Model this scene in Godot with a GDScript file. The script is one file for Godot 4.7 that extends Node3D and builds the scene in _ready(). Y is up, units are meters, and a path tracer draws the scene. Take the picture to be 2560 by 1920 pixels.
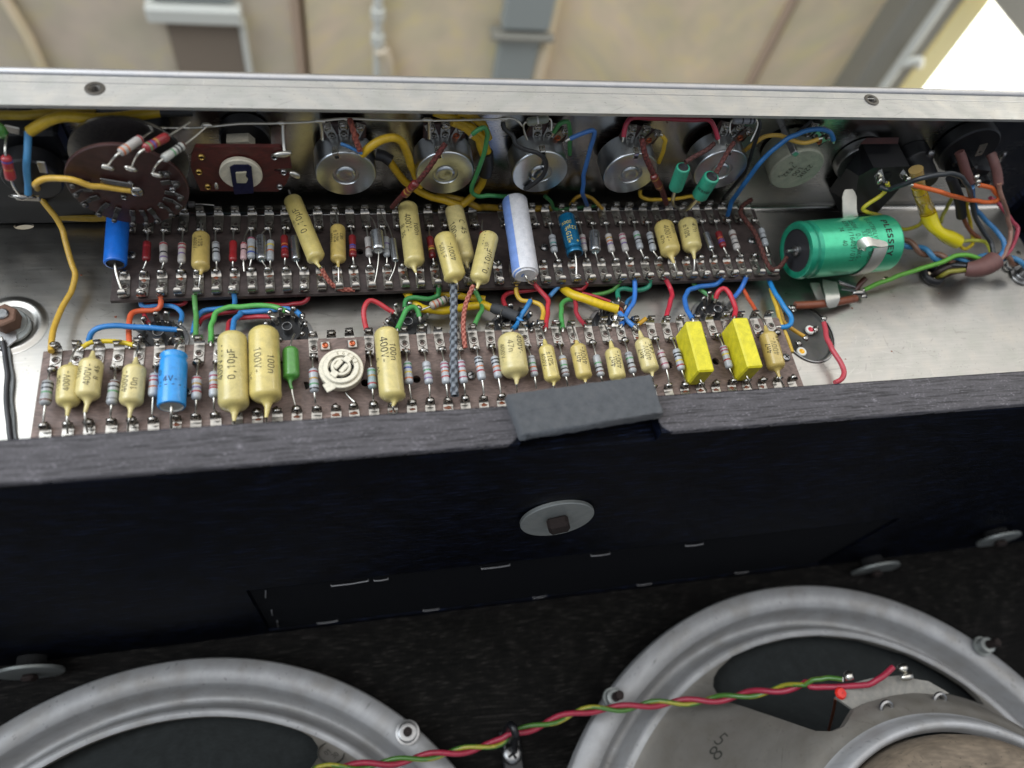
extends Node3D
# A guitar amplifier lying on its face, seen from behind: the open chassis with its two tag boards, the divider and the loudspeakers.

const BANDS := {"k": "#15151a", "n": "#5a3328", "r": "#9c2f37", "o": "#b9683c", "y": "#c9b64c", "g": "#4e8a5e", "b": "#3b4f9e", "v": "#75608f", "e": "#77797c", "w": "#e4e4e0", "p": "#94495f", "d": "#a8843c", "s": "#4f8a86"}
var mats := {}
var taken := {}
var tex := {}
var rng := RandomNumberGenerator.new()
var font_mono := SystemFont.new()
var font_sans := SystemFont.new()


func V(x: float, y: float, z: float) -> Vector3:
	return Vector3(x, y, z) * 0.001


func lin(hex: String) -> Color:
	return Color.html(hex).srgb_to_linear()


# ---- mesh building -------------------------------------------------------
class Mb:
	var v := PackedVector3Array()
	var n := PackedVector3Array()
	var c := PackedColorArray()
	var ix := PackedInt32Array()
	var tint := Color.WHITE

	func vert(p: Vector3, nn: Vector3, col = null) -> int:
		v.push_back(p)
		n.push_back(nn)
		c.push_back(tint if col == null else col)
		return v.size() - 1

	func tri_i(a: int, b: int, d: int) -> void:
		var g := (v[b] - v[a]).cross(v[d] - v[a])
		if g.length_squared() < 1e-22:
			return
		if g.dot(n[a] + n[b] + n[d]) > 0.0:   # front faces run clockwise
			ix.append_array(PackedInt32Array([a, d, b]))
		else:
			ix.append_array(PackedInt32Array([a, b, d]))

	func tri(a: Vector3, b: Vector3, d: Vector3, nn: Vector3) -> void:
		tri_i(vert(a, nn), vert(b, nn), vert(d, nn))

	func quad(a: Vector3, b: Vector3, d: Vector3, e: Vector3, out: Vector3) -> void:
		var nn := (b - a).cross(e - a)
		if nn.length_squared() < 1e-20:
			nn = (d - b).cross(e - b)
		nn = nn.normalized()
		if nn.dot(out) < 0.0:
			nn = -nn
		var i := vert(a, nn)
		vert(b, nn)
		vert(d, nn)
		vert(e, nn)
		tri_i(i, i + 1, i + 2)
		tri_i(i, i + 2, i + 3)

	func grid(rows: Array, normals: Array, cols = null, closed := false) -> void:
		var w: int = rows[0].size()
		var base := v.size()
		for r in rows.size():
			for k in w:
				var col = null
				if cols != null:
					col = cols[r] if cols[r] is Color else cols[r][k]
				vert(rows[r][k], normals[r][k], col)
		for r in rows.size() - 1:
			for k in (w if closed else w - 1):
				var k2 := (k + 1) % w
				var a := base + r * w + k
				var b := base + r * w + k2
				tri_i(a, b, b + w)
				tri_i(a, b + w, a + w)

	func sheet(rows: Array, up: Vector3, cols = null) -> void:   # a smooth open surface; normals from its neighbours
		var nn := []
		var h: int = rows.size()
		var w: int = rows[0].size()
		for r in h:
			var line := PackedVector3Array()
			for k in w:
				var dr: Vector3 = rows[mini(r + 1, h - 1)][k] - rows[maxi(r - 1, 0)][k]
				var dk: Vector3 = rows[r][mini(k + 1, w - 1)] - rows[r][maxi(k - 1, 0)]
				var x := dr.cross(dk).normalized()
				line.push_back(x if x.dot(up) >= 0.0 else -x)
			nn.append(line)
		grid(rows, nn, cols)

	# prof: [[along, radius, colour?], ...], turned about +y of xf; creased where the profile bends sharply or the colour changes
	func lathe(prof: Array, sides := 16, xf := Transform3D()) -> void:
		var runs := []
		var cur := [prof[0]]
		for i in range(1, prof.size()):
			var same_place: bool = is_equal_approx(prof[i][0], prof[i - 1][0]) and is_equal_approx(prof[i][1], prof[i - 1][1])
			if not same_place:
				cur.append(prof[i])
			var cut: bool = i == prof.size() - 1 or same_place
			if not cut:
				var a := Vector2(prof[i][0] - prof[i - 1][0], prof[i][1] - prof[i - 1][1])
				var b := Vector2(prof[i + 1][0] - prof[i][0], prof[i + 1][1] - prof[i][1])
				cut = b.length() > 1e-7 and absf(a.angle_to(b)) > 0.75
			if cut:
				if cur.size() > 1:
					runs.append(cur)
				cur = [prof[i]]
		for run in runs:
			var rows := []
			var nn := []
			var cols := []
			for i in run.size():
				var a: Array = run[maxi(i - 1, 0)]
				var b: Array = run[mini(i + 1, run.size() - 1)]
				var d := Vector2(b[0] - a[0], b[1] - a[1])
				var out := Vector2(-d.y, d.x).normalized()   # (along, radial)
				var ring := PackedVector3Array()
				var nr := PackedVector3Array()
				for k in sides:
					var t := TAU * k / sides
					var dir := Vector3(sin(t), 0, cos(t))
					ring.push_back(xf * (dir * run[i][1] + Vector3(0, run[i][0], 0)))
					nr.push_back((xf.basis * (dir * out.y + Vector3(0, out.x, 0))).normalized())
				rows.append(ring)
				nn.append(nr)
				cols.append(run[i][2] if run[i].size() > 2 else tint)
			grid(rows, nn, cols, true)

	func cap_disc(y: float, r: float, up: float, sides := 16, xf := Transform3D()) -> void:
		var nn := (xf.basis * Vector3(0, up, 0)).normalized()
		var ring := []
		for k in sides:
			var t := TAU * k / sides
			ring.append(xf * Vector3(sin(t) * r, y, cos(t) * r))
		for k in range(1, sides - 1):
			tri(ring[0], ring[k], ring[k + 1], nn)

	func tube(pts: Array, rad, sides := 8, cols = null, caps := true) -> void:
		var rows := []
		var nn := []
		var up := Vector3.ZERO
		var cc := []
		for i in pts.size():
			var d: Vector3 = (pts[mini(i + 1, pts.size() - 1)] - pts[maxi(i - 1, 0)]).normalized()
			if up == Vector3.ZERO:
				up = (Vector3(0, 1, 0.1) if absf(d.y) < 0.9 else Vector3(1, 0, 0))
			up = (up - d * up.dot(d)).normalized()
			var side := d.cross(up)
			var ring := PackedVector3Array()
			var nr := PackedVector3Array()
			var r: float = rad[i] if rad is Array else rad
			for k in sides:
				var t := TAU * k / sides
				var o := up * cos(t) + side * sin(t)
				ring.push_back(pts[i] + o * r)
				nr.push_back(o)
			rows.append(ring)
			nn.append(nr)
			if cols != null:
				cc.append(cols[i])
		grid(rows, nn, cc if cols != null else null, true)
		if caps:
			for e in [0, pts.size() - 1]:
				var d: Vector3 = (pts[0] - pts[1]) if e == 0 else (pts[e] - pts[e - 1])
				for k in range(1, sides - 1):
					tri(rows[e][0], rows[e][k], rows[e][k + 1], d.normalized())

	func box(xf: Transform3D, size: Vector3, b := 0.0) -> void:   # chamfered box
		var h := size * 0.5
		b = minf(b, minf(h.x, minf(h.y, h.z)) * 0.9)
		for ax in 3:
			for s in [-1.0, 1.0]:
				var u := (ax + 1) % 3
				var w := (ax + 2) % 3
				var q := []
				for k in [[-1, -1], [1, -1], [1, 1], [-1, 1]]:
					var p := Vector3.ZERO
					p[ax] = s * h[ax]
					p[u] = k[0] * (h[u] - b)
					p[w] = k[1] * (h[w] - b)
					q.append(xf * p)
				var o := Vector3.ZERO
				o[ax] = s
				quad(q[0], q[1], q[2], q[3], xf.basis * o)
		if b <= 0.0:
			return
		for ax in 3:   # edges along ax
			var u := (ax + 1) % 3
			var w := (ax + 2) % 3
			for su in [-1.0, 1.0]:
				for sw in [-1.0, 1.0]:
					var q := []
					for k in [[-1.0, 0], [1.0, 0], [1.0, 1], [-1.0, 1]]:
						var p := Vector3.ZERO
						p[ax] = k[0] * (h[ax] - b)
						p[u] = su * (h[u] - (0.0 if k[1] == 0 else b))
						p[w] = sw * (h[w] - (b if k[1] == 0 else 0.0))
						q.append(xf * p)
					var o := Vector3.ZERO
					o[u] = su
					o[w] = sw
					quad(q[0], q[1], q[2], q[3], xf.basis * o)
		for sx in [-1.0, 1.0]:
			for sy in [-1.0, 1.0]:
				for sz in [-1.0, 1.0]:
					var s := Vector3(sx, sy, sz)
					var a := Vector3(h.x, h.y - b, h.z - b) * s
					var e := Vector3(h.x - b, h.y, h.z - b) * s
					var f := Vector3(h.x - b, h.y - b, h.z) * s
					tri(xf * a, xf * e, xf * f, (xf.basis * s).normalized())

	# a polygon in x and z with thickness from y0 to y1
	func prism(poly: PackedVector2Array, y0: float, y1: float, xf := Transform3D(), walls := true, skip_x := []) -> void:
		var t := Geometry2D.triangulate_polygon(poly)
		for s in [0, 1]:
			var y: float = y1 if s else y0
			var nn := (xf.basis * Vector3(0, 1 if s else -1, 0)).normalized()
			for i in range(0, t.size(), 3):
				var p := []
				for k in 3:
					var q := poly[t[i + k]]
					p.append(xf * Vector3(q.x, y, q.y))
				tri(p[0], p[1], p[2], nn)
		if not walls:
			return
		var cw := 1.0 if Geometry2D.is_polygon_clockwise(poly) else -1.0
		for i in poly.size():
			var a := poly[i]
			var b := poly[(i + 1) % poly.size()]
			var seam := false
			for x in skip_x:
				if absf(a.x - x) < 1e-6 and absf(b.x - x) < 1e-6:
					seam = true
			if seam:
				continue
			var d := (b - a)
			var o := Vector3(-d.y, 0, d.x) * cw
			quad(xf * Vector3(a.x, y0, a.y), xf * Vector3(b.x, y0, b.y), xf * Vector3(b.x, y1, b.y), xf * Vector3(a.x, y1, a.y), xf.basis * o)

	# a plate in x and z with holes: each hole [x, z, radius x, radius z, sides]
	func plate(rect: Rect2, holes: Array, y0: float, y1: float, xf := Transform3D()) -> void:
		var cuts := [rect.position.x]
		for h in holes:
			cuts.append(h[0])
		cuts.append(rect.end.x)
		cuts.sort()
		for i in cuts.size() - 1:
			if cuts[i + 1] - cuts[i] < 1e-6:
				continue
			var polys := [PackedVector2Array([Vector2(cuts[i], rect.position.y), Vector2(cuts[i + 1], rect.position.y), Vector2(cuts[i + 1], rect.end.y), Vector2(cuts[i], rect.end.y)])]
			for h in holes:
				var ring := PackedVector2Array()
				var sides: int = h[4] if h.size() > 4 else 20
				for k in sides:
					ring.push_back(Vector2(h[0] + sin(TAU * k / sides) * h[2], h[1] + cos(TAU * k / sides) * h[3]))
				var next := []
				for p in polys:
					next.append_array(Geometry2D.clip_polygons(p, ring))
				polys = next
			for p in polys:
				prism(p, y0, y1, xf, true, cuts.slice(1, cuts.size() - 1))

	func blob(at: Vector3, r: Vector3, rnd: RandomNumberGenerator, rough := 0.2, b := Basis()) -> void:   # a lump of solder
		var rows := []
		var nn := []
		var bump := []
		for k in 6:
			bump.append(rnd.randf_range(1.0 - rough, 1.0 + rough))
		for i in 6:
			var ring := PackedVector3Array()
			var nr := PackedVector3Array()
			var f := PI * i / 5.0
			for k in 8:
				var t := TAU * k / 8.0
				var d := Vector3(sin(f) * sin(t), cos(f), sin(f) * cos(t))
				var s: float = 1.0 + (bump[k % 6] - 1.0) * sin(f)
				ring.push_back(at + b * (d * r * s))
				nr.push_back((b * (d / r)).normalized())
			rows.append(ring)
			nn.append(nr)
		grid(rows, nn, null, true)

	func done() -> ArrayMesh:
		var a := []
		a.resize(Mesh.ARRAY_MAX)
		a[Mesh.ARRAY_VERTEX] = v
		a[Mesh.ARRAY_NORMAL] = n
		a[Mesh.ARRAY_COLOR] = c
		a[Mesh.ARRAY_INDEX] = ix
		var m := ArrayMesh.new()
		m.add_surface_from_arrays(Mesh.PRIMITIVE_TRIANGLES, a)
		return m


func curve(pts: Array, step := 0.0016) -> Array:   # Catmull-Rom through the points
	var out := []
	for i in pts.size() - 1:
		var p0: Vector3 = pts[maxi(i - 1, 0)]
		var p1: Vector3 = pts[i]
		var p2: Vector3 = pts[i + 1]
		var p3: Vector3 = pts[mini(i + 2, pts.size() - 1)]
		var n := clampi(int(ceil(p1.distance_to(p2) / step)), 2, 14)
		for k in n:
			out.append(p1.cubic_interpolate(p2, p0, p3, float(k) / n))
	out.append(pts[-1])
	return out


# ---- naming --------------------------------------------------------------
func numbered(called: String) -> String:
	var k: int = taken.get(called, 0)
	taken[called] = k + 1
	return called if k == 0 else "%s_%03d" % [called, k]


func meta(o: Node3D, label: String, category: String, group := "") -> void:
	o.set_meta("label", label)
	o.set_meta("category", category)
	if group:
		o.set_meta("group", group)


func thing(called: String, label: String, category: String, xf := Transform3D(), group := "") -> Node3D:
	var o := Node3D.new()
	o.name = numbered(called)
	o.transform = xf
	meta(o, label, category, group)
	add_child(o)
	return o


func part(parent: Node3D, called: String, m: Mesh, mat: Material, xf := Transform3D(), label := "") -> MeshInstance3D:
	var o := MeshInstance3D.new()
	o.name = called
	var k := 1
	while parent.has_node(NodePath(String(o.name))):
		o.name = "%s_%03d" % [called, k]
		k += 1
	o.mesh = m
	o.material_override = mat
	o.transform = xf
	if label:
		o.set_meta("label", label)
	parent.add_child(o, true)
	return o


func single(called: String, label: String, category: String, m: Mesh, mat: Material, group := "") -> MeshInstance3D:
	var o := MeshInstance3D.new()
	o.name = numbered(called)
	var box := m.get_aabb()   # the node stands at the middle of the thing's base
	var at := box.position + box.size * Vector3(0.5, 0, 0.5)
	var arr := m.surface_get_arrays(0)
	var v: PackedVector3Array = arr[Mesh.ARRAY_VERTEX]
	for i in v.size():
		v[i] -= at
	arr[Mesh.ARRAY_VERTEX] = v
	var moved := ArrayMesh.new()
	moved.add_surface_from_arrays(Mesh.PRIMITIVE_TRIANGLES, arr)
	o.mesh = moved
	o.position = at
	o.material_override = mat
	meta(o, label, category, group)
	add_child(o)
	return o


func structure(called: String, m: Mesh, mat: Material) -> MeshInstance3D:
	var o := MeshInstance3D.new()
	o.name = numbered(called)
	o.mesh = m
	o.material_override = mat
	o.set_meta("kind", "structure")
	add_child(o)
	return o


func local(parent: Node3D, pts: Array) -> Array:
	var inv := parent.transform.affine_inverse()
	return pts.map(func(p): return inv * p)


# ---- textures and materials ---------------------------------------------
func paint(called: String, w: int, h: int, f: Callable, scratches := 0, bright := 0.5) -> void:
	var im := Image.create_empty(w, h, false, Image.FORMAT_RGB8)
	for y in h:
		for x in w:
			im.set_pixel(x, y, f.call(x, y))
	if scratches > 0:   # fine straight scratches of all lengths
		for k in scratches:
			var p := Vector2(rng.randf() * w, rng.randf() * h)
			var a := rng.randf_range(-0.5, 0.5) if rng.randf() < 0.6 else rng.randf() * TAU
			var len := rng.randf_range(4.0, 46.0) * rng.randf_range(0.3, 1.0)
			var d := rng.randf_range(0.04, 0.16) * (1.0 if rng.randf() < bright else -1.0)
			for i in int(len):
				var q := p + Vector2(cos(a), sin(a)) * i
				var x := posmod(int(q.x), w)
				var y := posmod(int(q.y), h)
				var c := im.get_pixel(x, y)
				var e := d * sin(PI * (i + 0.5) / len)
				im.set_pixel(x, y, Color(clampf(c.r + e, 0, 1), clampf(c.g + e, 0, 1), clampf(c.b + e, 0, 1)))
	tex[called] = ImageTexture.create_from_image(im)


func noise(kind: int, freq: float, oct: int, s: int) -> FastNoiseLite:
	var n := FastNoiseLite.new()
	n.noise_type = kind
	n.frequency = freq
	n.fractal_octaves = oct
	n.seed = s
	return n


func tiled(n: FastNoiseLite, x: float, y: float, w: float, h: float, sx := 1.0, sy := 1.0) -> float:   # tiles
	var a := TAU * x / w
	var b := TAU * y / h
	return n.get_noise_3d(cos(a) * w / TAU * sx + 31.0, sin(a) * w / TAU * sx + cos(b) * h / TAU * sy, sin(b) * h / TAU * sy)


func grey(k: float) -> Color:
	k = clampf(k, 0.0, 1.0)
	return Color(k, k, k)


func make_textures() -> void:
	var a := noise(FastNoiseLite.TYPE_SIMPLEX_SMOOTH, 0.02, 4, 3)
	var b := noise(FastNoiseLite.TYPE_SIMPLEX, 0.22, 2, 8)
	var c := noise(FastNoiseLite.TYPE_CELLULAR, 0.07, 1, 5)
	var g := noise(FastNoiseLite.TYPE_SIMPLEX_SMOOTH, 0.05, 3, 12)
	# rolled aluminium: faint streaks, stains, small pits
	paint("sheet", 512, 512, func(x, y):
		var s := tiled(b, x, y, 512, 512, 0.06, 1.6)
		var m := tiled(a, x, y, 512, 512)
		var p := tiled(b, x + 90, y, 512, 512, 0.9, 0.9)
		var k := 0.93 + 0.03 * s + 0.06 * m
		if p > 0.66:
			k -= (p - 0.66) * 1.2
		return Color(k, k * (1.0 - 0.015 * m), k * (1.0 - 0.04 * maxf(m, 0.0))), 260, 0.55)
	paint("sheet_rough", 512, 512, func(x, y):
		return grey(0.76 + 0.07 * tiled(b, x, y, 512, 512, 0.05, 1.4) + 0.16 * tiled(a, x + 40, y + 70, 512, 512)))
	# cut plywood edge under worn black paint: long streaks and chalky specks
	paint("ply", 512, 512, func(x, y):
		var s := tiled(b, x, y, 512, 512, 0.05, 1.1)
		var f := tiled(b, x + 200, y + 17, 512, 512, 0.6, 1.5)
		var m := tiled(a, x * 1.0, y, 512, 512, 1.4, 2.2)
		var k := 0.56 + 0.11 * s + 0.04 * m + 0.08 * f
		if f + m * 0.6 > 0.66:
			k += 0.16 + 0.5 * (f + m * 0.6 - 0.66)
		if s < -0.42:
			k -= 0.16
		return Color(k * 0.985, k * 0.97, k * 0.985))
	# black painted board: nearly black, faint scratches along the grain
	paint("black", 512, 512, func(x, y):
		var s := tiled(b, x, y, 512, 512, 0.1, 1.3)
		var f := tiled(b, x + 300, y, 512, 512, 1.0, 1.6)
		var m := tiled(a, x, y, 512, 512)
		var k := 0.36 + 0.26 * s + 0.16 * m + 0.1 * f
		if s > 0.35 and m > -0.1:
			k += 1.0 * (s - 0.35)
		if f > 0.74:
			k += 0.5
		return grey(k), 320, 1.0)
	# soft dirt and handling for moulded and painted things
	paint("mottle", 256, 256, func(x, y):
		var m := tiled(a, x, y, 256, 256, 2.0, 2.0)
		var f := tiled(b, x, y, 256, 256)
		var k := 0.9 + 0.1 * m + 0.05 * f
		if f > 0.7:
			k -= 0.25
		return Color(k, k * (0.995 - 0.02 * maxf(m, 0.0)), k * (0.99 - 0.04 * maxf(m, 0.0))))
	paint("worn", 256, 256, func(x, y):
		return grey(0.55 + 0.4 * tiled(g, x, y, 256, 256) + 0.12 * tiled(b, x, y, 256, 256)))
	# painted concrete slabs
	paint("slab", 512, 512, func(x, y):
		var m := tiled(a, x, y, 512, 512, 0.8, 0.8)
		var f := tiled(g, x, y, 512, 512, 0.8, 0.8)
		var s := tiled(b, x, y, 512, 512, 0.5, 0.04)
		var k := 0.9 + 0.1 * tiled(a, x + 33, y + 90, 512, 512, 0.3, 0.3) + 0.05 * m + 0.035 * f + 0.0 * s
		return Color(k, k * (0.97 - 0.03 * m), k * (0.93 - 0.1 * maxf(f, 0.0))))
	# grime on cast metal: soft clouds, dark freckles, a few scratches
	paint("dirt", 256, 256, func(x, y):
		var m := tiled(a, x, y, 256, 256, 1.5, 1.5)
		var f := tiled(b, x, y, 256, 256, 0.7, 0.7)
		var k := 0.88 + 0.14 * m + 0.03 * f
		if f > 0.6:
			k -= (f - 0.6) * 1.2
		return Color(k, k * (0.99 - 0.03 * maxf(-m, 0.0)), k * (0.98 - 0.08 * maxf(-m, 0.0))), 24, 0.4)
	paint("fibre", 256, 256, func(x, y):   # laminated paper board
		var f := tiled(b, x, y, 256, 256, 0.3, 1.2)
		var m := tiled(a, x, y, 256, 256, 2.0, 2.0)
		var k := 0.78 + 0.14 * f + 0.16 * m
		if tiled(b, x + 77, y + 5, 256, 256) > 0.72:
			k -= 0.3
		return Color(k, k * 0.97, k * 0.96))


func mat(called: String, hex: String, rough := 0.5, metal := 0.0, o := {}) -> StandardMaterial3D:
	if mats.has(called):
		return mats[called]
	var m := StandardMaterial3D.new()
	m.resource_name = called
	m.albedo_color = Color.html(hex)
	m.roughness = rough
	m.metallic = metal
	if o.get("vc", false):
		m.vertex_color_use_as_albedo = true
	if o.has("tex"):
		m.albedo_texture = tex[o.tex]
	if o.has("rt"):
		m.roughness_texture = tex[o.rt]
	if o.has("bump"):
		m.heightmap_enabled = true
		m.heightmap_texture = tex[o.bump]
		m.heightmap_scale = o.get("bump_cm", 0.02)
	if o.has("tex") or o.has("rt") or o.has("bump"):
		m.uv1_triplanar = true
		m.uv1_world_triplanar = o.get("world", true)
		m.uv1_scale = Vector3.ONE * o.get("scale", 8.0)
	if o.has("coat"):
		m.clearcoat_enabled = true
		m.clearcoat = o.coat
		m.clearcoat_roughness = o.get("coat_rough", 0.15)
	if o.has("spec"):
		m.metallic_specular = o.spec
	mats[called] = m
	return m


func plastic(hex: String) -> StandardMaterial3D:   # wire insulation
	return mat("insulation " + hex, hex, 0.42, 0.0, {"tex": "mottle", "scale": 40.0})


# ---- lettering -----------------------------------------------------------
var letters := {}


func glyphs(s: String, mono: bool) -> Array:   # triangles of a text in units of its cap height, centred
	var key := s + str(mono)
	if letters.has(key):
		return letters[key]
	var t := TextMesh.new()
	t.font = font_mono if mono else font_sans
	t.text = s
	t.font_size = 32
	t.pixel_size = 0.01
	t.depth = 0.0
	t.curve_step = 2.0
	var arr := t.get_mesh_arrays()
	var v: PackedVector3Array = arr[Mesh.ARRAY_VERTEX]
	var lo := Vector2(1e9, 1e9)
	var hi := -lo
	for p in v:
		lo = lo.min(Vector2(p.x, p.y))
		hi = hi.max(Vector2(p.x, p.y))
	var k := 1.0 / 0.23
	var out := PackedVector2Array()
	for p in v:
		out.push_back(Vector2(p.x - (lo.x + hi.x) * 0.5, p.y - (lo.y + hi.y) * 0.5) * k)
	var idx = arr[Mesh.ARRAY_INDEX]
	if idx == null or idx.is_empty():
		idx = PackedInt32Array(range(v.size()))
	letters[key] = [out, idx]
	return letters[key]


# way: "d" reads down the axis, "u" up it, "h" across, "t" across and upside down; y runs from the far end to the near end
func print_round(parent: Node3D, s: String, h: float, r: float, y0: float, ang: float, way: String, m: Material, mono := true) -> void:
	var g := glyphs(s, mono)
	var b := Mb.new()
	for p in g[0]:
		var q: Vector2 = p * h
		var y := y0
		var a := ang
		match way:
			"d":
				y += q.x
				a -= q.y / r
			"u":
				y -= q.x
				a += q.y / r
			"h":
				a -= q.x / r
				y -= q.y
			"t":
				a += q.x / r
				y += q.y
		var d := Vector3(sin(a), 0, cos(a))
		b.vert(d * (r + 0.00007) + Vector3(0, y, 0), d)
	for i in range(0, g[1].size(), 3):
		b.tri_i(g[1][i], g[1][i + 1], g[1][i + 2])
	part(parent, "lettering", b.done(), m)


func print_flat(parent: Node3D, s: String, h: float, xf: Transform3D, m: Material, mono := true) -> void:   # on the plane x (right), y (up) of xf
	var g := glyphs(s, mono)
	var b := Mb.new()
	for p in g[0]:
		b.vert(xf * Vector3(p.x * h, p.y * h, 0), xf.basis.z.normalized())
	for i in range(0, g[1].size(), 3):
		b.tri_i(g[1][i], g[1][i + 1], g[1][i + 2])
	part(parent, "lettering", b.done(), m)


# ---- components ----------------------------------------------------------
const EYE := Vector3(-0.21, 0.86, 0.46)   # the way the open side of the amplifier faces


func axis_frame(a: Vector3, b: Vector3) -> Transform3D:   # origin a, y towards b, z to the open side
	var y := (b - a).normalized()
	var z := (EYE - y * EYE.dot(y)).normalized()
	return Transform3D(Basis(y.cross(z), y, z), a)


func bent(a: Vector3, out: Vector3, b: Vector3, reach := 0.35) -> Array:
	var d := a.distance_to(b)
	var c1 := a + out * d * reach
	var pts := []
	for k in 9:
		var t := k / 8.0
		pts.append(a.bezier_interpolate(c1, b.lerp(c1, 0.35), b, t))
	return pts


func lead(parent: Node3D, a: Vector3, out: Vector3, b: Vector3, r := 0.00036) -> void:
	var m := Mb.new()
	m.tube(local(parent, bent(a, out, b)), r, 6)
	part(parent, "lead", m.done(), mats.tinned)


# a resistor from a (far end) to b, leads to la and lb
func R(a: Vector3, b: Vector3, la, lb, r: float, hex: String, bands: String, label: String, group := "") -> Node3D:
	r *= 0.001
	var t := thing("resistor", label, "resistor", axis_frame(a, b), group)
	var len := a.distance_to(b)
	var base := lin(hex)
	var stops := []
	for w in bands.split(" ", false):
		var at := w.substr(1).to_float() / 100.0
		stops.append([at, lin(BANDS[w[0]])])
	stops.sort_custom(func(p, q): return p[0] < q[0])
	var shape := func(u: float) -> float:
		var e := minf(u, 1.0 - u) * len / r   # distance from an end in radii
		var k := 1.0
		if e < 0.75:
			k = sqrt(maxf(0.0, 1.0 - pow(1.0 - e / 0.75, 2.0))) * 0.82 + 0.2
		elif e > 1.9:
			k = 0.92 if e > 2.3 else 1.0 - 0.08 * (e - 1.9) / 0.4
		return r * minf(k, 1.0)
	var prof := []
	var us := [0.0, 0.015, 0.04, 0.08, 0.13, 0.19, 0.25, 0.3, 0.7, 0.75, 0.81, 0.87, 0.92, 0.96, 0.985, 1.0]
	var w := 0.034
	var events := []
	for u in us:
		events.append([u, null])
	for s in stops:
		events = events.filter(func(e): return absf(e[0] - s[0]) > w or e[0] == 0.0 or e[0] == 1.0)
		events.append([s[0] - w, s[1], 0])
		events.append([s[0] + w, s[1], 1])
	events.sort_custom(func(p, q): return p[0] < q[0])
	var g: float = 0.35
	prof.append([0.0, r * g, base])
	for e in events:
		var rr: float = shape.call(clampf(e[0], 0.0, 1.0))
		if e.size() == 2:
			prof.append([e[0] * len, rr, base])
		elif e[2] == 0:
			prof.append([e[0] * len, rr, base])
			prof.append([e[0] * len, rr, e[1]])
		else:
			prof.append([e[0] * len, rr, e[1]])
			prof.append([e[0] * len, rr, base])
	prof.append([len, r * g, base])
	var m := Mb.new()
	m.lathe(prof, 12)
	m.tint = base
	m.cap_disc(0, r * g, -1, 12)
	m.cap_disc(len, r * g, 1, 12)
	part(t, "body", m.done(), mats.lacquer)
	var y := (b - a).normalized()
	if la != null:
		lead(t, a + y * 0.0002, -y, la)
	if lb != null:
		lead(t, b - y * 0.0002, y, lb)
	return t


# a dipped capacitor: rounded far end, drawn-out near end; print is a list of [text, height mm, place 0..1, angle, way]
func mustard(a: Vector3, b: Vector3, r: float, la, lb, print: Array, label: String, o := {}) -> Node3D:
	r *= 0.001
	var t := thing("film_capacitor", label, "capacitor", axis_frame(a, b), o.get("group", "yellow dipped capacitors"))
	var len := a.distance_to(b)
	var tip: float = o.get("tip", 0.9) * r
	var top: float = o.get("top", 0.35) * r
	var e := minf(r * 0.55, len * 0.2)
	var prof := [[-top, 0.0005], [-top * 0.6, 0.0008], [-top * 0.2, r * 0.34]]
	if top < 0.0001:
		prof = [[0.0, 0.0001]]
	for k in 6:
		var f := PI * 0.5 * (k + 1) / 6.0
		prof.append([e * (1.0 - cos(f)), r * (0.45 + 0.55 * sin(f))])
	prof.append([len * 0.35, r * 0.99])
	prof.append([len * 0.6, r])
	for k in 6:
		var f := PI * 0.5 * k / 6.0
		prof.append([len - e + e * sin(f), r * (0.4 + 0.6 * cos(f))])
	prof.append_array([[len + tip * 0.12, r * 0.34], [len + tip * 0.4, r * 0.2], [len + tip, 0.0005]])
	if o.has("bulge"):
		prof.clear()
	var m := Mb.new()
	m.lathe(prof, 20)
	# hand dipped: a little lumpy, the drawn-out end off centre
	var ph := [rng.randf() * TAU, rng.randf() * TAU, rng.randf() * TAU, rng.randf_range(-0.25, 0.25) * r, rng.randf_range(-0.2, 0.2) * r]
	for i in m.v.size():
		var p := m.v[i]
		var f := atan2(p.x, p.z)
		var k: float = 1.0 + 0.007 * sin(p.y / len * 7.0 + ph[0]) * sin(f * 2.0 + ph[1]) + 0.006 * sin(f * 3.0 + ph[2] + p.y / len * 3.0)
		p.x *= k
		p.z *= k
		if p.y > len - e:
			var u := clampf((p.y - len + e) / (e + tip), 0.0, 1.0)
			p.x += ph[3] * u * (1.0 - u) * 3.0
			p.z += ph[4] * u * (1.0 - u) * 3.0
		m.v[i] = p
	var kind: String = o.get("mat", "mustard")
	if kind == "mustard" and rng.randf() < 0.7:
		kind = "mustard %d" % rng.randi_range(1, 3)
	var base: Material = mats[kind]
	part(t, "body", m.done(), base)
	var y := (b - a).normalized()
	if la != null:
		lead(t, a - y * top, -y, la)
	if lb != null:
		lead(t, b + y * tip * 0.8, y, lb)
	for p in print:
		print_round(t, p[0], p[1] * 0.001, r, len * p[2], p[3], p[4], mats.ink if p.size() < 6 else mats[p[5]])
	return t


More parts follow.
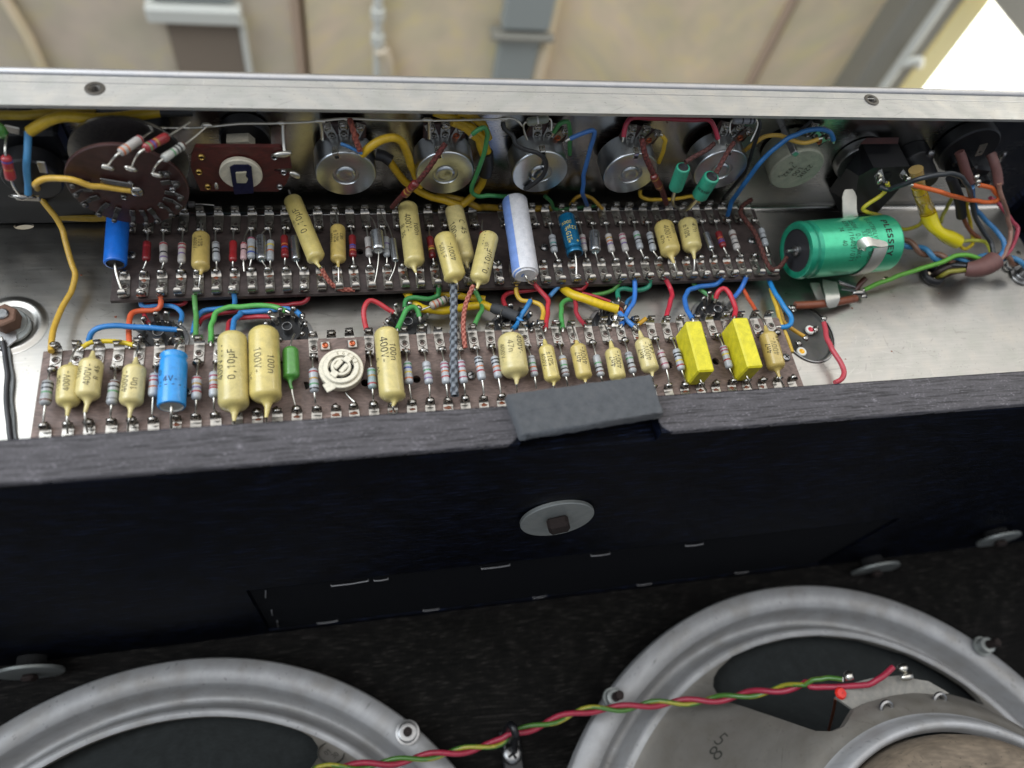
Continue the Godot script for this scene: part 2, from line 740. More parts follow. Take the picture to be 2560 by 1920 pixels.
# a straight can: [radius factors along it], ends given as materials
func can(a: Vector3, b: Vector3, r: float, body: String, la, lb, label: String, o := {}) -> Node3D:
	r *= 0.001
	var t := thing(o.get("called", "electrolytic_capacitor"), label, "capacitor", axis_frame(a, b), o.get("group", ""))
	var len := a.distance_to(b)
	var bev: float = r * o.get("bevel", 0.14)
	var prof := [[0.0, r - bev * 1.4], [bev * 0.3, r - bev * 0.4], [bev, r]]
	if o.has("groove"):
		var g: float = o.groove * len
		prof.append_array([[g - 0.0012, r], [g - 0.0005, r * 0.93], [g + 0.0005, r * 0.93], [g + 0.0012, r]])
	prof.append_array([[len * 0.9 - bev, r], [len - bev, r], [len - bev * 0.3, r - bev * 0.4], [len, r - bev * 1.4]])
	var m := Mb.new()
	m.lathe(prof, 24)
	part(t, "body", m.done(), mats[body])
	var inner: float = r - bev * 1.4
	var dip: float = o.get("dip", 0.0003)
	for s in [0, 1]:
		var ends := Mb.new()
		var y: float = dip if s == 0 else len - dip
		ends.lathe([[0.0 if s == 0 else len, inner], [y, inner - absf(dip) * 0.6]], 20)
		ends.cap_disc(y, inner - absf(dip) * 0.6, -1 if s == 0 else 1, 20)
		part(t, "end_cap", ends.done(), mats[o.get("end", "bung")])
	var y := (b - a).normalized()
	if la != null:
		lead(t, a + y * dip, -y, la, o.get("lead_r", 0.00042))
	if lb != null:
		lead(t, b - y * dip, y, lb, o.get("lead_r", 0.00042))
	for p in o.get("print", []):
		print_round(t, p[0], p[1] * 0.001, r, len * p[2], p[3], p[4], mats[p[5]], p.size() < 7)
	return t


func kinked(pts: Array) -> Array:   # no hand-laid wire runs perfectly smooth
	var out := [pts[0]]
	for i in range(1, pts.size()):
		var d: float = pts[i].distance_to(pts[i - 1])
		if d > 0.006:
			out.append(pts[i].lerp(pts[i - 1], rng.randf_range(0.4, 0.6)) + Vector3(rng.randf_range(-1, 1), rng.randf_range(-1, 1), rng.randf_range(-1, 1)) * 0.00022)
		out.append(pts[i])
	return out


func wire(pts: Array, r: float, hex: String, label: String, o := {}) -> MeshInstance3D:
	pts = kinked(pts)
	var m := Mb.new()
	var line := curve(pts, 0.0014)
	m.tube(line, r * 0.001, 10)
	return single(o.get("called", "wire"), label, o.get("cat", "wire"), m.done(), plastic(hex), o.get("group", ""))


# bare ends: short tinned tails so that a wire ends in metal
func tailed(pts: Array, r: float, hex: String, label: String, first := true, last := true) -> Node3D:
	pts = kinked(pts)
	var t := thing("wire", label, "wire", Transform3D(Basis(), pts[0]))
	var line := curve(pts, 0.0014)
	var m := Mb.new()
	m.tube(local(t, line), r * 0.001, 10)
	part(t, "insulation", m.done(), plastic(hex))
	for e in [0, 1]:
		if (e == 0 and not first) or (e == 1 and not last):
			continue
		var p: Vector3 = line[0] if e == 0 else line[-1]
		var q: Vector3 = line[1] if e == 0 else line[-2]
		var b := Mb.new()
		var d := (p - q).normalized()
		b.tube(local(t, [p - d * 0.0005, p + d * 0.0009, p + d * 0.0016 + Vector3(0, -0.0004, 0)]), [r * 0.0007, r * 0.00062, r * 0.0005], 6)
		part(t, "stripped_end", b.done(), mats.tinned)
	return t


# woven sleeve: strands cross over each other
func braid(pts: Array, r: float, light: String, dark: String, label: String, rise := 0.13) -> MeshInstance3D:
	r *= 0.001
	var line := curve(pts, r * 0.62)
	var even := []   # equal steps, so that the weave does not stretch
	var step := r * 0.62
	var left := 0.0
	even.append(line[0])
	for i in range(1, line.size()):
		var a: Vector3 = line[i - 1]
		var b: Vector3 = line[i]
		var d := a.distance_to(b)
		var at := step - left
		while at < d:
			even.append(a.lerp(b, at / d))
			at += step
		left = d - (at - step)
	var m := Mb.new()
	var rows := []
	var nn := []
	var cols := []
	var up := Vector3.ZERO
	var sides := 12
	var lc := lin(light)
	var dc := lin(dark)
	for i in even.size():
		var d: Vector3 = (even[mini(i + 1, even.size() - 1)] - even[maxi(i - 1, 0)]).normalized()
		if up == Vector3.ZERO:
			up = Vector3(0, 1, 0.1) if absf(d.y) < 0.9 else Vector3(1, 0, 0)
		up = (up - d * up.dot(d)).normalized()
		var side := d.cross(up)
		var ring := PackedVector3Array()
		var nr := PackedVector3Array()
		var cr := []
		for k in sides:
			var t := TAU * k / sides
			var o := up * cos(t) + side * sin(t)
			var over := (k / 2 + i / 2) % 2 == 0
			ring.push_back(even[i] + o * r * (1.0 + (rise if over else -rise * 0.4)))
			nr.push_back((o + d * (0.4 if i % 2 == 0 else -0.4) + o.cross(d) * (0.3 if k % 2 == 0 else -0.3)).normalized())
			cr.append(lc.lerp(dc, rng.randf() * 0.3) if over else dc.lerp(lc, rng.randf() * 0.15))
		rows.append(ring)
		nn.append(nr)
		cols.append(cr)
	m.grid(rows, nn, cols, true)
	return single("braided_sleeve", label, "sleeve", m.done(), mats.cloth)


func pan_screw(parent: Node3D, at: Vector3, r: float, up := Vector3.UP, slotted := false) -> void:
	r *= 0.001
	var xf := Transform3D(Basis(), at)
	if up != Vector3.UP:
		xf = Transform3D(Basis(Quaternion(Vector3.UP, up.normalized())), at)
	var m := Mb.new()
	m.lathe([[0, r], [r * 0.18, r], [r * 0.42, r * 0.86], [r * 0.56, r * 0.5], [r * 0.6, 0.00001]], 16, xf)
	var head := part(parent, "screw", m.done(), mats.zinc)
	var s := Mb.new()
	var lift := Transform3D(xf.basis * Basis(Vector3.UP, 0.5), xf * Vector3(0, r * 0.5, 0))
	s.box(lift, Vector3(r * 1.1, r * 0.26, r * 0.24))
	if not slotted:
		s.box(lift * Transform3D(Basis(), Vector3(0, 0.00003, 0)), Vector3(r * 0.24, r * 0.26, r * 1.1))
	part(head, "screw_slot", s.done(), mats.shadow_black)


func ring_profile(r_in: float, r_out: float, y0: float, y1: float, b := 0.0002) -> Array:
	return [[y0, r_in], [y1 - b, r_in], [y1, r_in + b], [y1, r_out - b], [y1 - b, r_out], [y0, r_out], [y0, r_in]]


func make_materials() -> void:
	mat("aluminium", "#bdbab4", 0.43, 1.0, {"tex": "sheet", "rt": "sheet_rough", "scale": 7.0})
	mat("aluminium_panel", "#c4c2bf", 0.33, 1.0, {"tex": "sheet", "rt": "sheet_rough", "scale": 7.0})
	mat("aluminium_lip", "#bab9b6", 0.8, 1.0, {"tex": "sheet", "rt": "sheet_rough", "scale": 9.0})
	mat("aluminium_bead", "#b4b4b6", 0.42, 1.0, {"tex": "sheet", "scale": 11.0})
	mat("zinc", "#a9aaab", 0.34, 1.0, {"tex": "mottle", "scale": 60.0})
	mat("pot_steel", "#c3c8cc", 0.28, 1.0, {"tex": "sheet", "scale": 14.0})
	mat("tinned", "#c9c6bd", 0.3, 1.0)
	mat("solder", "#aaa8a4", 0.22, 1.0, {"tex": "mottle", "scale": 120.0})
	mat("tag_metal", "#bdbab4", 0.3, 1.0, {"tex": "mottle", "scale": 90.0})
	mat("flux", "#7a3d1c", 0.3, 0.0, {"tex": "mottle", "scale": 150.0})
	mat("dull_metal", "#5c5a58", 0.45, 1.0)
	mat("clip_metal", "#cfcdc4", 0.42, 0.8, {"tex": "sheet", "scale": 30.0})
	mat("thread", "#55524e", 0.5, 1.0)
	mat("reveal", "#fff3b8", 0.6)  # pale yellow of sunlight on the window reveal, put into the colour
	mat("can_base", "#5d6062", 0.5, 0.5, {"tex": "slab", "scale": 30.0})
	mat("copper", "#b5694a", 0.4, 1.0)
	mat("brass", "#a58a4e", 0.4, 1.0)
	mat("bright_metal", "#d4d2ca", 0.18, 1.0)
	mat("rusty", "#86695a", 0.7, 0.6, {"tex": "mottle", "scale": 90.0, "bump": "mottle", "bump_cm": 0.02})
	mat("dark_rust", "#2b211e", 0.75, 0.4, {"tex": "mottle", "scale": 60.0})
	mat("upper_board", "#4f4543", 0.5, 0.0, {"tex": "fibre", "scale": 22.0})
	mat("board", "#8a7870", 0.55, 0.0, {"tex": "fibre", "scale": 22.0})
	mat("red_paxolin", "#5d2420", 0.45, 0.0, {"tex": "fibre", "scale": 22.0})
	mat("brown_paxolin", "#492d2a", 0.4, 0.0, {"tex": "fibre", "scale": 22.0})
	mat("grey_paxolin", "#8b8983", 0.7, 0.0, {"tex": "mottle", "scale": 30.0})
	mat("mustard", "#cfc07c", 0.33, 0.0, {"tex": "mottle", "scale": 26.0, "coat": 0.35, "coat_rough": 0.2})
	mat("mustard_dark", "#c2ab62", 0.33, 0.0, {"tex": "mottle", "scale": 26.0, "coat": 0.35, "coat_rough": 0.2})
	mat("green_dip", "#4f9440", 0.3, 0.0, {"tex": "mottle", "scale": 40.0, "coat": 0.5})
	mat("lacquer", "#ffffff", 0.36, 0.0, {"vc": true, "tex": "mottle", "scale": 70.0, "coat": 0.3, "coat_rough": 0.25})
	mat("cloth", "#ffffff", 0.85, 0.0, {"vc": true})
	mat("ink", "#2b291f", 0.6)
	mat("ink_faint", "#6a6242", 0.6)
	mat("ink_black", "#161614", 0.6)
	mat("gold_print", "#c9b24a", 0.4)
	mat("blue_plastic", "#1672dd", 0.36, 0.0, {"tex": "mottle", "scale": 30.0})
	mat("sky_blue_plastic", "#2496e4", 0.33, 0.0, {"tex": "mottle", "scale": 30.0, "coat": 0.3})
	mat("teal_film", "#1678a8", 0.26, 0.55, {"tex": "mottle", "scale": 50.0, "coat": 0.6})
	mat("white_film", "#dcdde2", 0.4, 0.0, {"tex": "mottle", "scale": 26.0})
	mat("pale_blue", "#7f9fe0", 0.4, 0.0, {"tex": "mottle", "scale": 26.0})
	mat("green_can", "#45c495", 0.3, 0.6, {"tex": "sheet", "scale": 26.0, "coat": 0.4, "coat_rough": 0.2})
	mat("green_can_rim", "#2aa582", 0.32, 0.5, {"tex": "mottle", "scale": 50.0, "coat": 0.4})
	mat("sea_green", "#2f9377", 0.42, 0.0, {"tex": "mottle", "scale": 40.0})
	mat("silver_foil", "#b9bcbf", 0.26, 0.9, {"tex": "mottle", "scale": 60.0, "coat": 0.6})
	mat("pink_foil", "#c7a5a8", 0.3, 0.2, {"coat": 0.6})
	mat("box_yellow", "#dcd228", 0.5, 0.0, {"tex": "mottle", "scale": 30.0})
	mat("bung", "#26262a", 0.6, 0.0, {"tex": "mottle", "scale": 50.0})
	mat("white_bung", "#b9bcb8", 0.5)
	mat("green_bung", "#8f9fa0", 0.4, 0.0, {"coat": 0.4})
	mat("black_plastic", "#15161a", 0.42, 0.0, {"tex": "mottle", "scale": 40.0})
	mat("black_rubber", "#1b1c20", 0.5, 0.0, {"tex": "mottle", "scale": 40.0})
	mat("shrink_grey", "#35373a", 0.7, 0.0, {"tex": "mottle", "scale": 60.0})
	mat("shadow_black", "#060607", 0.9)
	mat("pot_plastic", "#8f9282", 0.6, 0.0, {"tex": "mottle", "scale": 24.0})
	mat("cream_plastic", "#cfc9b6", 0.5, 0.0, {"tex": "mottle", "scale": 30.0})
	mat("trim_white", "#e2ddcb", 0.42, 0.25, {"tex": "mottle", "scale": 70.0})
	mat("blue_steel", "#3a3b62", 0.28, 0.9, {"tex": "mottle", "scale": 40.0})
	mat("ceramic", "#a9a48f", 0.75, 0.0, {"tex": "mottle", "scale": 60.0})
	mat("ply_edge", "#7d7b7f", 0.78, 0.0, {"tex": "ply", "scale": 10.0, "bump": "ply", "bump_cm": 0.02})
	mat("ply_face", "#1d263e", 0.55, 0.0, {"tex": "black", "scale": 7.0, "spec": 0.2})
	mat("baffle_face", "#35322f", 0.65, 0.0, {"tex": "black", "scale": 8.0, "spec": 0.22})
	mat("foam", "#505357", 0.95, 0.0, {"tex": "mottle", "scale": 26.0, "bump": "mottle", "bump_cm": 0.03})
	mat("grille", "#121316", 0.8, 0.0, {"spec": 0.2})
	mat("staple", "#a0a0a2", 0.5, 1.0)
	mat("mustard 1", "#d4c689", 0.33, 0.0, {"tex": "mottle", "scale": 31.0, "coat": 0.35, "coat_rough": 0.2})
	mat("mustard 2", "#cab66c", 0.36, 0.0, {"tex": "mottle", "scale": 22.0, "coat": 0.3, "coat_rough": 0.25})
	mat("mustard 3", "#d0bf74", 0.3, 0.0, {"tex": "mottle", "scale": 28.0, "coat": 0.4, "coat_rough": 0.18})
	mat("washer", "#9b9f9d", 0.5, 0.7, {"tex": "sheet", "scale": 24.0})
	mat("basket", "#b3b5b8", 0.5, 0.25, {"tex": "dirt", "scale": 7.0})
	mat("basket_dull", "#85827c", 0.55, 0.25, {"tex": "dirt", "scale": 9.0})
	mat("magnet", "#857a69", 0.8, 0.0, {"tex": "fibre", "scale": 9.0})
	mat("cone", "#2a3132", 0.9, 0.0, {"tex": "fibre", "scale": 16.0})
	mat("stamp", "#35342f", 0.7)
	mat("slab", "#e4dccd", 0.85, 0.0, {"tex": "slab", "scale": 0.9})
	mat("slab_pale", "#f6ebd2", 0.85, 0.0, {"tex": "slab", "scale": 1.1})  # brighter, warmer copy of slab with the window light put into the colour
	mat("joint", "#b09a86", 0.85)
	mat("hatch_grey", "#86796b", 0.7)
	mat("frame_white", "#cfd0c8", 0.5)
	mat("post_grey", "#a3aaa9", 0.5, 0.3)
	mat("frame_grey", "#8f8d84", 0.5, 0.2)
	mat("concrete", "#8a857c", 0.9, 0.0, {"tex": "slab", "scale": 1.5})
	mat("yellow_boot", "#e0cf22", 0.25, 0.0, {"coat": 0.5, "coat_rough": 0.1})
	mat("yellow_clear", "#c9a826", 0.18, 0.0, {"coat": 0.8, "coat_rough": 0.08})
	mat("amber_clear", "#8c7440", 0.25, 0.0, {"coat": 0.6})
	mat("brown_sleeve", "#6d4a46", 0.6, 0.0, {"tex": "mottle", "scale": 40.0})
	mat("maroon_sleeve", "#54302d", 0.6, 0.0, {"tex": "mottle", "scale": 40.0})
	mat("black_tag", "#0f1013", 0.35)
	mat("red_dot", "#c22a3c", 0.4)
	mat("yellow_dot", "#e0a81c", 0.35)
	mat("red_seal", "#c8281e", 0.3)
	var w := mat("window_glow", "#ffffff", 0.4)
	w.emission_enabled = true
	w.emission = Color(1.0, 0.99, 0.94)
	w.emission_energy_multiplier = 1.7


func _ready() -> void:
	rng.seed = 4711
	font_mono.font_names = PackedStringArray(["Droid Sans Mono"])
	font_sans.font_names = PackedStringArray(["Droid Sans"])
	font_sans.font_weight = 700
	# camera
	var cam := Camera3D.new()
	cam.name = "camera"
	cam.transform = Transform3D(Basis(Vector3(0.97599302, 0.15560565, 0.15239591), Vector3(0.05967165, 0.48189088, -0.87419704), Vector3(-0.2094682, 0.86230392, 0.46103689)), Vector3(0, 0.245, 0))
	cam.near = 0.02
	cam.far = 30.0
	var lens := CameraAttributesPhysical.new()
	lens.frustum_focal_length = 24.0374
	lens.frustum_focus_distance = 0.285
	lens.frustum_near = 0.02
	lens.frustum_far = 30.0
	lens.exposure_aperture = 6.8
	cam.attributes = lens
	cam.fov = 53.06
	add_child(cam)
	cam.make_current()
	# soft light all round, added fill lamps overhead and left, the window beyond
	var env := Environment.new()
	env.background_mode = Environment.BG_COLOR
	env.background_color = Color(0.46, 0.48, 0.51)
	env.background_energy_multiplier = 1.0
	env.tonemap_mode = Environment.TONE_MAPPER_LINEAR
	env.tonemap_exposure = 2.15
	env.sdfgi_enabled = true
	env.ssao_enabled = true
	env.ssil_enabled = true
	var we := WorldEnvironment.new()
	we.environment = env
	add_child(we)
	var over := AreaLight3D.new()
	over.name = "overhead_fill"  # unseen area lamp added overhead for fill and for the metal to reflect
	over.area_size = Vector2(4.2, 2.6)
	over.light_energy = 2.2
	over.light_color = Color(1.0, 0.985, 0.96)
	over.shadow_enabled = true
	add_child(over)
	over.look_at_from_position(Vector3(0.25, 1.7, -0.45), Vector3(0.25, 0, -0.45), Vector3(0, 0, -1))
	var side := AreaLight3D.new()
	side.name = "added_side_light"  # unseen area lamp added at the left, no window stands there
	side.area_size = Vector2(1.3, 1.2)
	side.light_energy = 1.35
	side.light_color = Color(0.92, 0.96, 1.0)
	side.shadow_enabled = true
	add_child(side)
	side.look_at_from_position(Vector3(-1.15, 1.15, -0.35), Vector3(0.05, 0, -0.15), Vector3.UP)
	make_textures()
	make_materials()
	build_room()
	build_cabinet()
	build_speakers()
	build_chassis()
	build_controls()
	build_boards()
	build_upper_parts()
	build_lower_parts()
	build_sockets()
	build_floor_wires()
	build_panel_wires()
	build_mains_end()


func build_room() -> void:
	var z := -1.1
	var t := thing("workshop_wall", "pale beige concrete slab wall with upright joints, out of focus behind the amplifier", "wall", Transform3D(Basis(), Vector3(0, -1.2, z)))
	var edges := [-1.6, -0.439, -0.034, 0.784, 1.02]
	for i in 4:
		var m := Mb.new()
		m.box(Transform3D(Basis(), Vector3((edges[i] + edges[i + 1]) * 0.5, 1.1, -0.03)), Vector3(edges[i + 1] - edges[i] - 0.007, 2.2, 0.06), 0.004)
		part(t, "slab", m.done(), mats.slab if i < 2 else mats.slab_pale)  # the right slabs have the over-lit look of the wall in their colour
	var j := Mb.new()
	j.box(Transform3D(Basis(), Vector3(-0.05, 1.1, -0.05)), Vector3(3.1, 2.2, 0.06))
	part(t, "joint_filler", j.done(), mats.joint)
	for x in [-0.034, 0.784]:
		var b := Mb.new()
		b.box(Transform3D(Basis(), Vector3(x - 0.009, 1.1, 0.003)), Vector3(0.014, 2.2, 0.012), 0.003)
		part(t, "joint_strip", b.done(), mats.joint)
	# a shallow hatch with a pale frame
	t = thing("wall_hatch", "dull brown wall hatch with white frame, upper left behind the chassis lip", "hatch", Transform3D(Basis(), Vector3(-0.18, -0.9, z)))
	var m := Mb.new()
	m.box(Transform3D(Basis(), Vector3(-0.002, 0.12, 0.006)), Vector3(0.104, 0.43, 0.012))
	part(t, "panel", m.done(), mats.hatch_grey)
	m = Mb.new()
	m.box(Transform3D(Basis(), Vector3(-0.008, 0.352, 0.016)), Vector3(0.134, 0.026, 0.03), 0.003)
	part(t, "top_rail", m.done(), mats.frame_white)
	m = Mb.new()
	m.box(Transform3D(Basis(), Vector3(0.056, 0.12, 0.01)), Vector3(0.01, 0.43, 0.02), 0.002)
	part(t, "side_rail", m.done(), mats.frame_white)
	m = Mb.new()
	m.box(Transform3D(Basis(), Vector3(-0.008, 0.46, 0.01)), Vector3(0.118, 0.18, 0.02), 0.003)
	part(t, "upper_pane", m.done(), mats.post_grey)
	# a surface conduit with its fittings
	t = thing("conduit", "pale upright electrical conduit with a coupling, fixed to the wall", "conduit", Transform3D(Basis(), Vector3(0.0816, -1.2, z + 0.014)))
	m = Mb.new()
	m.tube([Vector3(0, 0, 0), Vector3(0, 2.2, 0)], 0.0075, 12)
	part(t, "pipe", m.done(), mats.frame_white)
	for y in [0.615, 0.66]:
		m = Mb.new()
		m.tube([Vector3(0, y - 0.008, 0), Vector3(0, y + 0.008, 0)], 0.0115, 12)
		part(t, "coupling", m.done(), mats.frame_white)
	m = Mb.new()
	m.tube(curve([Vector3(0.017, 0.5, 0.002), Vector3(0.014, 0.57, 0.004), Vector3(0.005, 0.6, 0.006)], 0.01), 0.012, 10)
	part(t, "cable_boot", m.done(), mats.slab)
	# thin cable at the far left
	m = Mb.new()
	m.tube([Vector3(-0.46, 0.9, z + 0.01), Vector3(-0.446, -0.5, z + 0.01), Vector3(-0.432, -0.6, z + 0.012), Vector3(-0.431, -1.2, z + 0.01)], 0.008, 8)
	single("wall_cable", "thin beige cable running down the wall at the far left", "cable", m.done(), mats.slab_pale)
	# grey post with a beige pipe
	t = thing("steel_post", "wide blue grey steel post with a bolted joint, between wall slabs", "post", Transform3D(Basis(), Vector3(0.313, -1.2, z)))
	m = Mb.new()
	m.box(Transform3D(Basis(), Vector3(0, 0.32, 0.012)), Vector3(0.068, 0.64, 0.024), 0.003)
	part(t, "lower_length", m.done(), mats.post_grey)
	m = Mb.new()
	m.box(Transform3D(Basis(), Vector3(0.004, 1.43, 0.015)), Vector3(0.078, 1.56, 0.03), 0.003)
	part(t, "upper_length", m.done(), mats.post_grey)
	m = Mb.new()
	m.box(Transform3D(Basis(), Vector3(0.0, 0.64, 0.024)), Vector3(0.104, 0.01, 0.03), 0.002)
	part(t, "joint_plate", m.done(), mats.frame_grey)
	m = Mb.new()
	m.tube([Vector3(0.358, -1.2, z + 0.013), Vector3(0.358, 1.0, z + 0.013)], 0.0115, 12)
	single("wall_pipe", "beige upright pipe beside the grey steel post", "pipe", m.done(), mats.slab_pale)
	# window on the right
	t = thing("window", "bright daylit window in a grey frame, top right corner", "window", Transform3D(Basis(), Vector3(1.5, -1.2, z)))
	m = Mb.new()
	m.box(Transform3D(Basis(), Vector3(0.22, 1.1, 0.0)), Vector3(1.14, 2.2, 0.02))
	part(t, "pane", m.done(), mats.window_glow)
	m = Mb.new()
	m.box(Transform3D(Basis(), Vector3(-0.495, 1.1, 0.02)), Vector3(0.1, 2.2, 0.07), 0.006)
	part(t, "frame", m.done(), mats.frame_grey)
	m = Mb.new()
	m.box(Transform3D(Basis(), Vector3(-0.43, 1.1, 0.012)), Vector3(0.022, 2.2, 0.03), 0.004)
	part(t, "frame_bead", m.done(), mats.frame_white)
	m = Mb.new()
	m.tube([Vector3(-0.5, 0, 0.07), Vector3(-0.5, 2.2, 0.07)], 0.008, 10)
	m.tube(curve([Vector3(-0.5, 0.64, 0.07), Vector3(-0.48, 0.66, 0.082), Vector3(-0.46, 0.64, 0.07)], 0.01), 0.008, 8)
	part(t, "frame_rod", m.done(), mats.frame_white)
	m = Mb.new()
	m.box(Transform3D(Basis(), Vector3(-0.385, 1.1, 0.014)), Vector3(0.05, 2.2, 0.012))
	part(t, "sunlit_reveal", m.done(), mats.reveal)  # window reveal; its sunlight is painted as pale yellow, there is no blind
	var a := Vector3(1.083, -0.429, z + 0.07)
	var b := Vector3(1.2225, -0.5085, z + 0.07)
	m = Mb.new()
	m.box(Transform3D(Basis(Vector3(0, 0, 1), atan2(b.y - a.y, b.x - a.x)), (a + b) * 0.5 + Vector3(0.022, 0.038, 0)), Vector3(0.9, 0.08, 0.03), 0.004)
	single("window_brace", "grey slanting brace crossing the bright window", "brace", m.done(), mats.frame_grey)
	m = Mb.new()
	m.box(Transform3D(Basis(), Vector3(0, -1.23, 0)), Vector3(4, 0.06, 2.6))
	structure("ground", m.done(), mats.concrete)
	var day := AreaLight3D.new()
	day.name = "window_light"
	day.area_size = Vector2(1.0, 1.8)
	day.light_energy = 1.3
	day.light_color = Color(1.0, 0.97, 0.9)
	day.shadow_enabled = true
	add_child(day)
	day.look_at_from_position(Vector3(1.72, -0.1, z + 0.13), Vector3(0.6, 0.0, 0.2), Vector3.UP)


func build_cabinet() -> void:
	# the divider between chassis and loudspeakers
	var zf := -0.0888
	var zb := -0.1016
	var t := thing("divider_board", "black painted plywood divider with worn grey top edge and a notch under foam", "board", Transform3D(Basis(), Vector3(0, -0.175, zf)))
	var up := Transform3D(Basis(Vector3(1, 0, 0), Vector3(0, 0, 1), Vector3(0, 1, 0)), Vector3(0, 0.175, 0))
	var m := Mb.new()
	var top := 0.0412
	var poly := PackedVector2Array([Vector2(-0.4, -0.088), Vector2(0.6, -0.088), Vector2(0.6, top - 0.0008)])
	poly.push_back(Vector2(0.6, top))
	poly.push_back(Vector2(0.0935, top))
	poly.push_back(Vector2(0.0935, top - 0.006))
	poly.push_back(Vector2(0.0488, top - 0.006))
	poly.push_back(Vector2(0.0488, top))
	poly.push_back(Vector2(-0.4, top))
	m.prism(poly, zb - zf, 0.0, up)
	m.box(Transform3D(Basis(), Vector3(-0.223, 0.0405, (zb - zf) * 0.5)), Vector3(0.354, 0.093, zf - zb))
	m.box(Transform3D(Basis(), Vector3(0.433, 0.0405, (zb - zf) * 0.5)), Vector3(0.334, 0.093, zf - zb))
	m.box(Transform3D(Basis(), Vector3(0.11, -0.0005, (zb - zf) * 0.5)), Vector3(0.312, 0.011, zf - zb))
	part(t, "panel", m.done(), mats.ply_face)
	# the sawn edge, a sheet proud of the core; slightly uneven
	m = Mb.new()
	for span in [[-0.4, 0.0488], [0.0935, 0.6]]:
		var rows := []
		var cnt := 120
		for k in cnt + 1:
			var u: float = k / float(cnt)
			u = 1.0 - pow(1.0 - u, 2.4) if span[0] < 0.0 else pow(u, 2.4)   # closer steps near the notch
			var x: float = lerpf(span[0], span[1], u)
			var w := rng.randf_range(-0.00022, 0.00022)
			var e := minf(1.0, minf(absf(x - 0.0488), absf(x - 0.0935)) / 0.0045)
			var back := -0.0045 * (1.0 - sqrt(1.0 - (1.0 - e) * (1.0 - e)))   # corner rounded off by the router
			var line := PackedVector3Array()
			for q in [[0.0002, -0.0012], [0.0001 + w, 0.0001], [-0.0005, 0.0004], [-0.006 + w * 2.0, 0.0005], [zb - zf + 0.0006 + w, 0.0004], [zb - zf - 0.0001, -0.0004]]:
				line.push_back(Vector3(x, top + 0.175 + q[1], q[0] + (back if q[0] > -0.002 else 0.0)))
			rows.append(line)
		m.sheet(rows, Vector3.UP)
	part(t, "worn_edge", m.done(), mats.ply_edge)
	# grille behind the slot with its staples
	var g := thing("vent_grille", "black woven vent grille stapled into the slot of the divider", "grille", Transform3D(Basis(), Vector3(0.11, -0.13, -0.0904)))
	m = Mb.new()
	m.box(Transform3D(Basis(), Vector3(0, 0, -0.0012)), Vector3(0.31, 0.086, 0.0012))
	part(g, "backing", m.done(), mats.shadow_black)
	m = Mb.new()
	for k in 124:
		m.box(Transform3D(Basis(), Vector3(-0.154 + k * 0.0025, 0, 0)), Vector3(0.0012, 0.084, 0.0007))
	for k in 34:
		m.box(Transform3D(Basis(), Vector3(0, -0.0415 + k * 0.0025, 0.0003)), Vector3(0.31, 0.0012, 0.0007))
	var mesh_part := part(g, "mesh", m.done(), mats.grille)
	mesh_part.set_meta("kind", "stuff")
	for s in [[-4, -96.5, 16, 0.12], [9.5, -96.5, 6, 0.05], [60.8, -96.4, 13, 0.06], [110.5, -95.7, 9, 0.02], [157.9, -96.5, 9, 0.02], [-17, -167.4, 10, 0.06], [36.2, -168.1, 8, 0.04], [95.3, -168.9, 7, 0.02], [155.9, -169.2, 8, 0.02], [215.5, -168.9, 8, 0.0], [-39.5, -100.1, 9, 1.45], [-40.6, -134.5, 8, 1.5], [-40.6, -158.8, 11, 1.5]]:
		m = Mb.new()
		var ax := Vector3(cos(s[3]), sin(s[3]), 0)
		var c := V(s[0] - 110.0, s[1] + 130.0, 1.2)
		var h: Vector3 = ax * s[2] * 0.0005
		m.tube([c - h + Vector3(0, 0, -0.002), c - h, c + h * rng.randf_range(-0.2, 0.2) + Vector3(0, rng.randf_range(-0.0003, 0.0003), 0.0002), c + h, c + h + Vector3(0, 0, -0.002)], 0.0003, 6)
		part(g, "staple", m.done(), mats.staple)
	# foam strip over the notch
	t = thing("foam_pad", "grey foam rubber pad bridging the notch in the divider edge", "pad", Transform3D(Basis(), V(72, 41.8, -99)))
	m = Mb.new()
	var q := [V(46.5, 41.8, -102.9), V(92.8, 41.8, -106.6), V(93.4, 41.8, -93.5), V(48.8, 41.8, -89.7)]
	var rows := []
	var lq := local(t, q)
	for layer in [[-0.0003, 0.0], [0.0003, -0.0004], [0.0016, -0.0004], [0.003, -0.0004], [0.004, -0.0002], [0.0045, 0.0005], [0.0045, 0.003], [0.0045, 0.006]]:
		var line := PackedVector3Array()
		for i in 4:
			for k in 24:
				var p: Vector3 = lq[i].lerp(lq[(i + 1) % 4], k / 24.0)
				line.push_back(p * (1.0 - maxf(layer[1], -0.0003) / 0.012 * 0.5) * Vector3(1, 0, 1) + Vector3(0, layer[0] + rng.randf_range(-0.00016, 0.00016), 0) + Vector3(rng.randf_range(-0.00018, 0.00018), 0, rng.randf_range(-0.00018, 0.00018)))
		rows.append(line)
	var last := PackedVector3Array()
	for k in 96:
		last.push_back(Vector3(0, 0.0045, 0))
	rows.append(last)
	var normals := []
	for r in rows.size():
		var line := PackedVector3Array()
		for k in 96:
			var flat: Vector3 = (rows[r][k] * Vector3(1, 0, 1)).normalized()
			line.push_back(Vector3.UP if r >= 5 else (flat + Vector3(0, 0.2 * r, 0)).normalized())
		normals.append(line)
	m.grid(rows, normals, null, true)
	part(t, "pad", m.done(), mats.foam)
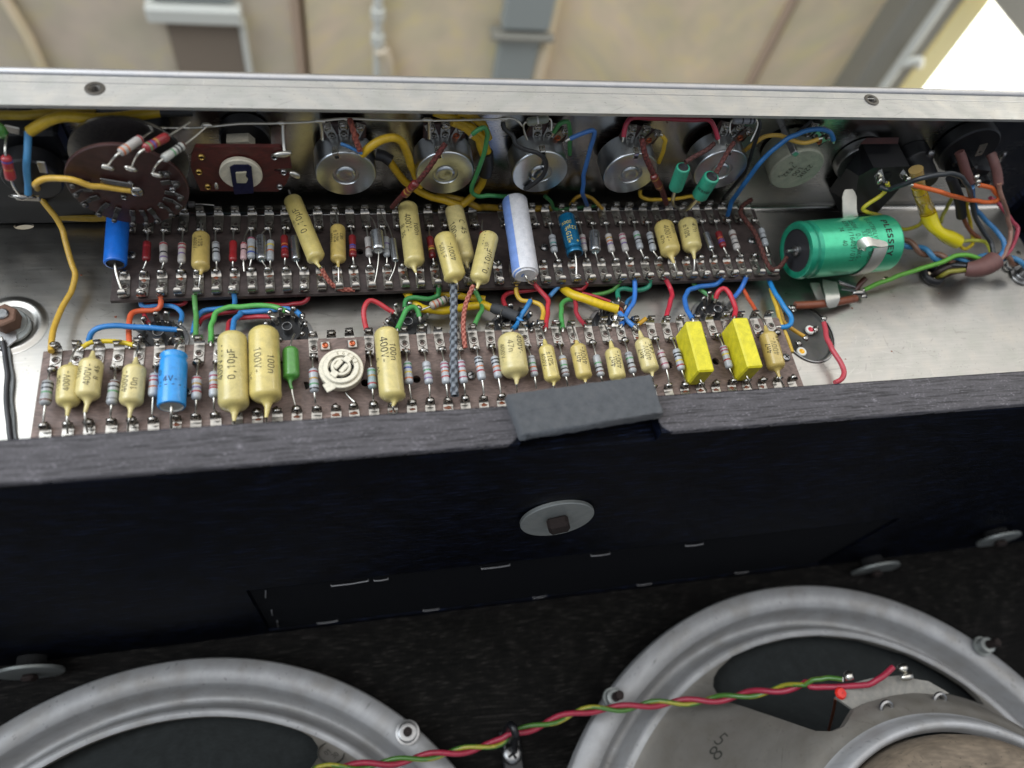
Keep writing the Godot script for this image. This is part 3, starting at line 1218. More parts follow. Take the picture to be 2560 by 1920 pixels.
	# bolts with large washers through the divider
	for s in [[74.2, -26.7, 14.2, 0.0012, 0.10, "large zinc washer and rusty square bolt head in the middle of the black divider"], [301.2, -170.6, 14.2, 0.006, 0.0, "zinc washer on a bolt low on the divider, above the right loudspeaker"], [-151.7, -162.9, 14.2, 0.006, 0.0, "zinc washer on a bolt at the far left of the divider"], [362.7, -138.3, 12.0, 0.004, 0.0, "dim washer on the divider at the far right edge"]]:
		var tilt := Basis(Vector3(1, 0, 0), PI * 0.5 - s[4]) * Basis(Vector3.UP, 0.3)
		t = thing("washer_bolt", s[5], "bolt", Transform3D(Basis(), Vector3(s[0] * 0.001, s[1] * 0.001, zf)), "bolts with washers through the divider")
		m = Mb.new()
		var lift: float = s[3]
		m.lathe([[lift, 0.0001], [lift, s[2] * 0.001 - 0.0003], [lift + 0.0003, s[2] * 0.001], [lift + 0.0014, s[2] * 0.001], [lift + 0.0017, s[2] * 0.001 - 0.0003], [lift + 0.0017, 0.0001]], 40, Transform3D(tilt, Vector3.ZERO))
		part(t, "washer", m.done(), mats.washer)
		m = Mb.new()
		m.box(Transform3D(tilt, tilt * Vector3(0, lift + 0.0035, 0)), Vector3(0.0082, 0.0046, 0.0082) if lift < 0.003 else Vector3(0.0062, 0.003, 0.0062), 0.0012)
		part(t, "bolt_head", m.done(), mats.dark_rust)
		m = Mb.new()
		m.lathe([[-0.001, 0.0062], [lift + 0.0004, 0.0062]], 18, Transform3D(tilt, Vector3.ZERO))
		part(t, "shank", m.done(), mats.shadow_black)
	# the board that carries the loudspeakers, and the cabinet past the chassis
	m = Mb.new()
	m.plate(Rect2(-0.5, -0.0888, 1.2, 0.62), [[0.2225, 0.0815, 0.141, 0.141, 48], [-0.0858, 0.075, 0.141, 0.141, 48]], -0.193, -0.175)
	single("baffle_board", "dark brown black grained board that the loudspeakers are fixed to", "board", m.done(), mats.baffle_face)
	m = Mb.new()
	m.box(Transform3D(Basis(), Vector3(0.46, -0.03, -0.158)), Vector3(0.26, 0.02, 0.112), 0.002)
	single("cabinet_floor", "black cabinet board beyond the right end of the chassis", "board", m.done(), mats.ply_face)
	m = Mb.new()
	m.box(Transform3D(Basis(), Vector3(0.46, 0.02, -0.221)), Vector3(0.26, 0.1, 0.012), 0.002)
	single("cabinet_rail", "black cabinet rail beside the end of the chassis", "board", m.done(), mats.ply_face)
	m = Mb.new()
	m.box(Transform3D(Basis(), Vector3(0.1, -0.2, 0.1)), Vector3(1.2, 0.012, 0.62))
	single("base_board", "black front of the cabinet underneath the loudspeakers", "board", m.done(), mats.ply_face)


func build_chassis() -> void:
	var t := thing("amplifier_chassis", "folded aluminium amplifier chassis with scuffed lip along its top", "chassis", Transform3D(Basis(), Vector3(0.1, 0, -0.16)))
	var inv := Transform3D(Basis(), Vector3(-0.1, 0, 0.16))
	var m := Mb.new()
	# floor with its holes; the big one takes the can capacitor
	m.plate(Rect2(-0.3, -0.2135, 0.6172, 0.111), [[0.1867, -0.1463, 0.0116, 0.0145, 32], [-0.1130, -0.2095, 0.0034, 0.0016, 32], [0.2354, -0.1720, 0.0016, 0.0014, 32], [0.3121, -0.1843, 0.0012, 0.0013, 32], [0.2585, -0.1725, 0.0036, 0.0036, 32]], -0.0012, 0.0, inv)
	part(t, "floor_sheet", m.done(), mats.aluminium)
	# bend and control panel, a little wavy as folded sheet is
	m = Mb.new()
	var rows := []
	for k in 49:
		var x: float = lerpf(-0.3, 0.3198, k / 48.0)
		var line := PackedVector3Array()
		for q in [[0.0001, -0.2108], [0.0004, -0.2121], [0.0012, -0.2131], [0.003, -0.2135], [0.02, -0.2135], [0.035, -0.2136], [0.05, -0.2135], [0.064, -0.2135]]:
			line.push_back(inv * Vector3(x, q[0], q[1] + 0.00008 * sin(x * 31.0 + q[0] * 60.0)))
		rows.append(line)
	m.sheet(rows, Vector3(0, 0.2, 1))
	m.box(inv * Transform3D(Basis(), Vector3(0.0099, 0.032, -0.2145)), Vector3(0.6198, 0.066, 0.0012))
	part(t, "control_panel", m.done(), mats.aluminium_panel)
	# lip with two threaded inserts, and the rolled bead at the bend
	m = Mb.new()
	var h1 := V(-69.0, 68, -204.3)
	var h2 := V(199.0, 68, -206.2)
	m.plate(Rect2(-0.3, -0.2098, 0.6198, 0.0128), [[h1.x, h1.z, 0.0021, 0.0021, 24], [h2.x, h2.z, 0.0021, 0.0021, 24]], 0.0668, 0.068, inv)
	part(t, "lip", m.done(), mats.aluminium_lip)
	m = Mb.new()
	m.box(inv * Transform3D(Basis(), Vector3(0.0099, 0.06801, -0.2068)), Vector3(0.6198, 0.00012, 0.00028))
	part(t, "scored_line", m.done(), mats.aluminium_bead)
	m = Mb.new()
	rows = []
	for k in 60:
		var x: float = lerpf(-0.3, 0.3198, k / 59.0)
		var line := PackedVector3Array()
		for a in 12:
			var f := lerpf(-0.35, PI * 1.05, a / 11.0)
			line.push_back(inv * Vector3(x, 0.0667 + 0.0021 * sin(f), -0.2117 + 0.0019 * cos(f)))
		rows.append(line)
	m.sheet(rows, Vector3.UP)
	part(t, "rolled_bead", m.done(), mats.aluminium_bead)
	for h in [h1, h2]:
		m = Mb.new()
		var xf := inv * Transform3D(Basis(), Vector3(h.x, 0.068, h.z))
		m.lathe([[0.0002, 0.0029], [0.00035, 0.0026], [0.0003, 0.0018], [0.0, 0.0016]], 24, xf)
		for k in 6:
			var y := -0.0005 * k
			m.lathe([[y, 0.0016], [y - 0.00025, 0.00128], [y - 0.0005, 0.0016]], 18, xf)
		part(t, "threaded_insert", m.done(), mats.thread)
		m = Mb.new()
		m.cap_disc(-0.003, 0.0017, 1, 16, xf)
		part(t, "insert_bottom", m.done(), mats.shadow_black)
	# pressed ring round the left bolt
	m = Mb.new()
	var prof := []
	for k in 17:
		var f := k / 16.0
		prof.append([0.0001 + 0.0006 * pow(sin(f * PI), 2.0), 0.0122 - 0.0045 * f])
	m.lathe(prof, 48, inv * Transform3D(Basis(), V(-111.9, 0, -165.7)))
	part(t, "pressed_ring", m.done(), mats.aluminium)
	for q in [V(222.2,0,-135.5), V(212.5,0,-157.5), V(199.5,0,-133.1), V(125.2,49.4,-213.3), V(258.3,0,-163.4), V(-91.4,0,-186.3), V(-78.4,0,-167.6), V(212.3,0,-157.6)]:
		m = Mb.new()
		m.blob(inv * q, V(rng.randf_range(0.25, 0.6), 0.12, rng.randf_range(0.25, 0.5)), rng, 0.4)
		part(t, "dirt_speck", m.done(), mats.flux)
	# bolts
	var b := thing("hex_bolt", "rusty hexagon nut on a washer at the left end of the chassis floor", "bolt", Transform3D(Basis(), V(-111.6, 0, -165.6)))
	m = Mb.new()
	m.lathe(ring_profile(0.0015, 0.0064, 0.0002, 0.0012), 32, Transform3D(Basis(), Vector3(0.0006, 0.0002, 0.0012)))
	m.lathe(ring_profile(0.0015, 0.0058, 0.0012, 0.0018), 32)
	part(b, "washer", m.done(), mats.washer)
	m = Mb.new()
	m.lathe([[0.0018, 0.0001], [0.0018, 0.0046], [0.0064, 0.0046], [0.0069, 0.0041], [0.0069, 0.0001]], 6)
	part(b, "nut", m.done(), mats.rusty)
	m = Mb.new()
	m.lathe([[0.006, 0.0021], [0.0074, 0.0021], [0.0078, 0.0017], [0.0078, 0.0001]], 16)
	part(b, "bolt_end", m.done(), mats.zinc)
	m = Mb.new()
	m.prism(PackedVector2Array([Vector2(-0.004, 0.004), Vector2(0.003, 0.0035), Vector2(0.0035, 0.007), Vector2(0.0005, 0.0105), Vector2(-0.0045, 0.0108)]), 0.0014, 0.002)
	part(b, "solder_tag", m.done(), mats.zinc)
	m = Mb.new()
	m.blob(Vector3(-0.002, 0.0022, 0.009), Vector3(0.0016, 0.0006, 0.0012), rng)
	part(b, "solder", m.done(), mats.solder)
	b = thing("hex_bolt", "plated hexagon nut with two washers at the right end of the chassis floor", "bolt", Transform3D(Basis(), V(306,0,-171.4)))
	m = Mb.new()
	m.lathe(ring_profile(0.002, 0.0052, 0.0002, 0.0011), 32, Transform3D(Basis(), Vector3(-0.0008, 0, 0.0006)))
	m.lathe(ring_profile(0.002, 0.0038, 0.0011, 0.0018), 32)
	part(b, "washer", m.done(), mats.zinc)
	m = Mb.new()
	m.lathe([[0.0018, 0.0001], [0.0018, 0.0032], [0.0048, 0.0032], [0.0052, 0.0028], [0.0052, 0.0001]], 6)
	m.lathe([[0.005, 0.0015], [0.0064, 0.0015], [0.0066, 0.0001]], 14)
	part(b, "nut", m.done(), mats.zinc)
	b = thing("spring_washer", "small coiled spring washer behind the plated nut at the right", "washer", Transform3D(Basis(), V(301.3,0,-175.9)))
	m = Mb.new()
	var coil := []
	for k in 34:
		var f := TAU * 1.7 * k / 33.0
		coil.append(Vector3(cos(f) * 0.0019, 0.0006 + 0.0013 * k / 33.0, sin(f) * 0.0019))
	m.tube(coil, 0.0004, 6)
	part(b, "coil", m.done(), mats.zinc)


func zplate(parent: Node3D, called: String, pts: Array, thick: float, m: Material, label := "") -> void:   # an outline on the panel, facing +z, given its own thickness
	var poly := PackedVector2Array()
	for p in pts:
		var q: Vector3 = parent.transform.affine_inverse() * p
		poly.push_back(Vector2(q.x, q.y))
	var z: float = (parent.transform.affine_inverse() * pts[0]).z
	var b := Mb.new()
	b.prism(poly, -thick, 0.0, Transform3D(Basis(Vector3(1, 0, 0), Vector3(0, 0, 1), Vector3(0, 1, 0)), Vector3(0, 0, z)))
	part(parent, called, b.done(), m, Transform3D(), label)


func to_z(at: Vector3) -> Transform3D:   # y turned to face out of the panel
	return Transform3D(Basis(Vector3(1, 0, 0), Vector3(0, 0, 1), Vector3(0, -1, 0)), at)


func eyelet(parent: Node3D, at: Vector3, r: float, m: Material) -> void:
	var b := Mb.new()
	r *= 0.001
	b.lathe([[0.0, r * 0.5], [0.0005, r * 0.55], [0.0008, r * 0.75], [0.0005, r * 0.95], [0.0, r]], 16, to_z(at))
	var ring := part(parent, "eyelet", b.done(), m)
	b = Mb.new()
	b.cap_disc(0.0001, r * 0.55, 1, 12, to_z(at))
	part(ring, "eyelet_hole", b.done(), mats.shadow_black)


func pot(at: Vector3, label: String, turn: float, plastic_body := false) -> Node3D:
	var xf := to_z(Vector3(at.x, at.y, -0.2135)) * Transform3D(Basis(Vector3.UP, turn), Vector3.ZERO)
	var t := thing("potentiometer", label, "potentiometer", xf, "potentiometers on the control panel")
	var d := 0.0135
	var r := 0.0109
	var m := Mb.new()
	if plastic_body:
		m.lathe([[0.001, r * 0.96], [0.006, r * 0.97], [d - 0.0006, r], [d, r - 0.0006], [d, 0.0001]], 44)
	else:
		m.lathe([[0.0035, r], [d - 0.0009, r * 0.985], [d - 0.0003, r * 0.965], [d, r * 0.93], [d + 0.0002, r * 0.6], [d + 0.0002, r * 0.43], [d - 0.0004, r * 0.4], [d - 0.0005, r * 0.33], [d + 0.0001, r * 0.3], [d + 0.0005, r * 0.24], [d + 0.0004, r * 0.15], [d + 0.0002, r * 0.13], [d + 0.0002, 0.0001]], 44)
	part(t, "case", m.done(), mats.pot_plastic if plastic_body else mats.pot_steel)
	m = Mb.new()
	m.lathe([[0.0, 0.0055], [0.0024, 0.0055], [0.0024, r * 0.9], [0.0035, r * 0.9], [0.0035, 0.003]], 28)
	m.box(Transform3D(Basis(), Vector3(0, 0.0042, -0.0118)), Vector3(0.0155, 0.0016, 0.0066), 0.0004)
	part(t, "wafer", m.done(), mats.brown_paxolin if not plastic_body else mats.black_plastic)
	for k in [-1, 0, 1]:
		var lug := Basis(Vector3.UP, -k * 0.36)
		m = Mb.new()
		m.plate(Rect2(-0.0017, -0.0168, 0.0034, 0.0075), [[0.0, -0.0152, 0.0007, 0.0007, 10]], 0.0051, 0.0056, Transform3D(lug, Vector3.ZERO))
		m.box(Transform3D(lug, lug * Vector3(0, 0.0062, -0.0162)), Vector3(0.0026, 0.0016, 0.0006))
		var lugp := part(t, "terminal", m.done(), mats.tag_metal)
		m = Mb.new()
		m.lathe([[0.0056, 0.0013], [0.0062, 0.001], [0.006, 0.0005], [0.0057, 0.0004]], 12, Transform3D(Basis(), lug * Vector3(0, 0, -0.0116)))
		part(lugp, "rivet", m.done(), mats.copper if k == 1 else mats.solder)
		m = Mb.new()
		m.blob(lug * Vector3(0, 0.0062, -0.0155), Vector3(0.0016, 0.0011, 0.0015), rng, 0.3)
		part(lugp, "solder", m.done(), mats.solder)
	if plastic_body:
		m = Mb.new()
		m.box(Transform3D(Basis(), Vector3(-0.0088, d * 0.5, -0.0052)), Vector3(0.003, d * 1.02, 0.0024), 0.0003)
		part(t, "clamp", m.done(), mats.zinc)
	else:
		for k in [-0.16, 0.3]:
			if k < 0 and turn < 0.02:
				continue
			m = Mb.new()
			var lug := Basis(Vector3.UP, k)
			m.box(Transform3D(lug, lug * Vector3(0, d - 0.0011, -r * 0.9)), Vector3(0.0021, 0.0034, 0.0032), 0.0002)
			part(t, "crimp_tab", m.done(), mats.bright_metal)
			m = Mb.new()
			m.box(Transform3D(lug, lug * Vector3(0, d + 0.0004, -r * 0.86)), Vector3(0.0013, 0.0008, 0.001))
			part(t, "crimp_slot", m.done(), mats.shadow_black)
	return t


func build_controls() -> void:
	pot(V(4.1, 36.0, -200), "metal potentiometer, leftmost of the round metal ones on the panel", 0.0)
	pot(V(39.6, 36.2, -200), "metal potentiometer crossed by a dark red sleeve, right of the leftmost one", 0.01)
	pot(V(75.2, 36.6, -200), "metal potentiometer with a black wire curling over its face", -0.2)
	pot(V(111.2, 35.9, -200), "metal potentiometer under the left end of the red wire", -0.22)
	pot(V(148.2, 37.7, -200), "metal potentiometer behind the two small green capacitors", -0.24)
	var g := pot(V(181.4, 37.9, -200), "grey plastic potentiometer with printed value, right end of the row", -0.5, true)
	var lean := Basis(Vector3(0, 0, 1), -1.85)
	var face := Transform3D(Basis(Vector3(1, 0, 0), Vector3(0, 0, -1), Vector3(0, 1, 0)), Vector3(0, 0.0137, 0)) 
	var back := Basis(Vector3.UP, 0.5)
	for s in [["220K", 2.2, 4.0, 0.5], ["LOG", 2.0, 0.6, 0.2], ["7832", 2.0, -3.2, 0.8], ["C", 1.5, -4.6, 5.0], ["V", 1.5, -6.2, -2.2]]:
		var xf := Transform3D(back, Vector3.ZERO) * face * Transform3D(lean, Vector3(s[2] * 0.001, s[3] * 0.001 - 0.001, 0))
		print_flat(g, s[0], s[1] * 0.001, xf, mats.ink)
	# rotary switch
	var c := V(-65.4, 41.2, -190)
	var t := thing("rotary_switch", "brown rotary wafer switch with many solder lugs, left end of the panel", "switch", Transform3D(Basis(), Vector3(c.x, c.y, -0.2135)))
	var o := Vector3(0, 0, 0.0235)
	var m := Mb.new()
	m.lathe([[-0.0015, 0.003], [-0.0015, 0.0179], [-0.0011, 0.0182], [-0.0003, 0.0182], [0.0, 0.0179], [0.0, 0.0001]], 48, to_z(o))
	part(t, "wafer", m.done(), mats.brown_paxolin)
	m = Mb.new()
	m.lathe([[0.0, 0.0135], [0.009, 0.0135], [0.0095, 0.013], [0.0095, 0.001]], 32, to_z(Vector3(-0.001, 0.003, 0)))
	part(t, "body", m.done(), mats.black_plastic)
	m = Mb.new()
	m.lathe([[0.0, 0.003], [0.0, 0.0178], [0.0012, 0.0178], [0.0012, 0.003]], 40, to_z(Vector3(0.0005, 0.0028, 0.0135)))
	part(t, "index_plate", m.done(), mats.zinc)
	for k in 13:
		var f := lerpf(-3.4, 0.5, k / 12.0) + rng.randf_range(-0.08, 0.08)
		var d := Vector3(cos(f), sin(f), 0)
		m = Mb.new()
		var bas := Basis(Vector3(-d.y, d.x, 0), Vector3(0, 0, 1), d) * Basis(Vector3(0, 0, 1), rng.randf_range(-0.3, 0.3))
		m.box(Transform3D(bas * Basis(Vector3(1, 0, 0), -0.5), o + d * 0.0152 + Vector3(0, 0, 0.0012)), Vector3(0.0014, 0.0004, 0.0036), 0.0001)
		m.blob(o + d * 0.0156 + Vector3(0, 0, 0.0024), V(1.0, 1.0, 0.8), rng, 0.35)
		m.box(Transform3D(bas, o + d * 0.0122 + Vector3(0, 0, 0.0005)), Vector3(0.0018, 0.0006, 0.003), 0.0002)
		part(t, "lug", m.done(), mats.dull_metal)
	for s in [V(1, 1.6, 23.5), V(-2.5, -4.4, 23.5), V(13.2, -1.0, 23.5), V(8, -8.5, 23.5)]:
		eyelet(t, s, 1.0, mats.zinc)
	m = Mb.new()
	m.box(Transform3D(Basis(Vector3(0, 0, 1), -0.28), o + V(-2.6, 2.8, 1.0)), V(9.5, 2.2, 0.5), 0.0002)
	part(t, "rotor_blade", m.done(), mats.solder)
	for s in [V(-68.3,52.7,-187.5), V(-61.7,52,-187.5), V(-54.9,49.2,-187.5)]:
		m = Mb.new()
		m.blob(t.transform.affine_inverse() * s, V(1.9, 0.9, 1.0), rng, 0.25, Basis(Vector3(0, 0, 1), -0.5))
		part(t, "solder_lug", m.done(), mats.tinned)
	m = Mb.new()
	m.blob(t.transform.affine_inverse() * V(-62.5,41.7,-187.5), V(1.9, 2.2, 1.2), rng, 0.25)
	part(t, "solder_lug", m.done(), mats.solder)
	# voltage or impedance selector on red board
	t = thing("selector_switch", "red board slide selector with white disc and blue steel tongue", "switch", Transform3D(Basis(), V(-30, 41, -213.5)))
	zplate(t, "board", [V(-43.7,49.7,-199),V(-17,49.8,-199),V(-14.4,45.8,-199),V(-14.1,40.2,-199),V(-20.1,39.8,-199),V(-20.1,38.5,-199),V(-15.2,36.5,-199),V(-16.8,32.5,-199),V(-19.9,28.7,-199),V(-45.7,29.3,-199),V(-46.6,36.6,-199),V(-46.8,40.9,-199),V(-45.8,45.4,-199)], 0.0016, mats.red_paxolin)
	m = Mb.new()
	m.lathe([[0.0, 0.0085], [0.004, 0.0085], [0.0045, 0.008], [0.0045, 0.0002]], 32, to_z(V(1, 2.5, 1)))
	part(t, "mounting_nut", m.done(), mats.black_plastic)
	zplate(t, "spacer", [V(-34.6,47,-204),V(-27.5,47.5,-204),V(-25.6,45,-204),V(-27.4,40.7,-204),V(-35.7,40.7,-204)], 0.004, mats.cream_plastic)
	m = Mb.new()
	var dc := t.transform.affine_inverse() * V(-30.9,39.4,-197.5)
	m.lathe([[-0.001, 0.0068], [0.0004, 0.007], [0.0008, 0.0067], [0.0009, 0.0002]], 36, to_z(dc))
	part(t, "disc", m.done(), mats.cream_plastic)
	zplate(t, "tongue", [V(-33.9,43.5,-196),V(-32.4,44.5,-196),V(-27.8,44.5,-196),V(-26.9,43.5,-196),V(-27.5,34.1,-196),V(-27.9,31.2,-196),V(-34.3,30.7,-196),V(-34.2,35.8,-196)], 0.0006, mats.blue_steel)
	zplate(t, "boss", [V(-32.3,41.6,-195.3),V(-28.8,41.9,-195.3),V(-29.4,39.9,-195.3),V(-28.8,38.5,-195.3),V(-29.6,37,-195.3),V(-32.6,37.1,-195.3)], 0.0007, mats.ceramic)
	for s in [V(-42.5,45.7,-199), V(-44.5,38.8,-199), V(-42.9,31.7,-199), V(-19.3,45.8,-199), V(-17,38.6,-199), V(-19,31.5,-199)]:
		eyelet(t, t.transform.affine_inverse() * s, 1.15, mats.brass if s.x < -0.03 else mats.zinc)
	for q in [[V(-16.3,47.8,-198), V(3.4, 1.2, 0.9), 0.15], [V(-13.1,39.1,-197), V(2.2, 1.2, 0.8), -0.6], [V(-39.9,32.9,-198), V(0.7, 1.6, 0.8), -0.1]]:
		m = Mb.new()
		m.blob(t.transform.affine_inverse() * q[0], q[1], rng, 0.3, Basis(Vector3(0, 0, 1), q[2]))
		part(t, "solder_lug", m.done(), mats.tinned)
	# jack sockets at the far left
	t = thing("jack_socket_block", "black moulded jack socket block at the left end of the panel", "socket", Transform3D(Basis(), V(-98, 0, -213.5)))
	m = Mb.new()
	m.box(Transform3D(Basis(), V(-10, 27, 5)), V(46, 22, 10), 0.0012)
	m.box(Transform3D(Basis(), V(-10, 42, 4)), V(44, 14, 8), 0.0012)
	m.box(Transform3D(Basis(), V(-11, 9, 2)), V(46, 17, 4), 0.0012)
	part(t, "housing", m.done(), mats.black_plastic)
	m = Mb.new()
	m.lathe([[0.0, 0.009], [0.006, 0.009], [0.0066, 0.0084], [0.0066, 0.0002]], 28, to_z(V(2, 37, 10)))
	part(t, "collar", m.done(), mats.black_plastic)
	for q in [[V(-96.8,52.8,-203), V(4, 3, 0.6), -0.35], [V(-90.5,43.9,-196), V(2.4, 5, 0.6), -0.15], [V(-98.5,32.1,-194), V(7, 2, 1.2), -0.12]]:
		m = Mb.new()
		m.box(Transform3D(Basis(Vector3(0, 0, 1), q[2]), t.transform.affine_inverse() * q[0]), q[1], 0.0002)
		part(t, "lug", m.done(), mats.tinned)
	m = Mb.new()
	m.blob(t.transform.affine_inverse() * V(-99.4,33.7,-193), V(3.4, 1.1, 1.2), rng, 0.3, Basis(Vector3(0, 0, 1), -0.1))
	part(t, "solder", m.done(), mats.solder)


func strip(m: Mb, path: Array, widths: Array, thick: float) -> void:   # a bent metal strip in the plane of y and z
	var rows := []
	for i in path.size():
		var d: Vector3 = (path[mini(i + 1, path.size() - 1)] - path[maxi(i - 1, 0)]).normalized()
		var up := Vector3(1, 0, 0).cross(d).normalized()
		if up.y < 0.0 and absf(up.y) > 0.3:
			up = -up
		rows.append([path[i], up * thick * 0.5, Vector3(widths[i] * 0.5, 0, 0)])
	for s in [1.0, -1.0]:
		var a := []
		var nn := []
		for r in rows:
			a.append(PackedVector3Array([r[0] + r[1] * s - r[2], r[0] + r[1] * s, r[0] + r[1] * s + r[2]]))
			var u: Vector3 = r[1].normalized() * s
			nn.append(PackedVector3Array([u, u, u]))
		m.grid(a, nn)
	for i in rows.size() - 1:
		for s in [1.0, -1.0]:
			var p: Array = rows[i]
			var q: Array = rows[i + 1]
			m.quad(p[0] + p[2] * s + p[1], q[0] + q[2] * s + q[1], q[0] + q[2] * s - q[1], p[0] + p[2] * s - p[1], Vector3(s, 0, 0))
	var e: Array = rows[-1]
	m.quad(e[0] + e[2] + e[1], e[0] - e[2] + e[1], e[0] - e[2] - e[1], e[0] + e[2] - e[1], e[0] - rows[-2][0])


var tag_meshes := []
var solder_meshes := []
var flux_meshes := []
var hook_solder := []


func make_tags() -> void:
	for v in 6:
		var m := Mb.new()
		var w := 0.0034
		m.plate(Rect2(-w * 0.5, -0.0032, w, 0.0066), [[0.0, 0.0, 0.00085, 0.0009, 10]], 0.0001, 0.0005)
		m.lathe([[0.0005, 0.00155], [0.00085, 0.0014], [0.0009, 0.0011], [0.0002, 0.00085]], 12)
		var j := rng.randf_range(-0.0003, 0.0003)
		# inner end: rises and cups the lead
		strip(m, [Vector3(0, 0.0003, -0.003), Vector3(0, 0.0005, -0.0038), Vector3(0, 0.0012, -0.0046 + j), Vector3(0, 0.0022, -0.005 + j), Vector3(0, 0.003, -0.0046 + j), Vector3(0, 0.0031, -0.0039 + j)], [w, w, w * 0.96, w * 0.9, w * 0.75, w * 0.4], 0.0004)
		# outer end: over the edge and curled up as a hook
		var k := rng.randf_range(-0.0004, 0.0005)
		strip(m, [Vector3(0, 0.0003, 0.0033), Vector3(0, 0.0004, 0.0041), Vector3(0, 0.0012, 0.0049), Vector3(0, 0.0024 + k, 0.0053), Vector3(0, 0.0035 + k, 0.0052 + k), Vector3(0, 0.0042 + k, 0.0044 + k), Vector3(0, 0.0041 + k, 0.0036 + k)], [w, w, w * 0.94, w * 0.84, w * 0.8, w * 0.66, w * 0.3], 0.00042)
		tag_meshes.append(m.done())
		m = Mb.new()
		m.blob(Vector3(rng.randf_range(-0.0002, 0.0002), 0.0022, -0.0044), Vector3(0.0015, rng.randf_range(0.0012, 0.0018), 0.0013), rng, 0.36)
		solder_meshes.append(m.done())
		m = Mb.new()
		m.blob(Vector3(0, 0.0004, -0.0026), Vector3(rng.randf_range(0.0011, 0.0016), 0.0003, rng.randf_range(0.0005, 0.0009)), rng, 0.35)
		flux_meshes.append(m.done())
		m = Mb.new()
		m.blob(Vector3(rng.randf_range(-0.0003, 0.0003), 0.0027, 0.0047), Vector3(0.0015, rng.randf_range(0.0012, 0.0018), 0.0011), rng, 0.3)
		hook_solder.append(m.done())


func tag_row(t: Node3D, x0: float, pitch: float, z: float, turn: float, skip: Array, outer: Array, y := 0.0) -> void:
	for k in 42:
		if k in skip:
			continue
		var v := rng.randi() % 6
		var o := part(t, "terminal", tag_meshes[v], mats.tag_metal, Transform3D(Basis(Vector3.UP, turn + rng.randf_range(-0.06, 0.06)), V(x0 + pitch * k + rng.randf_range(-0.12, 0.12), y, z + rng.randf_range(-0.2, 0.2))))
		part(o, "solder", solder_meshes[(v + k) % 6], mats.solder)
		if rng.randf() < 0.55:
			part(o, "flux_stain", flux_meshes[(v + 2 * k) % 6], mats.flux)
		if k in outer or rng.randf() < 0.35:
			part(o, "hook_solder", hook_solder[(v + 3 * k) % 6], mats.solder)


func build_boards() -> void:
	make_tags()
	var t := thing("tag_board", "upper brown tag board with two rows of solder tags, under the controls", "tag board", Transform3D(Basis(), V(50, 8, -187.5)))
	var m := Mb.new()
	m.plate(Rect2(-0.1282, -0.0185, 0.2567, 0.0371), [[-0.0422, -0.0002, 0.0014, 0.0014, 16]], -0.0016, 0.0)
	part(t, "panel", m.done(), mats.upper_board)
	tag_row(t, -123.7, 6.061, 13.1, 0.0, [21], [1, 2, 4, 6, 10, 20, 25, 27, 29, 30, 31, 32, 36, 38])
	tag_row(t, -123.7, 6.061, -14.5, PI, [22], [0, 3, 7, 9, 12, 16, 25, 27, 33, 36])
	pan_screw(t, t.transform.affine_inverse() * V(80.2,8.2,-187.4), 1.75)
	pan_screw(t, t.transform.affine_inverse() * V(171.5,8.2,-188.4), 1.75)
	pan_screw(t, t.transform.affine_inverse() * V(-72.5,8.2,-188.1), 1.75)
	for x in [-120, -40, 45, 125]:
		m = Mb.new()
		m.lathe([[-0.008, 0.0026], [-0.0017, 0.0026]], 12, Transform3D(Basis(), V(x, 0, -2)))
		part(t, "spacer", m.done(), mats.zinc)
	t = thing("tag_board", "lower brown tag board, partly hidden behind the divider edge", "tag board", Transform3D(Basis(), V(37, 8, -131)))
	m = Mb.new()
	m.plate(Rect2(-0.1338, -0.0185, 0.2675, 0.037), [[-0.0508, 0.0000, 0.00155, 0.00155, 18], [-0.0131, 0.0001, 0.00150, 0.00150, 18], [-0.0308, 0.0003, 0.00140, 0.00140, 18], [0.0817, 0.0002, 0.00150, 0.00150, 18], [0.1010, -0.0001, 0.00150, 0.00150, 18], [-0.0590, -0.0089, 0.00130, 0.00130, 18]], -0.0016, 0.0)
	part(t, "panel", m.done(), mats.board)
	tag_row(t, -129.5, 6.303, -14.3, PI, [11, 12], [0, 1, 2, 4, 6, 13, 19, 21, 23, 24, 26, 27, 30, 32, 34, 35, 38])
	tag_row(t, -129.5, 6.303, 14.6, 0.0, [], [])
	pan_screw(t, t.transform.affine_inverse() * V(43.2,8.2,-130.9), 1.75, Vector3(0.1, 1, 0.1), true)
	pan_screw(t, t.transform.affine_inverse() * V(167.5,8.2,-130.8), 1.7)
	pan_screw(t, t.transform.affine_inverse() * V(-51,8.2,-131), 1.5)
	for x in [-122, -50, 30, 122]:
		m = Mb.new()
		m.lathe([[-0.008, 0.0026], [-0.0017, 0.0026]], 12, Transform3D(Basis(), V(x, 0, 0)))
		part(t, "spacer", m.done(), mats.zinc)


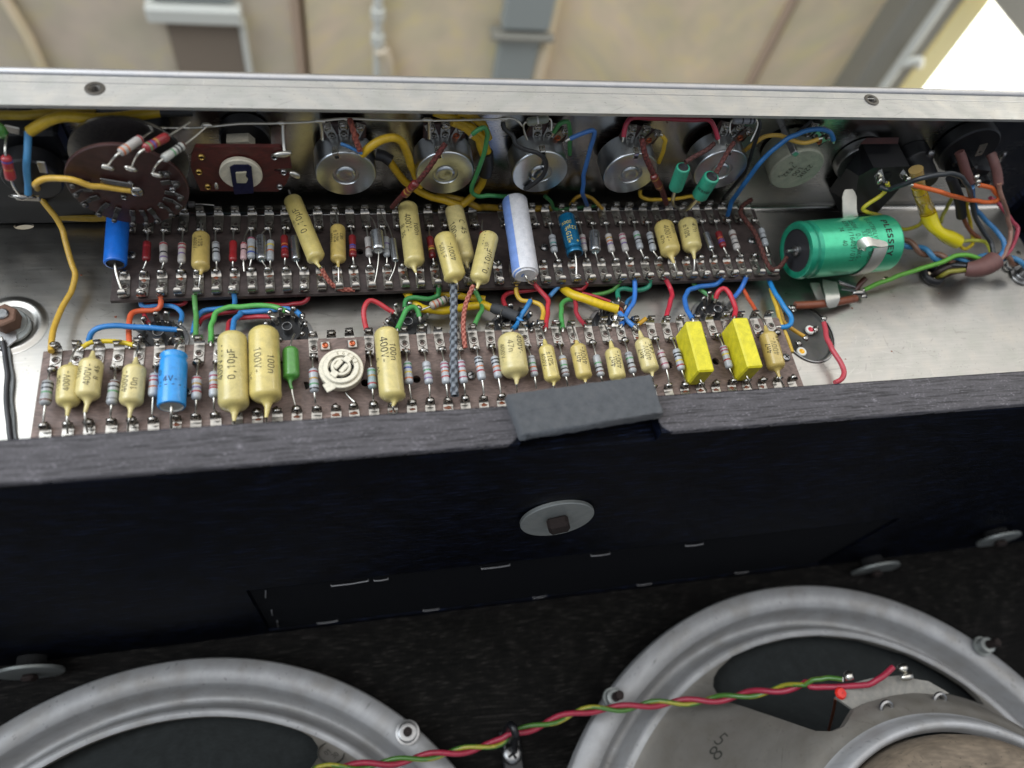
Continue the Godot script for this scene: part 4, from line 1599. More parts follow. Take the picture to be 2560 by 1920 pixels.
func build_upper_parts() -> void:
	var gr := "#a5a9ad"
	var wm := "#b1aeaa"
	var rd := "#7c1f22"
	var G := "resistors on the upper tag board"
	# left end
	can(V(-76,15.5,-199.8), V(-76,13.5,-180.3), 3.75, "blue_plastic", null, V(-74.2,10,-171.9), "plain deep blue electrolytic capacitor at the left end of the upper tag board", {"bevel": 0.16, "dip": 0.0006, "lead_r": 0.00055})
	R(V(-66.7,12,-191.3), V(-66.5,12,-182.6), V(-67.1,10.5,-197.5), V(-67.6,10.5,-180.3), 1.4, rd, "r30", "plain dark red resistor, first one right of the deep blue capacitor", G)
	R(V(-61.2,12,-190.7), V(-60.7,12,-181.7), V(-62,10.5,-196.8), V(-61.5,10.5,-180.3), 1.4, wm, "r14 k55 v80", "pale resistor with red and black bands, second one right of the deep blue capacitor", G)
	R(V(-54.9,12,-190.3), V(-54.7,12,-181.2), V(-55.2,10.5,-197.2), V(-55.7,10.5,-180.4), 1.4, wm, "r14 p32 v58", "pale resistor with red, pink and purple bands, left of the small amber capacitor", G)
	mustard(V(-48.5,12.5,-193.9), V(-48.2,12.5,-178.1), 3.1, V(-49.2,10.5,-202), V(-49.2,9.5,-171.2), [["±10%", 1.5, 0.36, -0.35, "d", "ink"], ["400V-", 1.5, 0.42, 0.25, "d", "ink"]], "small amber dipped capacitor near the left end of the upper tag board", {"mat": "mustard_dark"})
	R(V(-43.5,12,-190.4), V(-43,12,-181.6), V(-44,10.5,-196.9), V(-43.2,10.5,-179.9), 1.4, gr, "k40 k58 e15", "grey resistor with two black bands, right of the small amber capacitor", G)
	R(V(-37.4,12,-190.7), V(-37.4,12,-181.4), V(-37.6,10.5,-198.4), V(-37.7,10.5,-179.7), 1.4, "#98262a", "r50", "bright dark red resistor between two grey banded ones on the upper board", G)
	R(V(-33.7,12,-189.9), V(-33.8,12,-182), V(-31.6,10.5,-199.1), V(-33.7,10.5,-178), 1.15, "#c9a9ab", "r12 k45", "tiny pink foil capacitor marked with black print, on the upper board", "")
	R(V(-31.1,12,-192.1), V(-31.1,12,-182.3), V(-31.4,10.5,-197.2), V(-31.8,10.5,-180), 1.45, gr, "p10 d52 b75", "grey resistor between the pink foil capacitor and the clear one marked 220", G)
	can(V(-27.7,12,-192.6), V(-27.4,12,-181.6), 1.95, "silver_foil", V(-25.4,10.5,-197.6), V(-25.8,10,-179.7), "clear silver foil capacitor printed 220", {"called": "foil_capacitor", "end": "green_bung", "bevel": 0.35, "lead_r": 0.00025, "print": [["220", 1.5, 0.35, 0.1, "u", "ink_black"]]})
	R(V(-24.3,12,-190.7), V(-24.5,12,-181.3), V(-24.7,10.5,-196.5), V(-24.6,10.5,-179.8), 1.35, gr, "y28 o55", "grey resistor with yellow and orange bands, right of the foil capacitor printed 220", G)
	R(V(-19.4,12,-192.8), V(-19.3,12,-182.4), V(-19.5,10.5,-197.5), V(-19.6,10.5,-180.7), 1.4, rd, "o44 b58 r74", "red resistor with blue band, left of the large leaning capacitor", G)
	can(V(-15.7,11.5,-192.4), V(-15.4,11.5,-181.6), 1.75, "silver_foil", null, V(-14,10,-178.2), "silver foil capacitor tucked under the large leaning capacitor", {"called": "foil_capacitor", "end": "green_bung", "bevel": 0.35, "lead_r": 0.00025})
	mustard(V(-16.1,17,-206.7), V(-7.8,15.5,-178.3), 3.4, V(-17.1,17,-210.4), null, [["0,10µF", 2.3, 0.45, -0.15, "u", "ink"], ["13P", 1.3, 0.44, 0.65, "u", "ink_faint"]], "large leaning yellow capacitor printed 0,10µF on the upper board", {"tip": 1.0})
	mustard(V(0.2,12.5,-196.2), V(-0.4,12.5,-179.6), 2.85, V(-0.3,10.5,-205.6), V(-0.7,9.5,-170.8), [["±10%", 1.7, 0.4, 0.0, "d", "ink_black"], ["400V-", 1.3, 0.42, 0.75, "d", "ink"], ["C86", 1.3, 0.4, -0.75, "d", "ink"]], "small amber capacitor printed ±10%, right of the large leaning one", {"mat": "mustard_dark"})
	R(V(5.3,12,-192.3), V(5,12,-182), V(4.9,10.5,-196.9), V(5.2,10.5,-179.8), 1.4, rd, "b52 v62 o75", "red resistor with blue and purple bands, right of the amber capacitor printed ±10%", G)
	R(V(11.1,11.5,-191.7), V(11,11.5,-182.4), V(10.8,10.5,-197.4), V(11.3,10.5,-179.4), 1.35, wm, "n60", "pale resistor partly behind the large silver foil capacitor", G)
	can(V(14.3,15,-191.5), V(14.4,14.5,-182.6), 2.6, "silver_foil", V(12.5,10.5,-203.1), V(12,9.5,-170.8), "large silver foil capacitor with blue grey end, above two pale resistors", {"called": "foil_capacitor", "end": "white_bung", "bevel": 0.3, "lead_r": 0.00025})
	R(V(17.9,11.5,-191.6), V(17.5,11.5,-182.2), V(17.3,10.5,-197.8), V(17.3,10.5,-179.2), 1.35, gr, "v40 e70", "grey resistor between the large and the slim silver foil capacitors", G)
	can(V(20.2,12.5,-189.6), V(20.5,12.5,-179.4), 1.4, "silver_foil", V(16.7,10.5,-205.1), V(17.7,9.5,-172.7), "slim silver foil capacitor with dark red end", {"called": "foil_capacitor", "end": "green_bung", "bevel": 0.3, "lead_r": 0.00025})
	mustard(V(27,15,-204.4), V(27.3,14.5,-175.5), 3.85, null, V(28.1,9.5,-169.1), [["100n", 1.9, 0.5, -0.75, "d", "ink_black"], ["400V⎓-".replace("⎓", ""), 2.1, 0.4, 0.0, "d", "ink_black"], ["B 3S", 1.9, 0.5, 0.7, "d", "ink_black"]], "large yellow capacitor printed 100n 400V, upright on the upper board", {"top": 0.01})
	R(V(34.5,12,-190.9), V(34.7,12,-180.4), V(35.1,10.5,-197.4), V(35.1,10.5,-178.6), 1.45, "#6b1b1f", "o52 y62 n76", "dark red resistor with gold and orange bands, under the tall capacitor pair", G)
	mustard(V(45.1,14,-203.9), V(47,13,-178.1), 3.7, null, null, [["C 45", 2.1, 0.48, -0.55, "d", "ink_black"], ["100n", 2.3, 0.5, 0.55, "d", "ink_black"]], "yellow capacitor printed C45, behind two crossing yellow capacitors", {"top": 0.3})
	mustard(V(38.6,20,-185.2), V(41.3,17.5,-165.9), 4.05, null, V(42.3,12,-165.6), [["400V-", 1.9, 0.5, -0.35, "u", "ink"], ["±10%", 1.9, 0.42, 0.45, "u", "ink_faint"]], "front yellow capacitor with a black braided sleeve on its lead", {"tip": 0.3, "top": 0.05})
	mustard(V(56.2,20,-185.3), V(49.6,16.5,-165.5), 3.7, null, null, [["0,10µF", 2.1, 0.64, -0.55, "u", "ink_black"], ["13P", 1.4, 0.36, -0.05, "u", "ink_faint"], [".....", 1.6, 0.2, 0.4, "u", "ink"]], "front yellow capacitor leaning left, with a red braided sleeve on its lead", {"tip": 0.75, "top": 0.02})
	R(V(55.3,12,-192.8), V(55,12,-183.7), V(56.5,10.5,-199.9), V(58.9,10.5,-178), 1.4, rd, "r50", "dark red resistor behind the capacitor that leans left", G)
	# white electrolytic with a blue side
	var w := can(V(68.8,18.5,-202.8), V(67.7,17.5,-167.5), 5.0, "white_film", null, V(72.1,10,-168.5), "large white electrolytic capacitor with a pale blue side, middle of the upper board", {"bevel": 0.12, "end": "white_film", "dip": -0.0005})
	var m := Mb.new()
	var rows := []
	var nn := []
	for k in 13:
		var f := lerpf(0.42, 1.75, k / 12.0)
		var d := Vector3(sin(f), 0, cos(f))
		var len: float = V(68.8,18.5,-202.8).distance_to(V(67.7,17.5,-167.5))
		rows.append(PackedVector3Array([d * 0.0046, d * 0.00504 + Vector3(0, 0.0007, 0), d * 0.00504 + Vector3(0, len - 0.0007, 0), d * 0.0045 + Vector3(0, len + 0.00008, 0), d * 0.0012 + Vector3(0, len + 0.0006, 0)]))
		nn.append(PackedVector3Array([d, d, d, (d + Vector3.UP).normalized(), Vector3.UP]))
	m.grid(rows, nn)
	part(w, "side_band", m.done(), mats.pale_blue, Transform3D(), "pale blue side of the white capacitor")
	R(V(83.1,12,-190.5), V(82.7,12,-181.8), V(83,10.5,-200), V(83.9,10.5,-179.2), 1.45, gr, "e28 s52 k72", "grey resistor beside the cross head screw near the white capacitor", G)
	can(V(89.9,14.5,-197.6), V(90.3,13.5,-179.5), 3.35, "teal_film", V(88.9,10.5,-204.2), V(89.6,9.5,-169.3), "metallic blue capacitor with gold print 22µF and two plus signs", {"bevel": 0.12, "groove": 0.86, "dip": 0.0006, "print": [["300V", 1.3, 0.26, 0.3, "t", "gold_print"], ["22µF", 1.6, 0.4, -0.1, "t", "gold_print"], ["GIE", 1.8, 0.62, 0.3, "d", "gold_print"], ["+", 2.0, 0.76, -0.6, "h", "gold_print"], ["+", 2.0, 0.76, 0.4, "h", "gold_print"]]})
	R(V(96,11,-191.2), V(95.5,11,-182.7), V(96.5,10.5,-197.9), V(95.5,10.5,-179.6), 1.35, wm, "p30 v60", "pale pink banded resistor half hidden by the metallic blue capacitor", G)
	can(V(100.8,12.5,-191.3), V(99.2,12.5,-181.4), 2.3, "silver_foil", V(100.8,10.5,-198.1), V(100.3,10,-178.2), "silver foil capacitor printed 470", {"called": "foil_capacitor", "end": "green_bung", "bevel": 0.3, "lead_r": 0.00025, "print": [["470", 1.4, 0.3, -0.2, "u", "ink_black"]]})
	R(V(106.6,12,-190.5), V(106.4,12,-181.3), V(107.6,10.5,-197.7), V(107.4,10.5,-179), 1.4, wm, "d28 o45 v60", "pale resistor with gold, orange and purple bands, right of the foil capacitor printed 470", G)
	R(V(112.5,12,-190.6), V(112.3,12,-181.4), V(113.9,10.5,-197.9), V(113.6,10.5,-179.4), 1.4, wm, "p14 p35 v60", "pale resistor with two pink bands and a purple one on the upper board", G)
	R(V(118.9,12,-191.5), V(118.7,12,-182.4), V(119.8,10.5,-198.1), V(119.8,10.5,-179.5), 1.4, gr, "g30 k50 e70", "grey resistor with green and black bands on the upper board", G)
	R(V(124.6,12,-190.9), V(124,12,-181.4), V(126.5,10.5,-198.2), V(126.1,10.5,-178.7), 1.4, gr, "k45 k65 e20", "grey resistor with two black bands, left of the twin 47n capacitors", G)
	mustard(V(130.6,14,-193.9), V(130.4,13.5,-178.2), 4.05, V(131,10.5,-201), V(132.5,9.5,-169.4), [["400V-", 2.0, 0.5, 0.05, "d", "ink"], ["47n", 1.7, 0.36, -0.7, "d", "ink_faint"], ["47n", 1.6, 0.62, 0.7, "d", "ink_black"]], "left one of the twin yellow capacitors printed 47n on the upper board", {"tip": 1.1})
	mustard(V(141.2,14.5,-194.8), V(140.1,13.5,-180), 3.95, V(140,10.5,-205.2), V(139.4,9.5,-170.8), [["47n", 1.8, 0.42, -0.4, "d", "ink_black"], ["±10%", 1.9, 0.5, 0.5, "d", "ink_black"]], "right one of the twin yellow capacitors, printed ±10% 47n", {"tip": 1.1})
	can(V(149.1,12,-190), V(149.4,12,-181.5), 1.55, "silver_foil", V(150,10.5,-197.5), V(151.2,10,-179.5), "slim silver foil capacitor right of the twin 47n capacitors", {"called": "foil_capacitor", "end": "green_bung", "bevel": 0.35, "lead_r": 0.00025})
	R(V(155,12,-190.6), V(155.1,12,-182.3), V(156.4,10.5,-196.7), V(156.6,10.5,-179.2), 1.4, rd, "o45 v58 b70", "red resistor with orange and purple bands, near the right end of the upper board", G)
	R(V(161.3,12,-191.1), V(160.9,12,-180.9), V(162.5,10.5,-197.5), V(162.9,10.5,-179.5), 1.45, wm, "n30 e50 k72", "pale resistor left of the cross head screw at the right end of the upper board", G)
	R(V(175.2,12,-191.9), V(174.3,12,-182.3), V(175.2,10.5,-196.5), V(174.9,10.5,-178.8), 1.4, gr, "e35 k60", "grey resistor at the right edge of the upper board, beside a dark sleeve", G)


func box_capacitor(a: Vector3, b: Vector3, c2: Vector3, d: Vector3, drop: Vector3, label: String, l1: Vector3, l2: Vector3) -> void:   # four top corners, far left first, and the way down
	var mid := (a + b + c2 + d) * 0.25 + drop
	var t := thing("box_capacitor", label, "capacitor", Transform3D(Basis(), mid), "bright yellow box capacitors")
	var m := Mb.new()
	var x := ((b + c2) - (a + d)) * 0.5
	var z := ((d + c2) - (a + b)) * 0.5
	var xl := x.length()
	var zl := z.length()
	x = x / xl
	z = (z - x * z.dot(x)).normalized()
	var y := z.cross(x).normalized()
	if y.y < 0.0:
		y = -y
	var h := absf(drop.dot(y))
	m.box(Transform3D(Basis(x, y, z), (a + b + c2 + d) * 0.25 - mid - y * h * 0.5), Vector3(xl, h, zl), 0.0006)
	part(t, "case", m.done(), mats.box_yellow)
	var near := (c2 + d) * 0.5 - y * h * 0.62
	var far := (a + b) * 0.5 - y * h * 0.62
	lead(t, near, z, l1, 0.0004)
	lead(t, far, -z, l2, 0.0004)


func build_lower_parts() -> void:
	var gr := "#a3a7aa"
	var lg := "#aeb3b8"
	var G := "resistors on the lower tag board"
	R(V(-92.3,12.5,-135.7), V(-92.2,12.5,-126.8), V(-93,10.5,-141), V(-92.8,10.5,-122.1), 1.72, gr, "k18 k36 g53 n84", "grey resistor with black and green bands at the left end of the lower board", G)
	mustard(V(-86.2,13,-139.8), V(-85.5,13,-126.1), 3.5, V(-85.2,10.5,-150.4), V(-85.8,9.5,-118), [["400V⎓".replace("⎓", "-"), 1.8, 0.5, -0.35, "u", "ink"], ["-10%", 1.7, 0.52, 0.45, "u", "ink"]], "leftmost yellow capacitor on the lower board", {"tip": 1.1, "top": 0.5})
	mustard(V(-79.7,14,-141.5), V(-80.1,13.5,-127.7), 3.65, V(-80.1,10.5,-150.4), V(-80.1,9.5,-118), [["10n", 1.8, 0.42, 0.5, "u", "ink"], ["400V-", 1.9, 0.5, -0.35, "u", "ink"], ["R 45", 1.5, 0.42, -1.05, "u", "ink_black"]], "yellow capacitor printed 10n overlapping the leftmost one on the lower board", {"tip": 1.3, "top": 0.9})
	R(V(-72.8,12.5,-134.5), V(-73,12.5,-125.5), V(-73.6,10.5,-140.4), V(-73.6,10.5,-122.6), 1.72, gr, "n14 k32 g50 e80", "grey resistor with black and green bands between two yellow 10n capacitors", G)
	mustard(V(-66.7,13.5,-138.7), V(-67.2,13,-124.6), 3.6, V(-67.3,10.5,-149.4), V(-68.4,9.5,-117.4), [["400V-", 1.9, 0.5, 0.25, "u", "ink"], ["10n", 1.8, 0.56, -0.55, "u", "ink"], ["-10%", 1.5, 0.38, 0.95, "u", "ink"]], "yellow capacitor printed 400V, left of the light blue electrolytic", {"tip": 1.2, "top": 0.9})
	R(V(-60.9,12.5,-136.3), V(-60.9,12.5,-127.5), V(-61.4,10.5,-141), V(-61.3,10.5,-122.5), 1.6, lg, "p20 r36 o62", "pale grey resistor with pink and orange bands, left of the light blue electrolytic", G)
	can(V(-54.9,14.5,-141.7), V(-54.8,14,-122.7), 4.3, "sky_blue_plastic", V(-53.8,10.5,-150), V(-55.6,9.5,-117.6), "light blue electrolytic capacitor with a plus sign, on the lower board", {"bevel": 0.12, "groove": 0.1, "end": "white_bung", "dip": 0.0005, "lead_r": 0.0005, "print": [["+", 2.2, 0.27, 0.85, "h", "ink_black"], ["0", 1.9, 0.42, 0.6, "h", "ink"], ["6,4V-", 1.9, 0.58, 0.1, "h", "ink_black"], ["______", 2.6, 0.68, 0.0, "h", "ink"]]})
	R(V(-47.9,12.5,-134.3), V(-47.8,12.5,-125.5), V(-48.1,10.5,-140.6), V(-48.2,10.5,-122.4), 1.6, lg, "r14 d38 v52 r70", "pale resistor with red, gold and purple bands, right of the light blue electrolytic", G)
	R(V(-42.6,12.5,-135.7), V(-42.4,12.5,-126), V(-42.7,10.5,-140.7), V(-42.6,10.5,-122.8), 1.6, lg, "p22 d40 r58 r68", "pale resistor with red bands, left of the pair of large yellow capacitors", G)
	mustard(V(-36.6,15.5,-148), V(-35.8,15,-120), 4.85, null, V(-36.2,9.5,-116.9), [["400V...", 2.3, 0.45, 0.55, "u", "ink"], ["0,10µF", 2.3, 0.5, -0.35, "u", "ink"]], "large yellow capacitor printed 0,10µF, left of a pair on the lower board", {"tip": 0.9, "top": 0.01})
	mustard(V(-26.5,15.5,-149.5), V(-26,15,-121.8), 5.1, null, V(-26.2,9.5,-115.7), [["100n", 2.2, 0.58, -0.75, "d", "ink"], ["100V-", 2.4, 0.52, 0.1, "d", "ink_faint"], ["3S", 2.0, 0.7, 0.8, "d", "ink_faint"]], "large yellow capacitor printed 100n, right of a pair on the lower board", {"tip": 1.1, "top": 0.01})
	mustard(V(-18.1,12.5,-143.3), V(-18,12.5,-131.2), 2.75, V(-16.8,10.5,-150.3), V(-17.2,10.5,-122.6), [], "small glossy green dipped capacitor, left of the round trimmer", {"mat": "green_dip", "tip": 1.4, "top": 0.02, "group": ""})
	R(V(-10.8,12.5,-134.8), V(-10.7,12.5,-125.6), V(-11.1,10.5,-140.1), V(-10.6,10.5,-122.5), 1.6, "#aab0b6", "r18 d46 g70 k88", "grey resistor with red, gold and green bands, left of the round trimmer", G)
	# trimmer
	var base := V(-1.6,13,-133)
	var t := thing("trimmer", "round cream trimmer potentiometer with a screwdriver slot, on its own small brown plate", "trimmer", Transform3D(Basis(), base))
	var m := Mb.new()
	var pl := [V(-9.2,12,-145.9),V(-8.4,12,-146.8),V(6.4,12,-146.9),V(7,12,-145.7),V(6.8,12,-137.2),V(5.4,12,-131.3),V(-8.8,12,-131.3)]
	var poly := PackedVector2Array()
	for p in pl:
		poly.push_back(Vector2(p.x - base.x, p.z - base.z))
	m.prism(poly, -0.002, -0.001)
	part(t, "plate", m.done(), mats.board)
	for q in [V(-6.5,13,-143.5), V(2.7,13,-143.8)]:
		m = Mb.new()
		m.box(Transform3D(Basis(Vector3.UP, 0.05), q - base + Vector3(0, -0.0003, 0)), V(3.3, 0.6, 3.3), 0.0002)
		part(t, "terminal", m.done(), mats.tag_metal)
		m = Mb.new()
		m.lathe([[0.0, 0.0011], [0.0006, 0.0010], [0.0007, 0.0008], [0.0002, 0.0004], [0.0001, 0.00005]], 16, Transform3D(Basis(), q - base))
		part(t, "rivet", m.done(), mats.copper)
	var lift := Transform3D(Basis(Vector3(0.15, 0, 0).normalized(), 0.06), Vector3(0, 0.0014, 0))
	m = Mb.new()
	m.lathe([[-0.0025, 0.0072], [0.0, 0.0074], [0.0006, 0.0074], [0.0008, 0.0072], [0.0008, 0.002]], 44, lift)
	part(t, "base_disc", m.done(), mats.trim_white)
	m = Mb.new()
	m.lathe([[0.0008, 0.0061], [0.0015, 0.0061], [0.0018, 0.0058], [0.0018, 0.0044], [0.0009, 0.0042]], 44, lift)
	m.box(lift * Transform3D(Basis(Vector3.UP, 0.45), Vector3(-0.0042, 0.0006, 0.0066)), Vector3(0.0032, 0.0006, 0.0034), 0.0002)
	part(t, "wiper_ring", m.done(), mats.trim_white)
	m = Mb.new()
	m.cap_disc(0.0009, 0.0044, 1, 6, lift * Transform3D(Basis(Vector3.UP, 0.6), Vector3.ZERO))
	part(t, "recess", m.done(), mats.shadow_black)
	m = Mb.new()
	m.lathe(ring_profile(0.0023, 0.0034, 0.0009, 0.0022), 32, lift)
	for s in [-1.0, 1.0]:
		m.box(lift * Transform3D(Basis(Vector3.UP, 0.85), Basis(Vector3.UP, 0.85) * Vector3(0, 0.0019, s * 0.0012)), Vector3(0.0036, 0.001, 0.0017), 0.0002)
		m.box(lift * Transform3D(Basis(Vector3.UP, 0.85), Basis(Vector3.UP, 0.85) * Vector3(s * 0.0034, 0.0019, 0)), Vector3(0.0024, 0.0008, 0.0026), 0.0002)
	part(t, "rotor", m.done(), mats.trim_white)
	m = Mb.new()
	m.cap_disc(0.0012, 0.0024, 1, 20, lift)
	part(t, "slot", m.done(), mats.shadow_black)
	for k in 5:
		var g := -0.5 + 0.36 * k
		print_flat(t, "EGEN5"[k], 0.0011, lift * Transform3D(Basis(Vector3.UP, -g - 0.35) * Basis(Vector3(1, 0, 0), -PI * 0.5), Basis(Vector3.UP, -g - 0.35) * Vector3(0, 0.00186, -0.0052)), mats.ink_faint)
	lead(t, V(-0.5,10,-126.3), Vector3(0.4, 0, 0.9), V(2.2,10.5,-122.1), 0.00045)
	R(V(8.5,12.5,-134.2), V(8.4,12.5,-125.6), V(8.4,10.5,-140.3), V(8.4,10.5,-122.5), 1.55, "#8fa3a8", "g22 d45 r80 n8", "blue grey resistor with green and gold bands, right of the round trimmer", G)
	mustard(V(14.5,15,-147.4), V(14.5,14.5,-119.7), 4.3, V(13.9,14,-151), V(14.9,9.5,-117.2), [["100n", 2.1, 0.4, -0.6, "d", "ink"], ["400V-", 2.5, 0.36, 0.1, "d", "ink"], ["5 45", 1.9, 0.55, 0.95, "d", "ink"]], "tall yellow capacitor printed 400V, right of the trimmer", {"tip": 0.5, "top": 0.3})
	R(V(20.9,12.5,-135.6), V(20.8,12.5,-126.6), V(21.1,10.5,-141), V(21.1,10.5,-122.2), 1.5, lg, "g16 b33 y52 o78", "resistor with green, blue and yellow bands, right of the tall capacitor", G)
	R(V(27.4,12.5,-135.2), V(27.6,12.5,-126.1), V(27.4,10.5,-140.8), V(27.5,10.5,-122.2), 1.5, lg, "e28 g42 p58 v78", "pale resistor with thin green and pink bands, second from the tall capacitor", G)
	R(V(33.7,12.5,-134.8), V(33.5,12.5,-125.8), V(33.6,10.5,-140.7), V(33.7,10.5,-121.8), 1.5, lg, "p16 p32 o48 r72", "pale resistor with an orange band, just left of the black braided sleeve", G)
	R(V(39.5,12.5,-135), V(39.7,12.5,-125.6), V(39.9,10.5,-140.8), V(39.8,10.5,-122.3), 1.5, lg, "p16 p33 o52 p78", "pale resistor with an orange band, just right of the black braided sleeve", G)
	R(V(46,12.5,-136.1), V(46.2,12.5,-126.5), V(46.2,10.5,-141.4), V(46.5,10.5,-122.2), 1.5, lg, "k16 k28 o45 r64", "resistor with black, orange and red bands beside the slotted screw", G)
	R(V(45.9,12.5,-136.1), V(46.2,12.5,-126.7), V(46.2,10.5,-141.4), V(46.3,10.5,-122.5), 1.5, lg, "k14 k30 o48 r66", "resistor with black, orange and red bands, second right of the slotted screw", G)
	R(V(51.8,12.5,-135.9), V(52.1,12.5,-126.8), V(52.1,10.5,-141.1), V(52.4,10.5,-122), 1.5, lg, "k20 k35 o52 r72", "resistor with black, orange and red bands, left of the fat 47n capacitor", G)
	mustard(V(58.4,14.5,-142.9), V(57.8,14,-126.2), 4.9, null, V(58.5,9.5,-122.6), [["47n", 2.0, 0.4, 0.05, "d", "ink_faint"], ["400V-", 1.9, 0.36, -0.65, "d", "ink"], ["400V-", 1.8, 0.5, 0.75, "d", "ink_faint"]], "fat yellow capacitor printed 47n on the lower board", {"tip": 0.6, "top": 0.1})
	R(V(65.1,12.5,-135.3), V(65.1,12.5,-126.7), V(64.7,10.5,-140.6), V(65.4,10.5,-123), 1.45, lg, "e18 g42 o60 p80", "slim pale resistor right of the fat 47n capacitor", G)
	mustard(V(71,13.5,-138.3), V(71.1,13,-124), 2.85, V(71.1,10.5,-149.6), V(72,9.5,-122.1), [["±10%", 1.7, 0.45, -0.2, "d", "ink"], ["400V-", 1.6, 0.48, 0.65, "d", "ink"]], "narrow yellow capacitor printed ±10%, right of the fat 47n one", {"tip": 0.6, "top": 1.0})
	R(V(76.6,12.5,-134.6), V(76.5,12.5,-125.8), V(77.1,10.5,-141.4), V(77.1,10.5,-123.1), 1.5, gr, "d24 g50 k67 n86", "grey resistor with green and black bands, first of three left of the foam pad middle", G)
	mustard(V(82.9,13.5,-138.1), V(83,13,-124.4), 2.95, V(83.5,10.5,-149.6), V(84,9.5,-122.7), [["4n7", 1.8, 0.45, 0.3, "u", "ink"], ["400V-", 1.8, 0.42, -0.4, "u", "ink"]], "narrow yellow capacitor printed 4n7, first of three above the foam pad", {"tip": 0.5, "top": 0.7})
	R(V(89.4,12.5,-134.1), V(89.5,12.5,-125.1), V(90.1,10.5,-141.9), V(90.2,10.5,-123.2), 1.5, gr, "g42 k63 n82", "grey resistor between the first and second 4n7 capacitors", G)
	mustard(V(95.7,13.5,-135.5), V(95.4,13,-123.1), 3.0, V(96.3,10.5,-148.9), V(96.4,9.5,-120.9), [["4n7", 1.8, 0.5, 0.35, "u", "ink"], ["400V-", 1.8, 0.46, -0.35, "u", "ink"]], "narrow yellow capacitor printed 4n7, second of three above the foam pad", {"tip": 0.5, "top": 1.2})
	R(V(101.9,12.5,-134.6), V(101.9,12.5,-125.6), V(102.5,10.5,-141.2), V(102.6,10.5,-123.3), 1.5, gr, "e18 g34 k58 n78", "grey resistor between the second and third 4n7 capacitors", G)
	mustard(V(108.2,13.5,-139), V(108.6,13,-125.6), 3.2, V(108.7,10.5,-148.4), V(110.1,9.5,-122.9), [["4n7", 1.7, 0.5, 0.7, "u", "ink"], ["400V-", 1.9, 0.48, 0.0, "u", "ink_faint"], ["C45", 1.7, 0.4, -0.7, "u", "ink"]], "narrow yellow capacitor printed C45, third of three above the foam pad", {"tip": 0.6, "top": 1.2})
	R(V(114.5,12.5,-134.8), V(115,12.5,-126.3), V(115.4,10.5,-141.5), V(115.5,10.5,-121.9), 1.5, "#b3a9aa", "p22 n42 p75", "dull pinkish resistor right of the third 4n7 capacitor", G)
	R(V(121,12.5,-134.9), V(120.9,12.5,-125.6), V(121.5,10.5,-141.5), V(122.1,10.5,-122.2), 1.5, lg, "k25 k38 y58 r80", "resistor with black and yellow bands, left of the first yellow box capacitor", G)
	box_capacitor(V(123.1,21.5,-141.4), V(129.1,21.5,-141.4), V(129.9,20.5,-120.3), V(123.2,20.5,-120.5), V(0, -11.5, 0), "bright yellow box capacitor, left one of two", V(129.5,10,-117.8), V(128.1,11,-149.5))
	R(V(140.2,12.5,-135.2), V(140,12.5,-125.2), V(140.7,10.5,-141.7), V(141.6,10.5,-121.9), 1.5, lg, "p14 p26 y42 r66", "pale resistor with pink and red bands between the two yellow box capacitors", G)
	box_capacitor(V(143,21.5,-141.9), V(148.9,21.5,-142), V(148.6,20.5,-120.8), V(142,20.5,-120.9), V(0, -11.5, 0), "bright yellow box capacitor, right one of two", V(147.8,10,-118), V(147.6,11,-150.2))
	mustard(V(159.6,13.5,-139), V(158.7,13,-123.4), 3.45, V(160.5,10.5,-149.9), V(161.6,9.5,-117.4), [["4n7", 1.8, 0.5, 0.65, "u", "ink"], ["400V-", 1.9, 0.48, -0.05, "u", "ink_faint"], ["45", 1.7, 0.26, -0.8, "u", "ink"]], "amber capacitor printed 4n7 at the right end of the lower board", {"mat": "mustard_dark", "tip": 1.0, "top": 1.0})


func socket(at: Vector3, label: String, turn: float) -> Node3D:
	var t := thing("valve_socket", label, "socket", Transform3D(Basis(Vector3.UP, turn), Vector3(at.x, 0, at.z)), "valve sockets between the tag boards")
	var m := Mb.new()
	m.lathe([[0.0002, 0.0088], [0.0008, 0.0088], [0.0009, 0.0084], [0.0009, 0.007]], 32)
	part(t, "skirt", m.done(), mats.zinc)
	m = Mb.new()
	m.lathe([[0.0009, 0.0074], [0.0028, 0.0072], [0.0033, 0.0066], [0.0033, 0.0018]], 32)
	part(t, "base", m.done(), mats.black_plastic)
	m = Mb.new()
	m.lathe(ring_profile(0.0015, 0.0018, 0.003, 0.0068, 0.0001), 24)
	part(t, "centre_tube", m.done(), mats.zinc)
	m = Mb.new()
	m.cap_disc(0.0055, 0.0015, 1, 16)
	part(t, "tube_floor", m.done(), mats.black_plastic)
	for k in 9:
		var b := Basis(Vector3.UP, TAU * k / 10.0 + rng.randf_range(-0.1, 0.1))
		m = Mb.new()
		var lean := rng.randf_range(0.0, 0.0016)
		strip(m, [Vector3(0, 0.0032, 0.0046), Vector3(0, 0.0045, 0.0047), Vector3(0, 0.0062, 0.0052 + lean * 0.4), Vector3(0, 0.0082, 0.0058 + lean), Vector3(0, 0.009, 0.006 + lean)], [0.0016, 0.0016, 0.002, 0.002, 0.0008], 0.0003)
		part(t, "pin_lug", m.done(), mats.tag_metal, Transform3D(b, Vector3.ZERO))
		if rng.randf() < 0.6:
			m = Mb.new()
			m.blob(Vector3(0, 0.0084, 0.006 + lean), Vector3(0.0012, 0.0011, 0.0009), rng, 0.3)
			part(t, "solder", m.done(), mats.solder, Transform3D(b, Vector3.ZERO))
	return t


